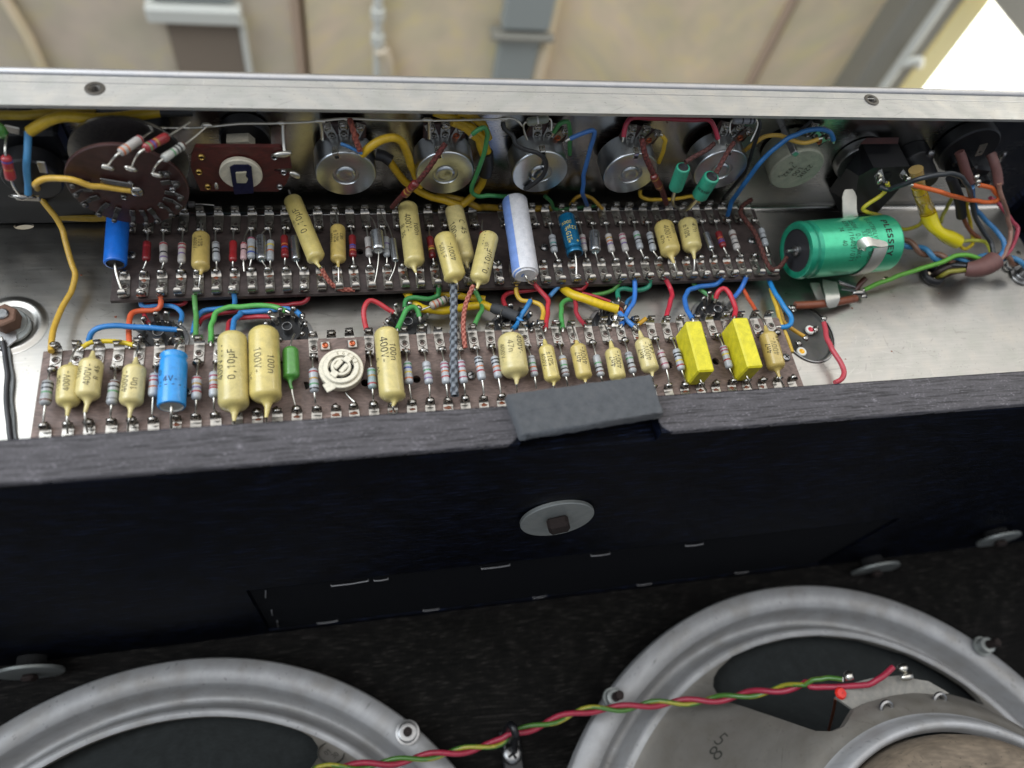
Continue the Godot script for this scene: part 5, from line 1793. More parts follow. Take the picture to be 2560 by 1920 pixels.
func build_sockets() -> void:
	socket(V(-62.3,5,-156.3), "valve socket at the left end, under the blue and orange wires", 0.2)
	socket(V(-19.6,5,-156.3), "valve socket with a bare black tube, left of the red looped wire", 0.9)
	socket(V(23.3,5,-156.3), "valve socket beside two short green wires, left of the black braided sleeve", 0.5)
	socket(V(62.9,5,-153.6), "valve socket half hidden by a grey shrink sleeve", 0.1)
	socket(V(102.6,5,-153.7), "valve socket under the cut end of the thick yellow cable", 0.7)
	socket(V(146.9,5,-155.9), "valve socket under the red arched wire, nearest the can capacitor", 0.35)
	# can capacitor set in the floor
	var c := V(186.7,0,-146.3)
	var t := thing("can_capacitor", "dark base of a can capacitor in the chassis floor with red and yellow dots", "capacitor", Transform3D(Basis(), c))
	var m := Mb.new()
	m.lathe([[0.0006, 0.0001], [0.0006, 0.0102], [0.001, 0.0105], [0.0018, 0.0108], [0.0018, 0.0112], [-0.001, 0.0112]], 40, Transform3D(Basis(), Vector3(-0.0004, -0.0016, 0.0002)) * Transform3D(Basis().scaled(Vector3(1, 1, 1.22)), Vector3.ZERO))
	part(t, "base_disc", m.done(), mats.can_base)
	m = Mb.new()
	m.lathe([[0.0001, 0.0119], [0.0006, 0.0117], [0.0006, 0.0113], [-0.001, 0.0113]], 44, Transform3D(Basis().scaled(Vector3(1, 1, 1.22)), Vector3.ZERO))
	part(t, "rim", m.done(), mats.zinc)
	for q in [[V(188.6,0.5,-147.6), "red_dot", "red centred rivet"], [V(180.9,0.5,-137.5), "yellow_dot", "yellow centred rivet"]]:
		m = Mb.new()
		m.lathe([[-0.0005, 0.0021], [0.0002, 0.002], [0.0004, 0.0017], [0.0003, 0.0012]], 20, Transform3D(Basis(), q[0] - c))
		part(t, "rivet", m.done(), mats.frame_white, Transform3D(), q[2])
		m = Mb.new()
		m.lathe([[0.0003, 0.0012], [0.0004, 0.0009], [-0.0001, 0.0003], [-0.0001, 0.0001]], 16, Transform3D(Basis(), q[0] - c))
		part(t, "dot", m.done(), mats[q[1]])
	for q in [[V(182.4,3,-157), 0.5, V(2.0, 0.5, 3.4)], [V(194.6,3,-151), -0.6, V(1.4, 0.5, 3.2)], [V(190.5,1,-147), -0.7, V(0.8, 1.6, 4.0)], [V(183.6,2,-142.7), 0.7, V(1.4, 1.0, 2.0)], [V(180.3,1,-141), 0.9, V(0.6, 1.0, 2.8)]]:
		m = Mb.new()
		m.box(Transform3D(Basis(Vector3.UP, q[1]), q[0] - c), q[2], 0.0002)
		m.blob(q[0] - c + Vector3(0, 0.0004, 0), V(1.2, 0.8, 1.3), rng, 0.35)
		part(t, "lug", m.done(), mats.solder)


func build_floor_wires() -> void:
	var bl := "#3a82c4"
	var gn := "#55a04e"
	var rd := "#b4313c"
	var ye := "#d9bb38"
	# left end
	wire([V(-64.1,40.4,-189),V(-69,41.5,-189),V(-75.8,43.9,-188),V(-79.7,46.5,-188),V(-84.5,46.2,-189),V(-89,44.9,-190),V(-92.2,42.7,-190),V(-100.4,22,-205),V(-97,18,-200.6),V(-94.5,13,-196.5),V(-92.6,9,-187.8),V(-90.7,7,-181.2),V(-91.5,6,-175.5),V(-93.7,6,-168.7),V(-94.9,7,-160.5),V(-94.4,9,-153.2),V(-93.7,10,-148.1)], 1.0, "#d6ae45", "long yellow wire from the rotary switch to the lower board's left end")
	tailed([V(-68.3,9,-171),V(-69.2,5,-170.2),V(-68.2,4,-168.6),V(-62.3,4,-169),V(-57.8,5,-167.4),V(-55.1,6,-163.7),V(-54.8,8,-159)], 0.85, bl, "short blue wire under the upper board ending on the leftmost valve socket")
	tailed([V(-61.9,9,-171.3),V(-62.2,6,-167.7),V(-64.2,5,-166.4),V(-69.6,6,-165.5),V(-71.4,7,-163.3),V(-71.4,8,-158.6),V(-70.4,9,-150.1)], 0.95, "#d8623a", "orange wire stepping down from the upper board at the left")
	tailed([V(-55.4,10,-154.5),V(-63.7,11,-155.1),V(-74.3,12,-155.8),V(-78.9,12,-155.4),V(-81.7,11,-154.2),V(-83.1,9,-152.1)], 0.95, "#2f7fc6", "blue wire arching left over bare floor to the lower board")
	tailed([V(-84,11,-148.5),V(-81.5,11,-150.3),V(-75.9,11,-150.4),V(-71.9,10,-150.2),V(-68.9,10,-149.1)], 0.8, "#d8bd22", "short yellow wire along the top edge of the lower board, left end")
	tailed([V(-55.4,7,-170.9),V(-54.4,4,-170.2),V(-56.4,3,-169.7),V(-62.6,3,-170),V(-67.6,3,-170),V(-68.5,4,-167.4),V(-67.2,5,-163.3),V(-65.4,7,-159.7)], 0.75, "#a32f3a", "dark red wire passing behind the orange one at the left")
	tailed([V(-50.6,9,-169.5),V(-50.7,6,-165.7),V(-50.1,7,-159.1),V(-49.5,9,-152.1)], 0.9, "#5f9f55", "straight green wire between the boards, left part")
	tailed([V(-37.4,9,-170.2),V(-37.9,5,-167),V(-42.8,4,-166.7),V(-48.3,4,-166),V(-50.3,5,-162.4),V(-50.7,8,-153.8)], 0.9, bl, "blue wire bending left beside the straight green one")
	tailed([V(-44.4,10,-148.9),V(-44.9,8,-156.8),V(-43.4,7,-163.2),V(-38.8,7,-165.2),V(-35.5,7,-165),V(-29.6,7,-165.4),V(-24,7,-164.6),V(-19.8,8,-161.9)], 0.95, "#5fb258", "bright green wire arching to the second valve socket")
	tailed([V(-37.1,12,-151.2),V(-37,9,-158.4),V(-35.2,7,-161.9),V(-35.6,6,-163.2),V(-27.7,6,-163.6),V(-20.5,6,-164.3),V(-16.5,7,-162.4),V(-14.6,8,-159.6)], 0.95, bl, "blue wire under the bright green one to the second valve socket")
	tailed([V(-38.8,11,-151.9),V(-38.9,7,-158.8),V(-36.3,5,-161.7),V(-35.8,5,-161.7),V(-29.8,5,-161.9),V(-25.1,7,-160.3)], 0.85, rd, "red wire under the blue one to the second valve socket")
	tailed([V(-13.1,8,-171.5),V(-11.9,5,-169.7),V(-13.9,4,-168),V(-19.9,3,-167.8),V(-26,3,-168.4),V(-32.1,3,-167.6),V(-36.1,3,-166.5),V(-37,3,-166.1),V(-44.9,3,-165),V(-48.7,4,-162.5),V(-49.6,5,-159.5)], 0.85, "#97242f", "long dark red wire lying behind the green and blue ones")
	# middle
	tailed([V(8,10,-151),V(7.4,10,-156.2),V(7.8,11,-160),V(9.8,11,-162.9),V(12.7,10,-162.5),V(15.5,9,-160.8),V(18.2,8,-159.3)], 0.95, "#c23840", "red looped wire left of the tall capacitor")
	tailed([V(35.9,9,-169.3),V(35.6,6,-167.7),V(32.4,6,-166.2),V(26.2,7,-166.3),V(23.4,7,-165.4),V(22.6,7,-161.8)], 0.95, "#3c8a4c", "green wire stepping left under the upper board")
	tailed([V(18.7,12,-149.4),V(20.8,11,-154.4),V(22.8,11,-158.3),V(25.5,10,-160.1),V(27,9,-158.9),V(27.4,8,-157)], 0.95, "#4aa254", "green hooked wire behind the tall capacitor's right side")
	wire([V(24,4,-171.5),V(26,4,-166.6),V(30.3,5,-162.1),V(37.1,5,-161.2),V(47,5,-162.8),V(52.4,5,-163),V(52.2,6,-162.7),V(55.1,6,-161)], 1.6, "#d4b417", "thick yellow cable running into the grey shrink sleeve", {"called": "cable", "cat": "cable"})
	var t := thing("shrink_sleeve", "dark grey heat shrink sleeve on the end of the yellow cable", "sleeve", Transform3D(Basis(), V(60.1,7,-158.2)))
	var m := Mb.new()
	m.tube(local(t, curve([V(55.2,6.5,-160.8),V(58,7,-159.2),V(61.3,7,-157.5),V(64.3,7.5,-155.4)], 0.003)), [0.0017, 0.0021, 0.0021, 0.0021, 0.0021, 0.0021, 0.0021, 0.0021, 0.0020, 0.002, 0.002, 0.002, 0.002, 0.002, 0.002].slice(0, curve([V(55.2,6.5,-160.8),V(58,7,-159.2),V(61.3,7,-157.5),V(64.3,7.5,-155.4)], 0.003).size()), 14)
	part(t, "sleeve", m.done(), mats.shrink_grey)
	wire([V(35.2,4,-171.4),V(39.9,4,-169.2),V(46.4,4,-167.9),V(53.9,4,-166.5)], 1.4, "#c9a71a", "second thick yellow cable half under the upper board, behind the braided sleeves", {"called": "cable", "cat": "cable"})
	tailed([V(49.5,8,-168),V(51.4,6,-164.6),V(51.4,7,-159.9),V(48.8,9,-154.8),V(47.1,10,-151.4)], 0.9, "#56a058", "green bent wire right of the red braided sleeve")
	var air := R(V(38.7,9,-164), V(31.7,8.5,-161), V(43.8,7,-167.4), V(27.3,8,-159.6), 1.6, "#a79f94", "k16 g38 r55 o78", "worn resistor hanging free between the boards beside the black braided sleeve", "")
	air.set_meta("group", "")
	# braided sleeves from the capacitors
	braid([V(40.8,17,-167.8),V(40.8,15,-167.6),V(39.8,13,-157.6),V(38,13,-142.8),V(36.4,13,-128.7),V(35.9,12,-121.1)], 1.35, "#7f858c", "#23262c", "black and grey braided sleeve hanging straight down over the lower board")
	braid([V(47.8,16,-164.7),V(46.2,14,-162.3),V(44.2,12,-158.1),V(42.6,12,-151.1),V(42,12,-144.2),V(42.1,11,-140.6)], 0.85, "#b87768", "#7a3328", "red brown braided sleeve hanging beside the black one")
	braid([V(-6.5,14,-175.6),V(-5,12,-173.1),V(-2.9,10,-171.1),V(0.3,9,-169.7),V(5.4,9,-169.5)], 0.8, "#b3705f", "#6f2d26", "red brown braided sleeve curling along the upper board's edge")
	# right of middle
	tailed([V(60.8,6,-161.2),V(60.6,5,-165.7),V(62.9,4,-168.7),V(69.7,4,-169.7),V(75,4,-170.3)], 0.9, rd, "red wire hooking left under the white capacitor")
	tailed([V(72.6,8,-170.7),V(75.6,7,-166.9),V(77.6,7,-163),V(76,8,-155.7),V(73.5,10,-148.3)], 0.95, "#c63542", "red wire kinked past the yellow one, right of the shrink sleeve")
	tailed([V(66.2,8,-170.7),V(66,6,-167.5),V(67.3,6,-164.1),V(71.2,7,-162.4),V(74,8,-160),V(74.5,8,-156.8),V(72.3,10,-150.1)], 0.9, "#d6b03c", "amber wire in an S bend right of the shrink sleeve")
	tailed([V(84.6,8,-170.8),V(82.5,6,-169),V(79.4,5,-166.2)], 0.9, "#4a8cc8", "short blue wire from the upper board beside the thick yellow cable", true, false)
	tailed([V(70.3,8,-162.3),V(68.5,8,-159.5),V(65.9,7,-156.3),V(63.7,7,-152.3),V(61.3,8,-149.7)], 0.95, "#2a7fc0", "blue wire crossing the end of the shrink sleeve")
	tailed([V(63.8,8,-154.8),V(65.6,8,-153.1),V(66.3,9,-150)], 0.7, "#3586c8", "thin blue core coming out of the shrink sleeve")
	t = thing("cable", "thick yellow screened cable with a ragged brown cut end", "cable", Transform3D(Basis(), V(96.1,8,-160.1)))
	m = Mb.new()
	m.tube(local(t, curve([V(85.1,4,-171.4),V(87.4,6,-166.3),V(92.7,8,-161.9),V(98.4,8.5,-158.6),V(104.1,8.5,-156.4)], 0.0014)), 1.75 * 0.001, 14)
	part(t, "jacket", m.done(), plastic("#e0bf1c"))
	m = Mb.new()
	for k in 16:
		var a := rng.randf() * TAU
		var o := Vector3(0.0002, sin(a) * 0.0012, cos(a) * 0.0012)
		var p := V(104.1,8.5,-156.4)
		m.tube(local(t, [p + o, p + o * 0.9 + V(1.4, -0.6, 0.6), p + o * 0.5 + V(1.9, -1.6, 3.0 + rng.randf_range(-0.8, 0.8))]), 0.00028, 5)
	part(t, "screen", m.done(), mats.copper)
	m = Mb.new()
	m.blob(t.transform.affine_inverse() * V(103.3,7,-153.4), V(1.6, 1.5, 2.3), rng, 0.45)
	m.blob(t.transform.affine_inverse() * V(101.5,8,-149.6), V(1.8, 1.0, 1.6), rng, 0.45)
	part(t, "solder", m.done(), mats.tinned)
	tailed([V(94.8,8,-169.8),V(92.9,5,-168.7),V(89.7,4,-170.5),V(88.3,3,-171.8)], 0.85, "#a32936", "dark red wire tucked against the thick yellow cable", true, false)
	tailed([V(93,4,-167.7),V(97.9,5,-165.1),V(103.3,5,-162.4)], 0.7, "#b02f3d", "red wire running along the upper side of the thick yellow cable", false, true)
	tailed([V(108.5,8,-170.1),V(106.4,5,-168.4),V(102,4,-167.2),V(97.4,3,-167.3)], 0.85, "#4d8a3c", "dark green wire sinking left under the upper board", true, false)
	tailed([V(90.2,4,-164.5),V(85.8,5,-164),V(83,6,-161.3),V(81.1,8,-154.9),V(80,10,-147.9)], 0.95, "#4fa054", "green wire turning down onto the lower board, left of the red curved one")
	tailed([V(89.2,5,-164.1),V(87.7,7,-156.9),V(88.2,8,-152.7),V(88.8,10,-149)], 0.9, "#a5303f", "dark red curved wire below the thick yellow cable")
	tailed([V(120.9,9,-170.9),V(120.9,6,-168.5),V(117.4,5,-167.5),V(110.3,5,-168.5),V(107.6,5,-167.4),V(106.6,6,-163.2)], 0.95, "#2f8d70", "sea green wire bending left under the upper board")
	tailed([V(114.1,9,-170),V(113.2,8,-164.3),V(111.4,8,-159.4),V(107.6,8,-154.7),V(103.8,9,-148.9)], 0.95, "#3579cf", "long blue wire from the upper board past the yellow cable's end")
	tailed([V(113.7,5,-164.2),V(110.9,5,-162.6),V(109.4,5,-160.2)], 0.85, "#2c6a9a", "short dark blue wire behind the long blue one", false, true)
	tailed([V(104.2,9,-154.4),V(105.7,10,-150.5),V(107.9,10,-147.4)], 0.95, "#3a80cc", "short blue wire crossing the long one in an X")
	tailed([V(110.2,10,-148.2),V(113.7,10,-150.5)], 0.85, "#c99a28", "stub of orange yellow wire right of the blue X", true, false)
	tailed([V(127.1,9,-169.8),V(129.1,7,-166.3),V(128.4,8,-162),V(125.3,9,-156.4),V(121.8,10,-150)], 0.95, "#c52f42", "red bent wire left of the first yellow box capacitor")
	tailed([V(152.1,9,-169.1),V(150.3,6,-168.3),V(142.6,6,-167.4),V(136.8,7,-165.2),V(133.3,8,-160.4),V(132.2,9,-155),V(132.1,11,-148.8)], 1.0, "#3474c2", "blue wire curving down to the first yellow box capacitor")
	tailed([V(141.2,4,-170.6),V(144.6,4,-166.1),V(148,5,-161.8)], 0.85, "#4f9a58", "green wire slanting right towards the last valve socket", false, true)
	tailed([V(146.6,8,-160),V(147.3,10,-161.7),V(149.4,11,-162.6),V(151.1,11,-160.8),V(151.7,11,-156),V(151.5,11,-152.2),V(149.3,12,-148.3)], 1.0, "#c7303f", "red arched wire over the last valve socket")
	tailed([V(162.6,9,-169.3),V(161.7,6,-167.2),V(159.3,5,-164.5),V(156.1,5,-161.7)], 0.95, "#3a78cf", "blue wire slanting left behind the red arch", true, true)
	tailed([V(162.4,4,-167.1),V(162,6,-160.5),V(161.3,9,-152.8)], 0.8, "#c95a34", "orange wire slanting right to the lower board")
	tailed([V(175.1,4,-166.3),V(173.3,6,-156.2),V(171.7,7,-147.8),V(172.8,6,-140.6),V(172.5,6,-134.2)], 0.85, "#d5b13a", "yellow wire passing the end of the lower board", false, false)
	tailed([V(175.1,4,-163.4),V(174.7,5,-155.7),V(175.4,4,-149.5),V(179.2,3,-146.3),V(183.7,2,-143.4)], 0.85, "#d0a23a", "yellow wire bending to the can capacitor", false, true)
	tailed([V(175.1,5,-169.4),V(174.2,7,-161.8),V(175.2,8,-154.2),V(176.5,8,-149.6),V(175,8,-146.1),V(172,8,-144.9),V(170.2,8,-145)], 1.0, "#2585c8", "blue hairpin wire beside the can capacitor", false, true)
	tailed([V(194,3,-149),V(191.7,4,-141.4),V(191.3,5,-135.3),V(192.7,5,-128.7),V(192.5,5,-124.5),V(190.1,5,-121.5),V(186.7,5,-120.1)], 1.05, "#bd4450", "rose red wire from the can capacitor down behind the divider", true, false)
	tailed([V(-111.9,3,-157.5),V(-111.1,2,-154),V(-108.9,2,-144.5),V(-108.1,2,-135.8),V(-106.3,2,-127.3),V(-104.7,2,-120.2)], 0.85, "#2b2b2e", "thin black wire from the rusty bolt down the left edge", true, false)
	wire([V(-111.6,1,-159.2),V(-110.3,1,-154.6),V(-108,1,-145),V(-107.2,1,-136.3),V(-105.4,1,-127.7),V(-103.8,1,-120.6)], 0.5, "#9aa2a6", "clear grey wire lying beside the thin black one")


func build_panel_wires() -> void:
	# earth bus
	var t := thing("earth_bus_wire", "bare tinned wire strung along the tops of the controls", "wire", Transform3D(Basis(), V(0, 60, -203)))
	var m := Mb.new()
	m.tube(local(t, curve([V(-76.4,55.7,-203),V(-66.6,54.6,-203),V(-56.6,53.8,-203),V(-49.6,54.1,-203),V(-42.5,54.3,-203),V(-35.3,55.2,-203),V(-28.9,56.1,-203),V(-21.7,56.3,-203),V(-16.2,56.5,-203),V(-6.9,57.2,-203),V(4.4,57.9,-204),V(15.8,57.5,-204),V(31.4,57.5,-204),V(55.4,58.4,-204),V(58.4,59.1,-204),V(62.5,58.6,-204),V(65.6,56.4,-203)], 0.004)), 0.00042, 6)
	part(t, "wire", m.done(), mats.tinned)
	for q in [V(-15.8,56.6,-203), V(-3.5,57.7,-203), V(5.5,57.7,-204), V(32.2,57.8,-204), V(58.6,58.8,-204), V(-52.8,53.9,-203), V(-38.9,56.4,-202), V(-45.9,54.7,-202.5)]:
		m = Mb.new()
		m.blob(t.transform.affine_inverse() * q, V(1.8, 0.7, 0.7), rng, 0.35)
		part(t, "solder", m.done(), mats.tinned)
	for q in [[V(-15.5,56.3,-203),V(-15.8,52,-201),V(-15.7,49.2,-198)], [V(-3.5,57.2,-203),V(-3.2,53.7,-203),V(-3.2,48.7,-204)], [V(32.8,57.8,-204),V(33.3,49.5,-204)]]:
		m = Mb.new()
		m.tube(local(t, curve(q, 0.003)), 0.0006, 8)
		part(t, "drop_wire", m.done(), mats.tinned)
	var G := "resistors on the rotary switch"
	R(V(-57.5,58.3,-194), V(-62.7,60.1,-186), V(-53.8,55.3,-202), V(-67.9,53.6,-187), 1.45, "#b3b0ac", "r12 o72 o92", "grey resistor with red and orange bands, left one on the rotary switch", G)
	R(V(-49.8,59.2,-194), V(-55.5,61.6,-186), V(-43.7,58.5,-201), V(-61.6,51.6,-188), 1.5, "#86252a", "d52 b68 g84", "red resistor with gold, blue and green bands, middle one on the rotary switch", G)
	R(V(-45.7,55.7,-194), V(-51.2,57.5,-186), V(-38.6,56.4,-202), V(-55.9,50,-188), 1.4, "#b5b7b2", "n8 k26 k40 g56", "pale resistor with black and green bands, right one on the rotary switch", G)
	R(V(-97.6,51.9,-193), V(-98.9,43.5,-191), V(-97.4,53.8,-201), V(-99.5,35.9,-192), 1.6, "#a8323a", "b20 r34 o52", "red resistor with blue and orange bands at the far left edge", "")
	R(V(-58.9,11,-209.2), V(-51.2,11,-209.4), null, V(-44.7,10.5,-209.2), 1.2, "#6f6b6a", "k25 k45 k65", "dim grey resistor lying behind the upper board beside the rotary switch", "")
	m = Mb.new()
	m.blob(V(-99,55.3,-200), V(2.2, 3.0, 2), rng, 0.15)
	single("green_bead", "green component body cut off by the left edge of the picture", "component", m.done(), mats.green_dip)
	wire([V(-91.6,54.1,-201),V(-92.3,51.7,-199),V(-93.2,48.6,-196),V(-95.3,41.9,-194),V(-96.9,35.9,-192)], 1.1, "#4d93c6", "light blue wire hanging from a yellow sleeve at the far left")
	wire([V(-101,56.4,-205),V(-92.6,56.7,-205),V(-85.3,56.6,-206),V(-78.2,56.4,-207),V(-72.4,57,-207)], 1.45, "#bba032", "straight yellow sleeve tight under the chassis lip at the left", {"called": "cable", "cat": "cable"})
	t = thing("cable", "yellow sleeve with a cut end drooping at the left under the chassis lip", "cable", Transform3D(Basis(), V(-75.2,59.4,-202)))
	m = Mb.new()
	m.tube(local(t, curve([V(-91.1,54.1,-201),V(-88,56.3,-201),V(-84,58.8,-201),V(-79.7,59.3,-202),V(-73.8,57.8,-203),V(-68.5,56.8,-204),V(-62.1,56.9,-205),V(-54.8,57.6,-206),V(-51.6,58.3,-206)], 0.0016)), 1.75 * 0.001, 14)
	part(t, "sleeve", m.done(), plastic("#cbaa2a"))
	m = Mb.new()
	m.tube(local(t, [V(-52.9,58.4,-205.5),V(-48.9,58.1,-206),V(-43.5,57.5,-207)]), 0.0017, 10)
	part(t, "end_sleeve", m.done(), mats.black_rubber)
	# yellow cables round the pots
	wire([V(9.8,47.8,-198),V(12.3,51,-198),V(16.3,53.4,-199),V(20.6,53.5,-200),V(23.5,50.5,-201),V(25.4,44.9,-202),V(27.2,37.7,-203),V(29.5,30.8,-204),V(31.9,25.9,-204)], 1.45, "#c9a520", "thick yellow cable hooping between the two left metal pots", {"called": "cable", "cat": "cable"})
	wire([V(18.9,39.1,-205),V(21.9,33.4,-205),V(25.9,26.8,-205),V(31.4,21.7,-205),V(38.1,18.9,-204),V(44,17.3,-203),V(47.4,15.6,-203)], 1.45, "#c09c1e", "thick yellow cable passing under the second metal pot", {"called": "cable", "cat": "cable"})
	t = thing("shrink_sleeve", "black sleeve on the yellow cable beside the leftmost metal pot", "sleeve", Transform3D(Basis(), V(17.7,38.7,-206)))
	m = Mb.new()
	m.tube(local(t, [V(15.1,39.3,-206.5),V(17.7,39,-206),V(20.3,37.7,-205)]), 0.0021, 12)
	part(t, "sleeve", m.done(), mats.black_rubber)
	wire([V(34.7,59.4,-206),V(41.7,56.7,-206),V(48.2,52.9,-206),V(52.5,47.8,-206),V(55.5,41.1,-206)], 1.45, "#c7a41e", "outer yellow cable dropping right of the second metal pot", {"called": "cable", "cat": "cable"})
	wire([V(40.8,56.1,-205),V(46.4,53,-205),V(51.1,48.2,-205),V(53.7,40.9,-205)], 1.4, "#c4a01e", "inner yellow cable dropping right of the second metal pot", {"called": "cable", "cat": "cable"})
	wire([V(42.8,58.6,-207),V(47.8,57.2,-207),V(52.4,53.3,-207),V(55.3,46.9,-207)], 1.4, "#b5941a", "rear yellow cable leaving under the chassis lip", {"called": "cable", "cat": "cable"})
	t = thing("shrink_sleeve", "black sleeve joining the yellow cables right of the second metal pot", "sleeve", Transform3D(Basis(), V(55.8,35.9,-206)))
	m = Mb.new()
	m.tube(local(t, [V(54.9,41.1,-206),V(56,35.9,-206),V(56.1,29.8,-206)]), 0.0026, 12)
	part(t, "sleeve", m.done(), mats.black_rubber)
	wire([V(55.8,30.5,-206),V(55.4,24.9,-206),V(52.7,19.6,-205),V(49.3,16.1,-204),V(45.2,14.3,-203)], 1.5, "#bd9a1e", "yellow cable below the black sleeve, sweeping left", {"called": "cable", "cat": "cable"})
	wire([V(38.6,16.9,-207),V(45.3,16.6,-206),V(50.6,14.6,-206),V(55.4,12,-205.2),V(57.6,10,-207.2),V(65.4,9,-207.4),V(76.3,8,-207.8),V(87.5,7,-208.6)], 1.35, "#a9871c", "yellow cable lying along the bend behind the upper board", {"called": "cable", "cat": "cable"})
	wire([V(-100.4,4,-210.7),V(-94.5,4,-210.1),V(-88.6,4,-209.7),V(-82.2,4,-209.9)], 1.7, "#b8962a", "yellow cable lying behind the deep blue capacitor", {"called": "cable", "cat": "cable"})
	# leads and sleeves to the pots
	braid([V(6.1,58.6,-203),V(7,57.2,-200),V(7.9,54,-198),V(9.2,50.1,-197)], 0.95, "#8a4a3c", "#5c2a22", "red brown braided sleeve on the leftmost metal pot", 0.08)
	wire([V(2.9,51.6,-199),V(5,51.5,-198),V(7.3,50.4,-197.5),V(9.7,49.2,-197)], 0.6, "#2e6da8", "blue core joining the yellow cable on the leftmost metal pot")
	braid([V(38.2,52,-199),V(35.1,48.8,-196),V(31.3,43,-194),V(27.9,37,-194),V(23.9,28.1,-197),V(20.7,17.3,-201)], 0.95, "#5c2622", "#3a1614", "dark red sleeve crossing the second metal pot", 0.05)
	R(V(28.3,39.5,-193), V(24.3,30.6,-195), null, null, 1.5, "#6d1f1e", "d50 r30 d70", "dark red resistor hidden in the sleeve that crosses the second metal pot", "")
	tailed([V(47.3,56.3,-199),V(49.1,58.4,-199),V(51.4,58.3,-200),V(52.7,55.7,-200),V(52.8,47.6,-200),V(51.6,38.5,-200),V(50.2,30.1,-200),V(50.6,26.4,-200),V(53.3,24.3,-200),V(59.9,23.4,-201),V(60.2,21.2,-203),V(68.6,17.8,-206)], 0.85, "#37824a", "green wire looping down right of the second metal pot", true, false)
	t = thing("wire", "black wire curling over the face of the third metal pot", "wire", Transform3D(Basis(), V(71.7,48.6,-198)))
	m = Mb.new()
	m.tube(local(t, curve([V(58.6,57.2,-204),V(59.1,55.3,-203),V(62.2,53.8,-201),V(63.3,51.7,-199),V(67.4,49.6,-198.5),V(71.3,48.8,-198),V(74.6,46,-198),V(76.1,42.3,-198),V(75.8,37.5,-198),V(73.3,33.3,-198),V(70.4,29.1,-199)], 0.0014)), 0.00085, 10)
	part(t, "insulation", m.done(), mats.black_rubber)
	R(V(66.6,58.3,-203), V(74.4,60,-203), V(67.8,51.9,-201), V(75.6,56.3,-201), 1.5, "#8b9083", "w50", "dusty grey green resistor on top of the third metal pot", "")
	tailed([V(77.2,54.6,-202),V(78.5,58.6,-202),V(81,59.7,-202),V(83.9,52.6,-203),V(86.7,41.1,-205)], 0.8, "#3c8045", "green wire arched over the right terminal of the third metal pot", true, false)
	tailed([V(83,53.6,-200),V(86,55.6,-200),V(90.5,57.6,-200),V(91.6,55,-200),V(92,44.9,-200),V(92.5,35.4,-200),V(94.4,25.9,-200),V(101,12,-205.8)], 0.85, "#2f63a4", "blue wire folded between the third and fourth metal pots")
	tailed([V(94.9,10,-207.9),V(95.9,14,-207.8),V(98.6,16,-207.6),V(102.9,14,-207.8),V(108.2,10,-205.5)], 0.75, "#b8902e", "amber wire arched over the upper board's tags")
	tailed([V(81.9,17.5,-206),V(85.3,14,-206),V(87.3,10,-205.9),V(96.1,8,-207.8),V(106.4,8,-208.9)], 0.75, "#2c6a38", "dark green wire lying behind the upper board's tags", false, true)
	tailed([V(102.3,55.8,-199),V(102.6,59.6,-201),V(105.2,60.9,-203),V(118.8,58.9,-205),V(130.3,58.4,-205),V(134.7,60.4,-203),V(137.1,58.7,-201),V(139.5,55.1,-199)], 0.9, "#a12c42", "crimson wire bridging the two right metal pots under the lip")
	braid([V(109.7,54.8,-199),V(111.6,50.1,-196),V(116.8,42.3,-195),V(123.5,33.2,-196),V(132.1,18.7,-200)], 1.05, "#5e2a26", "#3d1a18", "dark red sleeve crossing the fourth metal pot", 0.05)
	R(V(117.1,41.6,-194), V(122.9,33.8,-194.5), null, null, 1.5, "#6a241e", "d20 d75", "dark red resistor hidden in the sleeve that crosses the fourth metal pot", "")
	tailed([V(117.6,55.3,-200),V(119.6,53.1,-200),V(121.2,47,-201),V(122,40,-202)], 0.8, "#c9a62c", "short yellow wire at the right of the fourth metal pot", true, false)
	tailed([V(121.1,21.5,-205),V(121.4,19.5,-204),V(124.9,18.3,-203),V(135.1,18.2,-203),V(144.4,18.8,-204),V(149.8,14,-205.5)], 0.75, "#c4a228", "yellow wire hanging in a loop below the fourth metal pot", false, true)
	# two small green capacitors in the air
	braid([V(138.8,52.6,-199),V(135.1,52.5,-196),V(130.1,51,-194),V(126.1,49.9,-192)], 0.9, "#52302c", "#361c1a", "brown sleeve slanting to the upper small green capacitor", 0.05)
	can(V(125.8,48.9,-191), V(126.8,37.6,-191), 2.7, "sea_green", null, V(141.2,12,-203.9), "small sea green capacitor hanging in front of the panel, left one", {"called": "film_capacitor", "end": "bung", "bevel": 0.2, "dip": 0.0008, "lead_r": 0.0007})
	braid([V(146.7,53.4,-199),V(144,51.4,-196),V(141,49,-192),V(139.5,46.3,-190)], 0.9, "#5a302b", "#3b1d1a", "brown sleeve slanting to the lower small green capacitor", 0.05)
	can(V(137.8,46.1,-189), V(137.2,34.9,-189.5), 3.1, "sea_green", null, V(141.2,12,-202), "small sea green capacitor with black print, hanging in front of the right metal pot", {"called": "film_capacitor", "end": "bung", "bevel": 0.2, "dip": 0.0008, "lead_r": 0.0008, "print": [["63V", 1.1, 0.5, 0.5, "t", "ink_black"], ["0,0022", 1.0, 0.5, 0.05, "t", "ink_black"], ["EBE", 1.1, 0.5, -0.4, "t", "ink_black"]]})
	R(V(145.1,59.3,-204), V(154.3,59.5,-204), V(144.5,56.1,-201), V(154.1,53,-200), 1.4, "#8f9299", "k40 k72 k88", "grey resistor under the lip above the right metal pot", "")
	wire([V(156.2,58.8,-205),V(157.4,56.8,-204),V(158.1,51.3,-203),V(160.2,41.9,-203),V(162.3,31.7,-204),V(161.5,22.7,-205),V(163,12,-208.4)], 0.75, "#1d1f22", "black wire running down the right side of the right metal pot")
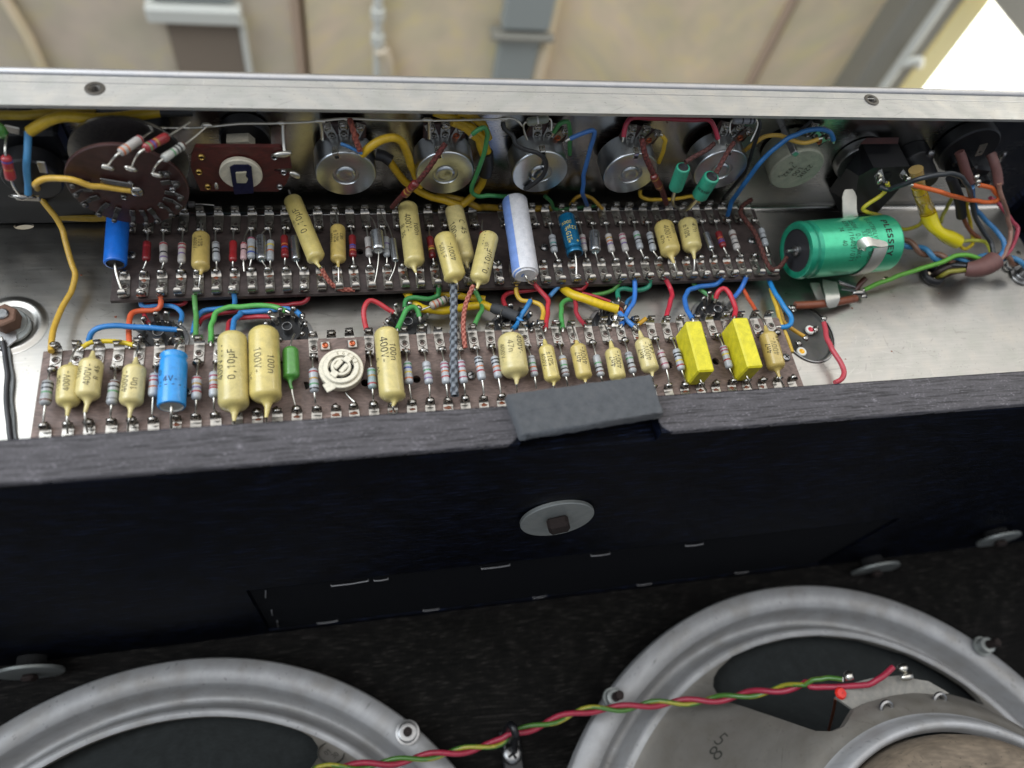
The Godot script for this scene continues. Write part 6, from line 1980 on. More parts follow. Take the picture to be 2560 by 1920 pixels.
	tailed([V(189.5,53.1,-201),V(185.8,56.9,-201),V(180.3,58.4,-201),V(175,57.4,-201),V(169,54.9,-200),V(164.2,48.8,-199),V(161.4,43,-198),V(160.1,31.6,-198),V(160.8,19.7,-200),V(162.1,12,-199.3)], 0.95, "#2568a6", "long blue wire from the grey pot down to the upper board")
	tailed([V(182.8,53.4,-201),V(178.2,51.4,-201),V(172.5,51.8,-202),V(166.9,53.2,-203),V(162.1,51.7,-204),V(159.8,49.2,-204),V(158.5,40.2,-207)], 0.85, "#c09c40", "yellow wire behind the blue one at the grey pot", true, false)
	# dark sleeve on the right end of the upper board
	braid([V(174.4,14,-206.1),V(169.7,14,-203.1),V(167.1,14,-199),V(168.2,14,-194.4),V(170.1,14,-188.5),V(170.5,14,-181.2),V(171.1,13,-174.8),V(172.9,12,-170.5),V(177,12,-171.5),V(180.9,14,-175.5)], 0.95, "#5a3029", "#3a1c18", "dark brown sleeve from the green can to the upper board's right end", 0.06)


func build_mains_end() -> void:
	# green can
	var a := V(183.1,17.5,-175.5)
	var b := V(226.2,17.5,-178.3)
	var t := thing("electrolytic_can", "large metallic green electrolytic can lying in a spring clip, printed PLESSEY", "capacitor", axis_frame(a, b))
	var len := a.distance_to(b)
	var r := 0.0118
	var m := Mb.new()
	m.lathe([[0.0, r * 0.74], [-0.0006, r * 0.86], [-0.0002, r * 0.96], [0.001, r * 1.01], [0.0024, r * 1.0], [0.0032, r * 0.965], [0.0042, r * 0.965], [0.005, r]], 40)
	part(t, "crimped_rim", m.done(), mats.green_can_rim)
	m = Mb.new()
	m.lathe([[0.005, r], [len * 0.5, r], [len - 0.0016, r], [len - 0.0005, r * 0.96], [len, r * 0.86], [len, 0.0001]], 48)
	part(t, "body", m.done(), mats.green_can)
	m = Mb.new()
	m.lathe([[0.0002, r * 0.75], [0.0007, r * 0.7], [0.0007, 0.0001]], 32)
	part(t, "end_cap", m.done(), mats.bung)
	m = Mb.new()
	m.lathe([[0.0007, 0.0024], [-0.0006, 0.0022], [-0.0009, 0.0018], [-0.0009, 0.001], [-0.003, 0.0009], [-0.0044, 0.0007], [-0.0044, 0.0001]], 20)
	part(t, "terminal", m.done(), mats.zinc)
	for s in [["PLESSEY", 3.1, 0.83, 0.05, true], ["ELECTROLYTIC", 2.1, 0.67, -0.22, false], ["BRITISH MADE", 2.1, 0.61, 0.3, false], ["33 µF", 2.3, 0.55, 0.02, false], ["450V. D.C. WKG.", 2.3, 0.485, 0.0, false], ["439/1/16401/071", 2.3, 0.415, 0.0, false], ["74   40", 2.2, 0.33, -0.1, false]]:
		var g := glyphs(s[0], not s[4])
		var k := Mb.new()
		for p in g[0]:   # reads downwards round the can
			var f: float = s[3] - 0.12 + p.x * s[1] * 0.001 * (1.0 if s[4] else 0.66) / r
			var y: float = len * s[2] + p.y * s[1] * 0.001 * 0.9
			# going down the picture: away from the panel
			var dir := Vector3(sin(f), 0, cos(f))
			k.vert(dir * (r + 0.00007) + Vector3(0, y, 0), dir)
		for i in range(0, g[1].size(), 3):
			k.tri_i(g[1][i], g[1][i + 1], g[1][i + 2])
		part(t, "lettering", k.done(), mats.ink_black)
	# the clip
	var c := thing("spring_clip", "bright metal spring clip wrapped round the green can with two bent ends", "clip", axis_frame(a, b))
	var band := func(y: float, w: float, f0: float, f1: float, rr: float, slant := 0.0) -> Mb:
		var bm := Mb.new()
		for s in [0.0, 0.0004]:
			var rows := []
			var nn := []
			for k in 25:
				var f := lerpf(f0, f1, k / 24.0)
				var d := Vector3(sin(f), 0, cos(f))
				var yy: float = y + slant * (f - f0)
				rows.append(PackedVector3Array([d * (rr + s) + Vector3(0, yy - w * 0.5, 0), d * (rr + s + 0.0002) + Vector3(0, yy, 0), d * (rr + s) + Vector3(0, yy + w * 0.5, 0)]))
				nn.append(PackedVector3Array([(d - Vector3(0, 0.25, 0)).normalized(), d, (d + Vector3(0, 0.25, 0)).normalized()]))
			bm.grid(rows, nn)
		return bm
	part(c, "band", band.call(len * 0.72, 0.0064, -3.6, -1.35, r + 0.0002).done(), mats.clip_metal)
	part(c, "near_band", band.call(len * 0.71, 0.0064, 0.28, 1.75, r + 0.0002, -0.0022).done(), mats.clip_metal)
	var loose := func(called: String, pts: Array, widths: Array, along: Vector3) -> void:
		var bm := Mb.new()
		var line := curve(pts, 0.002)
		for s in [0.0, 0.00045]:
			var rows := []
			for i in line.size():
				var d: Vector3 = (line[mini(i + 1, line.size() - 1)] - line[maxi(i - 1, 0)]).normalized()
				var side := (along - d * along.dot(d)).normalized()
				var w: float = lerpf(widths[0], widths[1], i / float(line.size() - 1)) * 0.5
				if i >= line.size() - 2:
					w *= 0.8 if i == line.size() - 2 else 0.5
				var off: Vector3 = side.cross(d) * s
				rows.append(PackedVector3Array([line[i] - side * w + off, line[i] + off, line[i] + side * w + off]))
			bm.sheet(rows, Vector3(0, 1, 0.3))
		var o := part(c, called, bm.done(), mats.clip_metal)
		o.transform = c.transform.affine_inverse()
	var al := (b - a).normalized()
	loose.call("tongue", [V(210.1,21.9,-186.5),V(208.5,24.3,-187),V(207.7,26.3,-189),V(207.6,28.4,-192),V(207.4,30.9,-196)], [0.0066, 0.0068], al)
	loose.call("lip", [V(204.4,27,-167.7),V(203.9,29,-168.9),V(205.3,31,-168.5),V(208.6,31,-167.5),V(213.1,31,-166.9)], [0.0046, 0.0034], Vector3(0.3, 0, 0.9))
	loose.call("foot", [V(202.4,6,-168),V(200.6,7,-164.1),V(198.9,8,-158.6),V(199.3,5,-155.1)], [0.0062, 0.0068], al)
	loose.call("rear_foot", [V(196.5,4,-168.6),V(196.3,4,-163.6),V(197.2,3,-159.4),V(197.8,2,-156.9)], [0.0045, 0.003], al)
	# earth tag cluster under the clip
	var e := thing("earth_tag", "cluster of solder on an earth tag under the green can", "solder tag", Transform3D(Basis(), V(216.1,1,-163.5)))
	m = Mb.new()
	m.blob(V(0, 2, 0), V(3.2, 1.6, 1.8), rng, 0.4)
	m.blob(V(-4.5, 3, -3.5), V(3.6, 0.9, 1.2), rng, 0.4, Basis(Vector3.UP, -0.4))
	m.blob(V(2.2, 1.4, 1.2), V(1.5, 1.0, 1.8), rng, 0.4)
	part(e, "solder", m.done(), mats.solder)
	m = Mb.new()
	m.box(Transform3D(Basis(Vector3.UP, -0.5), V(-5, 4, -4)), V(8, 0.6, 2.4), 0.0002)
	m.box(Transform3D(Basis(Vector3.UP, -0.2), V(-5, 3, -1)), V(7, 0.6, 1.6), 0.0002)
	part(e, "tag", m.done(), mats.zinc)
	m = Mb.new()
	m.tube(curve([V(183.9,3,-158.2),V(193.1,4,-157.6),V(202.2,5,-157.7),V(213.3,3,-160.4)], 0.002), 0.0017, 12)
	single("brown_sleeve", "thick brown sleeve from the can capacitor to the earth tag", "sleeve", m.done(), plastic("#7d4630"))
	m = Mb.new()
	m.tube(curve([V(219.4,6,-168.4),V(215.9,5,-165.7),V(214.7,3,-163.9)], 0.002), 0.0012, 10)
	single("brown_sleeve", "short dark brown sleeve showing behind the green can's near side", "sleeve", m.done(), plastic("#4a241e"))
	# square black socket on the panel (an outlet)
	var s := thing("panel_outlet", "black square panel outlet with cut corner and two flat pins", "socket", Transform3D(Basis(), V(238, 36, -213.5)))
	var front := [V(213.8,41.2,-198),V(229.9,42.1,-198),V(231.7,40.2,-198),V(234,30.1,-198),V(233,13.7,-198),V(224.2,13.9,-198),V(217.5,19.6,-198),V(209.6,36.6,-198)]
	var back := [V(211.9,43,-210),V(228.2,43.4,-210),V(230.4,41.6,-210),V(248.4,10,-210),V(245.6,-0.6,-210),V(227.6,-0.3,-210),V(212.7,15.3,-210),V(212.3,29.2,-210)]
	m = Mb.new()
	var n := front.size()
	var fl := local(s, front)
	var blc := local(s, back)
	var mid := Vector3.ZERO
	for p in fl + blc:
		mid += p / (2.0 * n)
	for k in n:
		var k2 := (k + 1) % n
		m.quad(fl[k], fl[k2], blc[k2], blc[k], (fl[k] + fl[k2] + blc[k] + blc[k2]) * 0.25 - mid)
	for k in range(1, n - 1):
		m.tri(fl[0], fl[k], fl[k + 1], Vector3(0, 0, 1))
		m.tri(blc[0], blc[k], blc[k + 1], Vector3(0, 0, -1))
	part(s, "housing", m.done(), mats.black_plastic)
	m = Mb.new()
	m.lathe([[0.0, 0.0105], [0.003, 0.0105], [0.004, 0.0098], [0.004, 0.002]], 36, to_z(s.transform.affine_inverse() * V(217.8,32.4,-213)))
	part(s, "mounting_ring", m.done(), mats.zinc)
	m = Mb.new()
	var rim := local(s, [V(207.4,46.2,-206),V(212.4,45.7,-210),V(227.4,46.1,-210),V(224.8,46.5,-206)])
	m.quad(rim[0], rim[1], rim[2], rim[3], Vector3(0, 1, 0.4))
	m.quad(rim[0], rim[1], rim[1] + V(-2, -6, 0), rim[0] + V(-2, -6, 0), Vector3(-1, 0, 0))
	part(s, "red_gasket", m.done(), mats.red_paxolin)
	m = Mb.new()
	m.lathe([[0.0, 0.0023], [0.0002, 0.0021], [0.0002, 0.0001]], 18, to_z(s.transform.affine_inverse() * V(222.4,36.6,-197.6)))
	part(s, "pin_hole", m.done(), mats.shadow_black)
	for q in [[[V(216,41,-197),V(213.5,44.4,-194),V(217.8,39.2,-192),V(217.5,35.1,-194),V(215.6,37.6,-197)], V(215.8,38.7,-193)], [[V(227,38.2,-197),V(224.6,43.3,-195),V(225.9,42.5,-192),V(225.6,40.8,-191),V(225.3,39.5,-194)], V(226,41.7,-191)]]:
		m = Mb.new()
		var pl := local(s, q[0])
		for k in range(1, pl.size() - 1):
			m.tri(pl[0], pl[k], pl[k + 1], Vector3(-0.5, 0.3, 0.8).normalized())
			m.tri(pl[0] + V(0.3, 0, -0.4), pl[k] + V(0.3, 0, -0.4), pl[k + 1] + V(0.3, 0, -0.4), Vector3(0.5, -0.3, -0.8).normalized())
		part(s, "flat_pin", m.done(), mats.bright_metal)
		m = Mb.new()
		m.blob(s.transform.affine_inverse() * q[1], V(1.3, 1.7, 1.0), rng, 0.3)
		part(s, "solder", m.done(), mats.tinned)
	# fuse holder behind, with clear yellow boot
	m = Mb.new()
	m.lathe([[0.0, 0.0072], [0.006, 0.0072], [0.0065, 0.0066], [0.009, 0.006], [0.016, 0.0055], [0.0165, 0.005], [0.0165, 0.0005]], 28, to_z(V(242.7,34,-213.4)))
	single("fuse_holder", "black round fuse holder between the square outlet and the round inlet", "fuse holder", m.done(), mats.black_plastic)
	var boot := thing("terminal_boot", "yellow translucent terminal boot with a bent neck", "boot", Transform3D(Basis(), V(248,25.3,-190)))
	m = Mb.new()
	var pts := curve([V(229.3,44.4,-194),V(233.1,39,-192),V(236.2,34.8,-190)], 0.0015)
	m.tube(local(boot, pts), 0.0028, 14)
	part(boot, "amber_end", m.done(), mats.amber_clear)
	m = Mb.new()
	pts = curve([V(233.2,38.2,-191),V(238.9,32.2,-190),V(249.7,22,-192.9),V(251.5,20,-191)], 0.0015)
	var rr := []
	for k in pts.size():
		rr.append(lerpf(0.0026, 0.0034, k / float(pts.size() - 1)))
	m.tube(local(boot, pts), rr, 16)
	part(boot, "clear_sleeve", m.done(), mats.yellow_clear)
	m = Mb.new()
	pts = curve([V(251.6,20,-191.6),V(253.2,18,-189.6),V(255.9,16,-187),V(260.1,14,-185.2),V(265.2,12,-184.6),V(270.1,10,-184)], 0.0013)
	rr = []
	for k in pts.size():
		var u := k / float(pts.size() - 1)
		rr.append(0.0034 if u < 0.12 else lerpf(0.0034, 0.0024, (u - 0.12) / 0.3) if u < 0.42 else lerpf(0.0024, 0.0033, minf(1.0, (u - 0.42) / 0.3)))
	m.tube(local(boot, pts), rr, 18)
	part(boot, "solid_boot", m.done(), mats.yellow_boot)
	# round mains inlet
	s = thing("mains_inlet", "black round mains inlet with sleeved terminals, right end of the panel", "socket", Transform3D(Basis(), V(284, 44, -213.5)))
	m = Mb.new()
	var ic := s.transform.affine_inverse() * V(264,41,-208)
	m.lathe([[-0.005, 0.0125], [0.0, 0.0125], [0.0006, 0.0119], [0.0006, 0.0001]], 44, to_z(ic))
	part(s, "flange", m.done(), mats.black_plastic)
	m = Mb.new()
	m.box(Transform3D(Basis(Vector3(0, 0, 1), -0.15), ic + V(2, -6, 5)), V(10, 13, 11), 0.0012)
	m.lathe([[0.0, 0.0028], [0.011, 0.0026], [0.0115, 0.002], [0.0115, 0.0001]], 18, to_z(ic + V(6.2, -6.2, 2)))
	m.lathe([[0.0, 0.002], [0.004, 0.002], [0.0044, 0.0016], [0.0044, 0.0001]], 14, to_z(ic + V(-5, -3.5, 0)))
	part(s, "body", m.done(), mats.black_plastic)
	m = Mb.new()
	m.plate(Rect2(-0.0015, -0.0026, 0.003, 0.0062), [[0.0, 0.0018, 0.0008, 0.0008, 12]], 0.0, 0.0005, Transform3D(Basis(Vector3.UP, 0.35), Vector3.ZERO))
	part(s, "earth_lug", m.done(), mats.tag_metal, Transform3D(Basis(), Vector3.ZERO) * to_z(s.transform.affine_inverse() * V(255.1,52.9,-197)))
	m = Mb.new()
	m.blob(s.transform.affine_inverse() * V(256.3,44,-190), V(1.5, 1.6, 1.2), rng, 0.4)
	m.blob(s.transform.affine_inverse() * V(258.2,42.2,-189.5), V(1.2, 1.0, 1.0), rng, 0.4)
	part(s, "solder", m.done(), mats.tinned)
	for q in [[V(244.5,39.7,-206), V(1.9, 3.2, 1.4)], [V(282.6,38,-207), V(1.2, 3.4, 1.2)]]:
		m = Mb.new()
		m.blob(s.transform.affine_inverse() * q[0], q[1], rng, 0.25, Basis(Vector3(0, 0, 1), 0.2))
		part(s, "fixing_screw", m.done(), mats.zinc)
	for q in [[[V(247.4,50,-198),V(249.3,48.1,-196),V(251.9,44.9,-193),V(256.1,40.8,-190)], "maroon_sleeve", 1.9], [[V(266.1,47,-200),V(267.1,45.7,-197),V(269.8,42.4,-194),V(272,38.7,-191)], "brown_sleeve", 1.9], [[V(253.1,36.6,-197),V(257.4,32.4,-195),V(261.7,27.8,-192),V(267.7,20,-189.9)], "black_rubber", 2.1]]:
		m = Mb.new()
		m.tube(local(s, curve(q[0], 0.002)), q[2] * 0.001, 14)
		part(s, "terminal_sleeve", m.done(), mats[q[1]])
	# loom
	wire([V(215.5,37.7,-191),V(218.3,38.3,-189),V(220,44.3,-186),V(222.7,49.7,-184),V(227.4,52.7,-183),V(234.9,52.5,-184),V(240.6,50.8,-184),V(246.6,46.7,-183),V(265.3,30,-190.4),V(269.8,24,-186.6),V(274.5,20,-182),V(278.9,17,-177.1),V(278.7,15,-169.8)], 1.0, "#23272b", "black wire arched from the square outlet into the brown loom sleeve")
	tailed([V(228.3,40.7,-189),V(232.6,41.2,-187),V(238.3,42,-184),V(249.6,37.1,-186),V(260.3,32.8,-188),V(269.7,31.2,-188),V(275.1,31.9,-188),V(275.1,33.8,-189),V(269.4,37.4,-190),V(260,40.5,-189)], 0.95, "#dd6a2e", "bright orange wire looping from the outlet to the mains inlet")
	tailed([V(218.8,38.8,-192),V(221.1,35.7,-192),V(219.3,32,-191),V(215.7,28.9,-190),V(214.5,26.2,-189.5),V(217.4,24.7,-189),V(236.1,12,-197.6),V(243.4,9,-195.6),V(248.5,7,-194.1),V(253.8,7,-194.6),V(256.9,9,-195.1),V(256.9,11,-195.9)], 0.85, "#c3b82e", "thin yellow green wire dropping from the outlet to the yellow boot")
	wire([V(257.3,39.5,-189),V(266.5,30,-191.7),V(272.1,24,-190.2),V(279,20,-187.4),V(283.9,18,-182.9),V(285.9,17,-178.1),V(284.9,16,-174.2),V(279.8,15,-169.7)], 1.05, "#3c78ac", "blue wire from the mains inlet down into the loom sleeve")
	wire([V(270.5,40.3,-190),V(274.7,35,-187),V(284.4,26,-185.8),V(289,20,-181.7),V(287.4,18,-176.7),V(283.4,16,-171.2),V(280,15,-168.6)], 0.95, "#8e6a5c", "light brown wire from the mains inlet down into the loom sleeve")
	wire([V(280.2,26.1,-195),V(286.8,23,-194),V(292.3,20,-189),V(298.5,16,-186.1),V(295.9,15,-181.4),V(288.7,15,-174.2),V(284.3,15,-171.4)], 0.9, "#b1485a", "rose wire at the outer right of the loom")
	wire([V(270.9,18,-191.9),V(273.9,15,-190.1),V(278,12,-187.5),V(282.8,10,-185.5)], 0.95, "#7e4a30", "brown wire coming out of the long black sleeve")
	wire([V(270.3,24,-195.6),V(274.5,18,-194),V(277.8,14,-191.6),V(279.1,11,-188.3),V(280.4,9,-186.3),V(279.5,8,-183.6),V(274.6,8,-181.2),V(272.1,9,-182.3),V(271.3,10,-185)], 0.8, "#cdb524", "yellow wire hooked round into the open end of the yellow boot")
	wire([V(272.7,16,-203.9),V(274.4,10,-203.6),V(273.2,7,-201.4),V(271.4,6,-198.2)], 0.85, "#a9a83a", "olive yellow wire behind the yellow boot")
	wire([V(274.3,8,-185.2),V(277.5,9,-185.2),V(281.5,10,-184.2),V(282.3,12,-181.7),V(280.4,14,-177.3),V(278.4,15,-171.4)], 0.85, "#bdc04a", "pale yellow green wire entering the top of the loom sleeve")
	# twisted mains pair and the earth wire
	for k in 2:
		var line := []
		var spine := curve([V(244.2,5,-190.3),V(250.5,6,-185.4),V(255.8,7,-179.8),V(262.3,8,-175.8),V(271.3,9,-174),V(281.5,10,-174.4),V(290.8,10,-174.1),V(295.9,9,-172.4),V(302.8,8,-171.4)], 0.0012)
		for i in spine.size():
			var dd: Vector3 = (spine[mini(i + 1, spine.size() - 1)] - spine[maxi(i - 1, 0)]).normalized()
			var up := (Vector3.UP - dd * dd.y).normalized()
			var f := i * 0.0012 / 0.0155 * TAU + PI * k
			line.append(spine[i] + (up * cos(f) + dd.cross(up) * sin(f)) * 0.0013)
		m = Mb.new()
		m.tube(line, 0.00118, 10)
		single("wire", ["blue core of the twisted mains pair behind the green can", "brown core of the twisted mains pair behind the green can"][k], "wire", m.done(), plastic(["#3f80ae", "#7c5a48"][k]))
	tailed([V(219.4,3,-164.7),V(225.6,5,-166.4),V(235.4,7,-168.7),V(248.5,8,-171.7),V(257.4,10,-173),V(263.7,12,-174.7),V(268.3,13,-174.1),V(275.2,12,-172.3),V(283.1,11,-172)], 1.0, "#63a83c", "long bright green wire from the earth tag to the loom", true, false)
	# loom sleeve, grommet and the bundle through it
	t = thing("loom_sleeve", "mauve brown rubber sleeve gathering the mains loom", "sleeve", Transform3D(Basis(), V(273.6,12,-168.1)))
	m = Mb.new()
	pts = curve([V(267.5,10,-168.9),V(269.5,11,-167.9),V(272.8,12,-167.8),V(276.3,13,-168.6),V(279.5,14,-170.1)], 0.0014)
	rr = []
	for k in pts.size():
		rr.append(lerpf(0.0031, 0.0042, sin(PI * 0.5 * minf(1.0, 1.3 * k / float(pts.size() - 1)))))
	m.tube(local(t, pts), rr, 20, null, false)
	part(t, "sleeve", m.done(), mats.brown_sleeve)
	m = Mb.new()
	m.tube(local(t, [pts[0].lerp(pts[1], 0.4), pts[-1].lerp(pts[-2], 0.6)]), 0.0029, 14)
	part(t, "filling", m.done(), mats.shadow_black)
	t = thing("grommet", "black rubber grommet in the chassis floor with a wire bundle through it", "grommet", Transform3D(Basis(), V(258.5,0,-172.5)))
	m = Mb.new()
	var prof := []
	for k in 13:
		var f := TAU * k / 12.0
		prof.append([0.0012 + 0.0019 * sin(f), 0.0041 + 0.0013 * cos(f)])
	m.lathe(prof, 36)
	part(t, "ring", m.done(), mats.black_rubber)
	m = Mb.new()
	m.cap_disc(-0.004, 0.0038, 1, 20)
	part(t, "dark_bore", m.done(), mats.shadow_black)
	for q in [[[V(260.7,-1,-173.8),V(259.2,4,-172.2),V(263,7,-172.6),V(267.5,10,-169.5)], 1.3, "#3d3230", "dark brown wire coming up through the grommet"], [[V(262.3,-1,-172.4),V(260.2,4,-170.1),V(261.7,7,-169.9),V(267,10,-168.5)], 1.0, "#8f8a35", "olive wire coming up through the grommet"], [[V(262.3,-1,-175.2),V(262.1,4,-174.2),V(263.8,8,-172.5),V(267.2,11,-169.7)], 1.3, "#18181b", "black wire coming up through the grommet"], [[V(263.5,-1,-172),V(266.1,3,-171.4),V(267.1,6,-170.1),V(268,9,-168.2)], 0.7, "#5c2a22", "thin maroon wire coming up through the grommet"], [[V(262.8,6,-173.4),V(265.7,8,-173.1),V(268.4,10,-171.1),V(269.1,10,-170.1)], 1.2, "#1b1b1e", "second black wire running into the loom sleeve"]]:
		wire(q[0], q[1], q[2], q[3])


func speaker(cx: float, cz: float, y0: float, r0: float, wins: Array, where: String) -> Node3D:
	var t := thing("loudspeaker", "round loudspeaker seen from behind, grey steel basket, %s" % where, "loudspeaker", Transform3D(Basis(), Vector3(cx, y0, cz)), "loudspeakers on the baffle")
	var s := r0 / 0.155
	# height of the basket by radius (mm): flat rim, groove, ridge, arms rising to the neck
	var pr := [[155.3, -7.5], [155.2, -1.2], [154.2, 0.0], [149.0, 0.3], [143.6, 0.2], [142.7, -1.0], [141.6, -5.0], [139.6, -11.0], [137.2, -13.0], [135.4, -11.0], [133.9, -5.0], [132.7, -1.0], [131.6, 0.2], [130.4, 0.2], [128.5, 0.0], [125.0, 2.5], [120.0, 8.0], [112.0, 21.0], [104.0, 36.0], [97.0, 51.0], [92.0, 62.0], [88.5, 68.5], [85.5, 71.8], [83.0, 73.0], [81.8, 75.0], [80.8, 78.5], [79.4, 80.8], [77.6, 81.4], [76.2, 80.0], [75.4, 76.0]]
	var height := func(r: float) -> float:
		for i in pr.size() - 1:
			if r <= pr[i][0] and r >= pr[i + 1][0]:
				return lerpf(pr[i][1], pr[i + 1][1], (pr[i][0] - r) / maxf(0.001, pr[i][0] - pr[i + 1][0]))
		return pr[0][1] if r > pr[0][0] else pr[-1][1]
	var polys := []
	for w in wins:
		var pg := PackedVector2Array()
		for q in w:
			pg.push_back(Vector2(cos(q[1]), sin(q[1])) * q[0])
		polys.append(pg)
	var mm := [Mb.new(), Mb.new(), Mb.new()]
	var m: Mb
	var sides := 180
	for i in pr.size() - 1:
		m = mm[0 if pr[i][0] > 128.7 else 1 if pr[i][0] > 84.0 else 2]
		for k in sides:
			var f0 := TAU * k / sides
			var f1 := TAU * (k + 1) / sides
			var ra: float = pr[i][0]
			var rb: float = pr[i + 1][0]
			if ra - rb < 0.01:
				continue
			var cell := [PackedVector2Array([Vector2(cos(f0), sin(f0)) * ra, Vector2(cos(f1), sin(f1)) * ra, Vector2(cos(f1), sin(f1)) * rb, Vector2(cos(f0), sin(f0)) * rb])]
			var whole := true
			if ra < 131.7 and rb > 76.0:
				for pg in polys:
					var next := []
					for c in cell:
						next.append_array(Geometry2D.clip_polygons(c, pg))
					cell = next
			for c in cell:
				if c.size() < 3:
					continue
				var ids := []
				for p in c:
					var r: float = p.length()
					var e := 0.4
					var sl: float = (height.call(r + e) - height.call(r - e)) / (2.0 * e)
					var d := Vector3(p.x, 0, p.y) / r
					ids.append(m.vert(Vector3(p.x, height.call(clampf(r, rb, ra)), p.y) * 0.001 * s, (Vector3.UP - d * sl).normalized()))
				var tr := Geometry2D.triangulate_polygon(c)
				for q in range(0, tr.size(), 3):
					m.tri_i(ids[tr[q]], ids[tr[q + 1]], ids[tr[q + 2]])
	m = mm[1]
	for pg in polys:   # turned-down window edges
		var rows := []
		var a := PackedVector3Array()
		var b := PackedVector3Array()
		for k in pg.size() + 1:
			var p: Vector2 = pg[k % pg.size()]
			var y: float = height.call(p.length())
			a.push_back(Vector3(p.x, y, p.y) * 0.001 * s)
			b.push_back(Vector3(p.x, y - 3.5, p.y) * 0.001 * s)
		m.sheet([a, b], Vector3(0, 0.1, 0))
	part(t, "rim", mm[0].done(), mats.basket)
	part(t, "basket_arms", mm[1].done(), mats.basket_dull)
	part(t, "neck_ring", mm[2].done(), mats.basket)
	m = Mb.new()
	var cone := []
	for k in 9:
		var u := k / 8.0
		cone.append([lerpf(-0.014, 0.03, u) + 0.003 * sin(u * PI), lerpf(0.134, 0.03, u)])
	m.lathe(cone, 64)
	part(t, "cone", m.done(), mats.cone)
	m = Mb.new()
	m.lathe([[0.06, 0.0752], [0.079, 0.0753], [0.084, 0.0748], [0.089, 0.0725], [0.092, 0.068], [0.0925, 0.058], [0.0925, 0.0002]], 64)
	part(t, "magnet_cover", m.done(), mats.magnet)
	return t


func arc(r: float, a: float, b: float, n := 16) -> Array:
	var o := []
	for k in n + 1:
		o.append([r, deg_to_rad(lerpf(a, b, k / float(n)))])
	return o


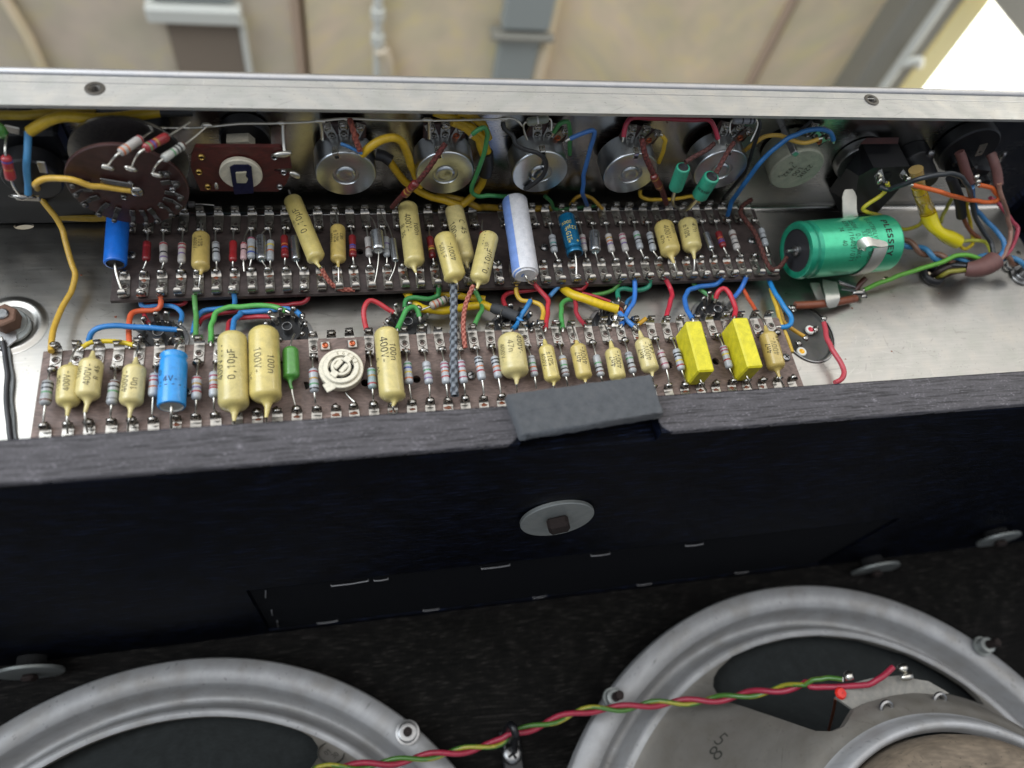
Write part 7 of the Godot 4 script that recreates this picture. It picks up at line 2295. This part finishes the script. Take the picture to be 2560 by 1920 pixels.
func build_speakers() -> void:
	var win := func(a: float, b: float) -> Array:   # outer arc, rounded corners, drawn in towards the neck
		var o := arc(128.4, a + 6.0, b - 6.0, 24)
		o.append_array([[127.6, deg_to_rad(b - 3.4)], [125.0, deg_to_rad(b - 1.2)], [121.0, deg_to_rad(b)], [112.0, deg_to_rad(b)], [101.0, deg_to_rad(b - 1.0)], [94.5, deg_to_rad(b - 3.0)]])
		o.append_array(arc(91.2, b - 7.5, a + 7.5, 14))
		o.append_array([[94.5, deg_to_rad(a + 3.0)], [101.0, deg_to_rad(a + 1.0)], [112.0, deg_to_rad(a)], [121.0, deg_to_rad(a)], [125.0, deg_to_rad(a + 1.2)], [127.6, deg_to_rad(a + 3.4)]])
		return o
	# the window that the terminal plate reaches into
	var first := [[125.0, deg_to_rad(-113.5)], [126.7, deg_to_rad(-111.2)], [128.6, deg_to_rad(-106.2)], [128.6, deg_to_rad(-99.5)], [128.6, deg_to_rad(-90.4)], [128.6, deg_to_rad(-82.8)], [128.6, deg_to_rad(-72.9)], [128.6, deg_to_rad(-61.3)], [128.6, deg_to_rad(-58.0)], [128.5, deg_to_rad(-51.0)], [128.4, deg_to_rad(-46.0)], [126.5, deg_to_rad(-43.0)], [123.0, deg_to_rad(-42.0)], [116.0, deg_to_rad(-45.5)], [107.0, deg_to_rad(-52.0)], [100.1, deg_to_rad(-58.0)], [95.7, deg_to_rad(-67.7)], [92.6, deg_to_rad(-80.1)], [91.5, deg_to_rad(-88.8)], [91.1, deg_to_rad(-96.5)], [90.7, deg_to_rad(-101.6)], [89.2, deg_to_rad(-105.2)], [87.7, deg_to_rad(-109.2)], [88.7, deg_to_rad(-112.5)], [91.5, deg_to_rad(-114.7)], [100.4, deg_to_rad(-115.4)], [110.0, deg_to_rad(-116.4)], [114.1, deg_to_rad(-117.1)], [118.5, deg_to_rad(-116.8)], [122.3, deg_to_rad(-115.5)]]
	var right := speaker(0.2222, 0.0818, -0.148, 0.1565, [first, win.call(-28.0, 48.0), win.call(62.0, 138.0), win.call(136.0, 206.0)], "the right one with a terminal plate")
	var left := speaker(-0.0858, 0.0748, -0.156, 0.1525, [win.call(-134.0, -58.0), win.call(-44.0, 32.0), win.call(46.0, 122.0), win.call(136.0, 212.0)], "the left one, mostly below the picture")
	# rim nuts
	for q in [[right, V(117.7,-146,-31.5), true], [right, V(329.5,-146,-29.2), false], [left, V(93.3,-146,-198.5), false]]:
		if q[1].distance_to(q[0].position) > 0.19:
			continue
		var at: Vector3 = q[0].transform.affine_inverse() * q[1]
		var m := Mb.new()
		m.lathe([[0.0, 0.0052], [0.001, 0.005], [0.001, 0.0042], [0.0052, 0.004], [0.0056, 0.003], [0.0056, 0.0001]], 14, Transform3D(Basis(), at))
		part(q[0], "fixing_nut", m.done(), mats.washer)
		m = Mb.new()
		m.lathe([[0.004, 0.0022], [0.0125, 0.0022], [0.013, 0.0018], [0.013, 0.0001]], 12, Transform3D(Basis(), at))
		part(q[0], "stud", m.done(), mats.dark_rust)
	var at := left.transform.affine_inverse() * V(18,-154,-31)
	var m := Mb.new()
	m.lathe([[0.0, 0.0056], [0.001, 0.0056], [0.0012, 0.0046], [0.003, 0.0044], [0.0034, 0.0038], [0.0034, 0.002]], 24, Transform3D(Basis(), at))
	part(left, "fixing_nut", m.done(), mats.zinc)
	m = Mb.new()
	m.lathe([[0.002, 0.0021], [0.0052, 0.0021], [0.0056, 0.0017], [0.0056, 0.0001]], 12, Transform3D(Basis(), at))
	part(left, "stud", m.done(), mats.dark_rust)
	# terminal plate on the right loudspeaker
	var tp := [V(198.7,-86,-13.6),V(204.5,-86,-8.1),V(212.9,-86,-9.2),V(224.6,-86,-9.5),V(238.2,-86,-8.6),V(253.3,-86,-7.8),V(245.4,-86,-14),V(239.1,-86,-15.8),V(233,-86,-18.1),V(219.3,-86,-18.9),V(207.4,-86,-18.1)]
	var poly := PackedVector2Array()
	var o := right.position
	for p in tp:
		poly.push_back(Vector2(p.x - o.x, p.z - o.z))
	m = Mb.new()
	m.prism(poly, tp[0].y - o.y - 0.0018, tp[0].y - o.y)
	part(right, "terminal_plate", m.done(), mats.grey_paxolin)
	for q in [V(214.8,-77.7,-6.2), V(242.9,-80.4,-5.9)]:
		m = Mb.new()
		m.lathe([[0.0, 0.0036], [0.0008, 0.0034], [0.0012, 0.0026], [0.0008, 0.0018], [-0.001, 0.0014], [-0.001, 0.0001]], 18, Transform3D(Basis(Vector3(1, 0, 0), 0.5), q - o))
		part(right, "rivet", m.done(), mats.zinc)
	for q in [[V(205.4,-82,-20.7), V(2.4, 2.2, 2.2)], [V(232.5,-82,-20.5), V(2.6, 2.2, 2.0)], [V(232.8,-82,-17), V(3.4, 2.0, 1.8)]]:
		m = Mb.new()
		m.blob(q[0] - o, q[1], rng, 0.25)
		part(right, "solder", m.done(), mats.tinned)
	m = Mb.new()
	m.lathe([[0.0, 0.0024], [0.0008, 0.0026], [0.0018, 0.002], [0.0022, 0.0002]], 14, Transform3D(Basis(), V(201,-85.8,-14.8) - o))
	part(right, "red_seal", m.done(), mats.red_seal)
	m = Mb.new()
	m.tube(curve(local(right, [V(199.6,-88,-13.2),V(205.8,-104,-8.4),V(211.1,-122,-1.4)]), 0.003), 0.0006, 6)
	part(right, "cone_lead", m.done(), mats.copper)
	# stamped marks
	for q in [["5", V(156.6,-119.7,-5.3), 6.5, -0.1], ["8", V(151.6,-117.9,-0.2), 7.5, 1.45]]:
		var p: Vector3 = q[1] - o
		var n := (Vector3(p.x, 0, p.z).normalized() * 1.85 + Vector3.UP).normalized()   # the arm slopes here
		var y := (Vector3(0.06, 0.48, -0.87) - n * n.dot(Vector3(0.06, 0.48, -0.87))).normalized()
		print_flat(right, q[0], q[2] * 0.001, Transform3D(Basis(y.cross(n), y, n) * Basis(Vector3(0, 0, 1), q[3]), p + n * 0.0004), mats.stamp)
	var sc := V(-17.4,-153.3,-26.9) - left.position
	var sn := (Vector3(sc.x, 0, sc.z).normalized() * 1.1 + Vector3.UP).normalized()
	var sy := (Vector3(0.06, 0.48, -0.87) - sn * sn.dot(Vector3(0.06, 0.48, -0.87))).normalized()
	var sf := Transform3D(Basis(sy.cross(sn), sy, sn), sc + sn * 0.0005)
	m = Mb.new()
	var ring := []
	for k in 26:
		var f := lerpf(0.9, TAU - 0.2, k / 25.0)
		ring.append(sf * Vector3(cos(f) * 0.0068, sin(f) * 0.0056, 0.0))
	m.tube(ring, 0.00035, 5)
	part(left, "stamp", m.done(), mats.stamp)
	for q in [["01", -0.0012, 0.0014], ["30", 0.0008, -0.0018]]:
		print_flat(left, q[0], 0.0024, sf * Transform3D(Basis(), Vector3(q[1], q[2], 0)), mats.stamp)
	# twisted pair across
	var spine := [V(-23.7,-135,-20),V(-18.9,-137,-20.5),V(5.8,-142,-19.1),V(53.7,-141,-19.4),V(64.9,-140,-22.8),V(79.4,-139,-24.2),V(99,-138,-27.4),V(118.9,-136,-25.9),V(136.5,-133,-25.2),V(154.9,-127,-23),V(167.4,-118,-22.3),V(181.4,-106,-21.4),V(191.4,-94,-21.4)]
	for k in 2:
		var line := []
		var sp := curve(spine, 0.002)
		var run := 0.0
		for i in sp.size():
			var d: Vector3 = (sp[mini(i + 1, sp.size() - 1)] - sp[maxi(i - 1, 0)]).normalized()
			var up := (Vector3.UP - d * d.y).normalized()
			if i > 0:
				run += sp[i].distance_to(sp[i - 1])
			var f := run / 0.031 * TAU + PI * k + 0.6
			var open := 0.0012
			line.append(sp[i] + (up * cos(f) + d.cross(up) * sin(f)) * open)
		if k == 0:
			line.append_array([V(191.9,-92,-19.6),V(200.9,-87,-17.7),V(213.3,-82,-16.3),V(219.2,-79,-18.4),V(225.7,-79,-21.4)])
			m = Mb.new()
			m.tube(curve(kinked(line), 0.004), 0.00128, 12)
			single("speaker_wire", "crimson wire of the twisted pair across the loudspeakers", "wire", m.done(), plastic("#a02840"))
		else:
			line.append_array([V(192.9,-90,-22.1),V(198.5,-86,-21.7),V(202.3,-82,-19.9)])
			m = Mb.new()
			var full := curve(kinked(line), 0.004)
			var cc := []
			for i in full.size():
				var shades := []
				for q in 12:
					shades.append(lin("#a09a34") if (q * 2 + i / 2) % 24 < 7 else lin("#47762c"))
				cc.append(shades)
			m.tube(full, 0.00108, 12, cc)
			single("speaker_wire", "green and yellow wire of the twisted pair across the loudspeakers", "wire", m.done(), mats.lacquer)
	var t := thing("cable_clip", "black plastic cable clip holding the twisted pair, with a cross head screw", "clip", Transform3D(Basis(), V(69.7,-172,-20.6)))
	m = Mb.new()
	m.box(Transform3D(Basis(), V(-1, 1, 8)), V(10, 2, 28), 0.0008)
	m.tube(curve(local(t, [V(64.5,-170,-19.1),V(63.2,-150,-22.9),V(63.4,-131,-25.7),V(64.8,-130,-22),V(66.7,-150,-18.4),V(69.9,-170,-16.2)]), 0.003), 0.0018, 10)
	part(t, "strap", m.done(), mats.black_plastic)
	pan_screw(t, t.transform.affine_inverse() * V(68.4,-169,-15.3), 5.0)
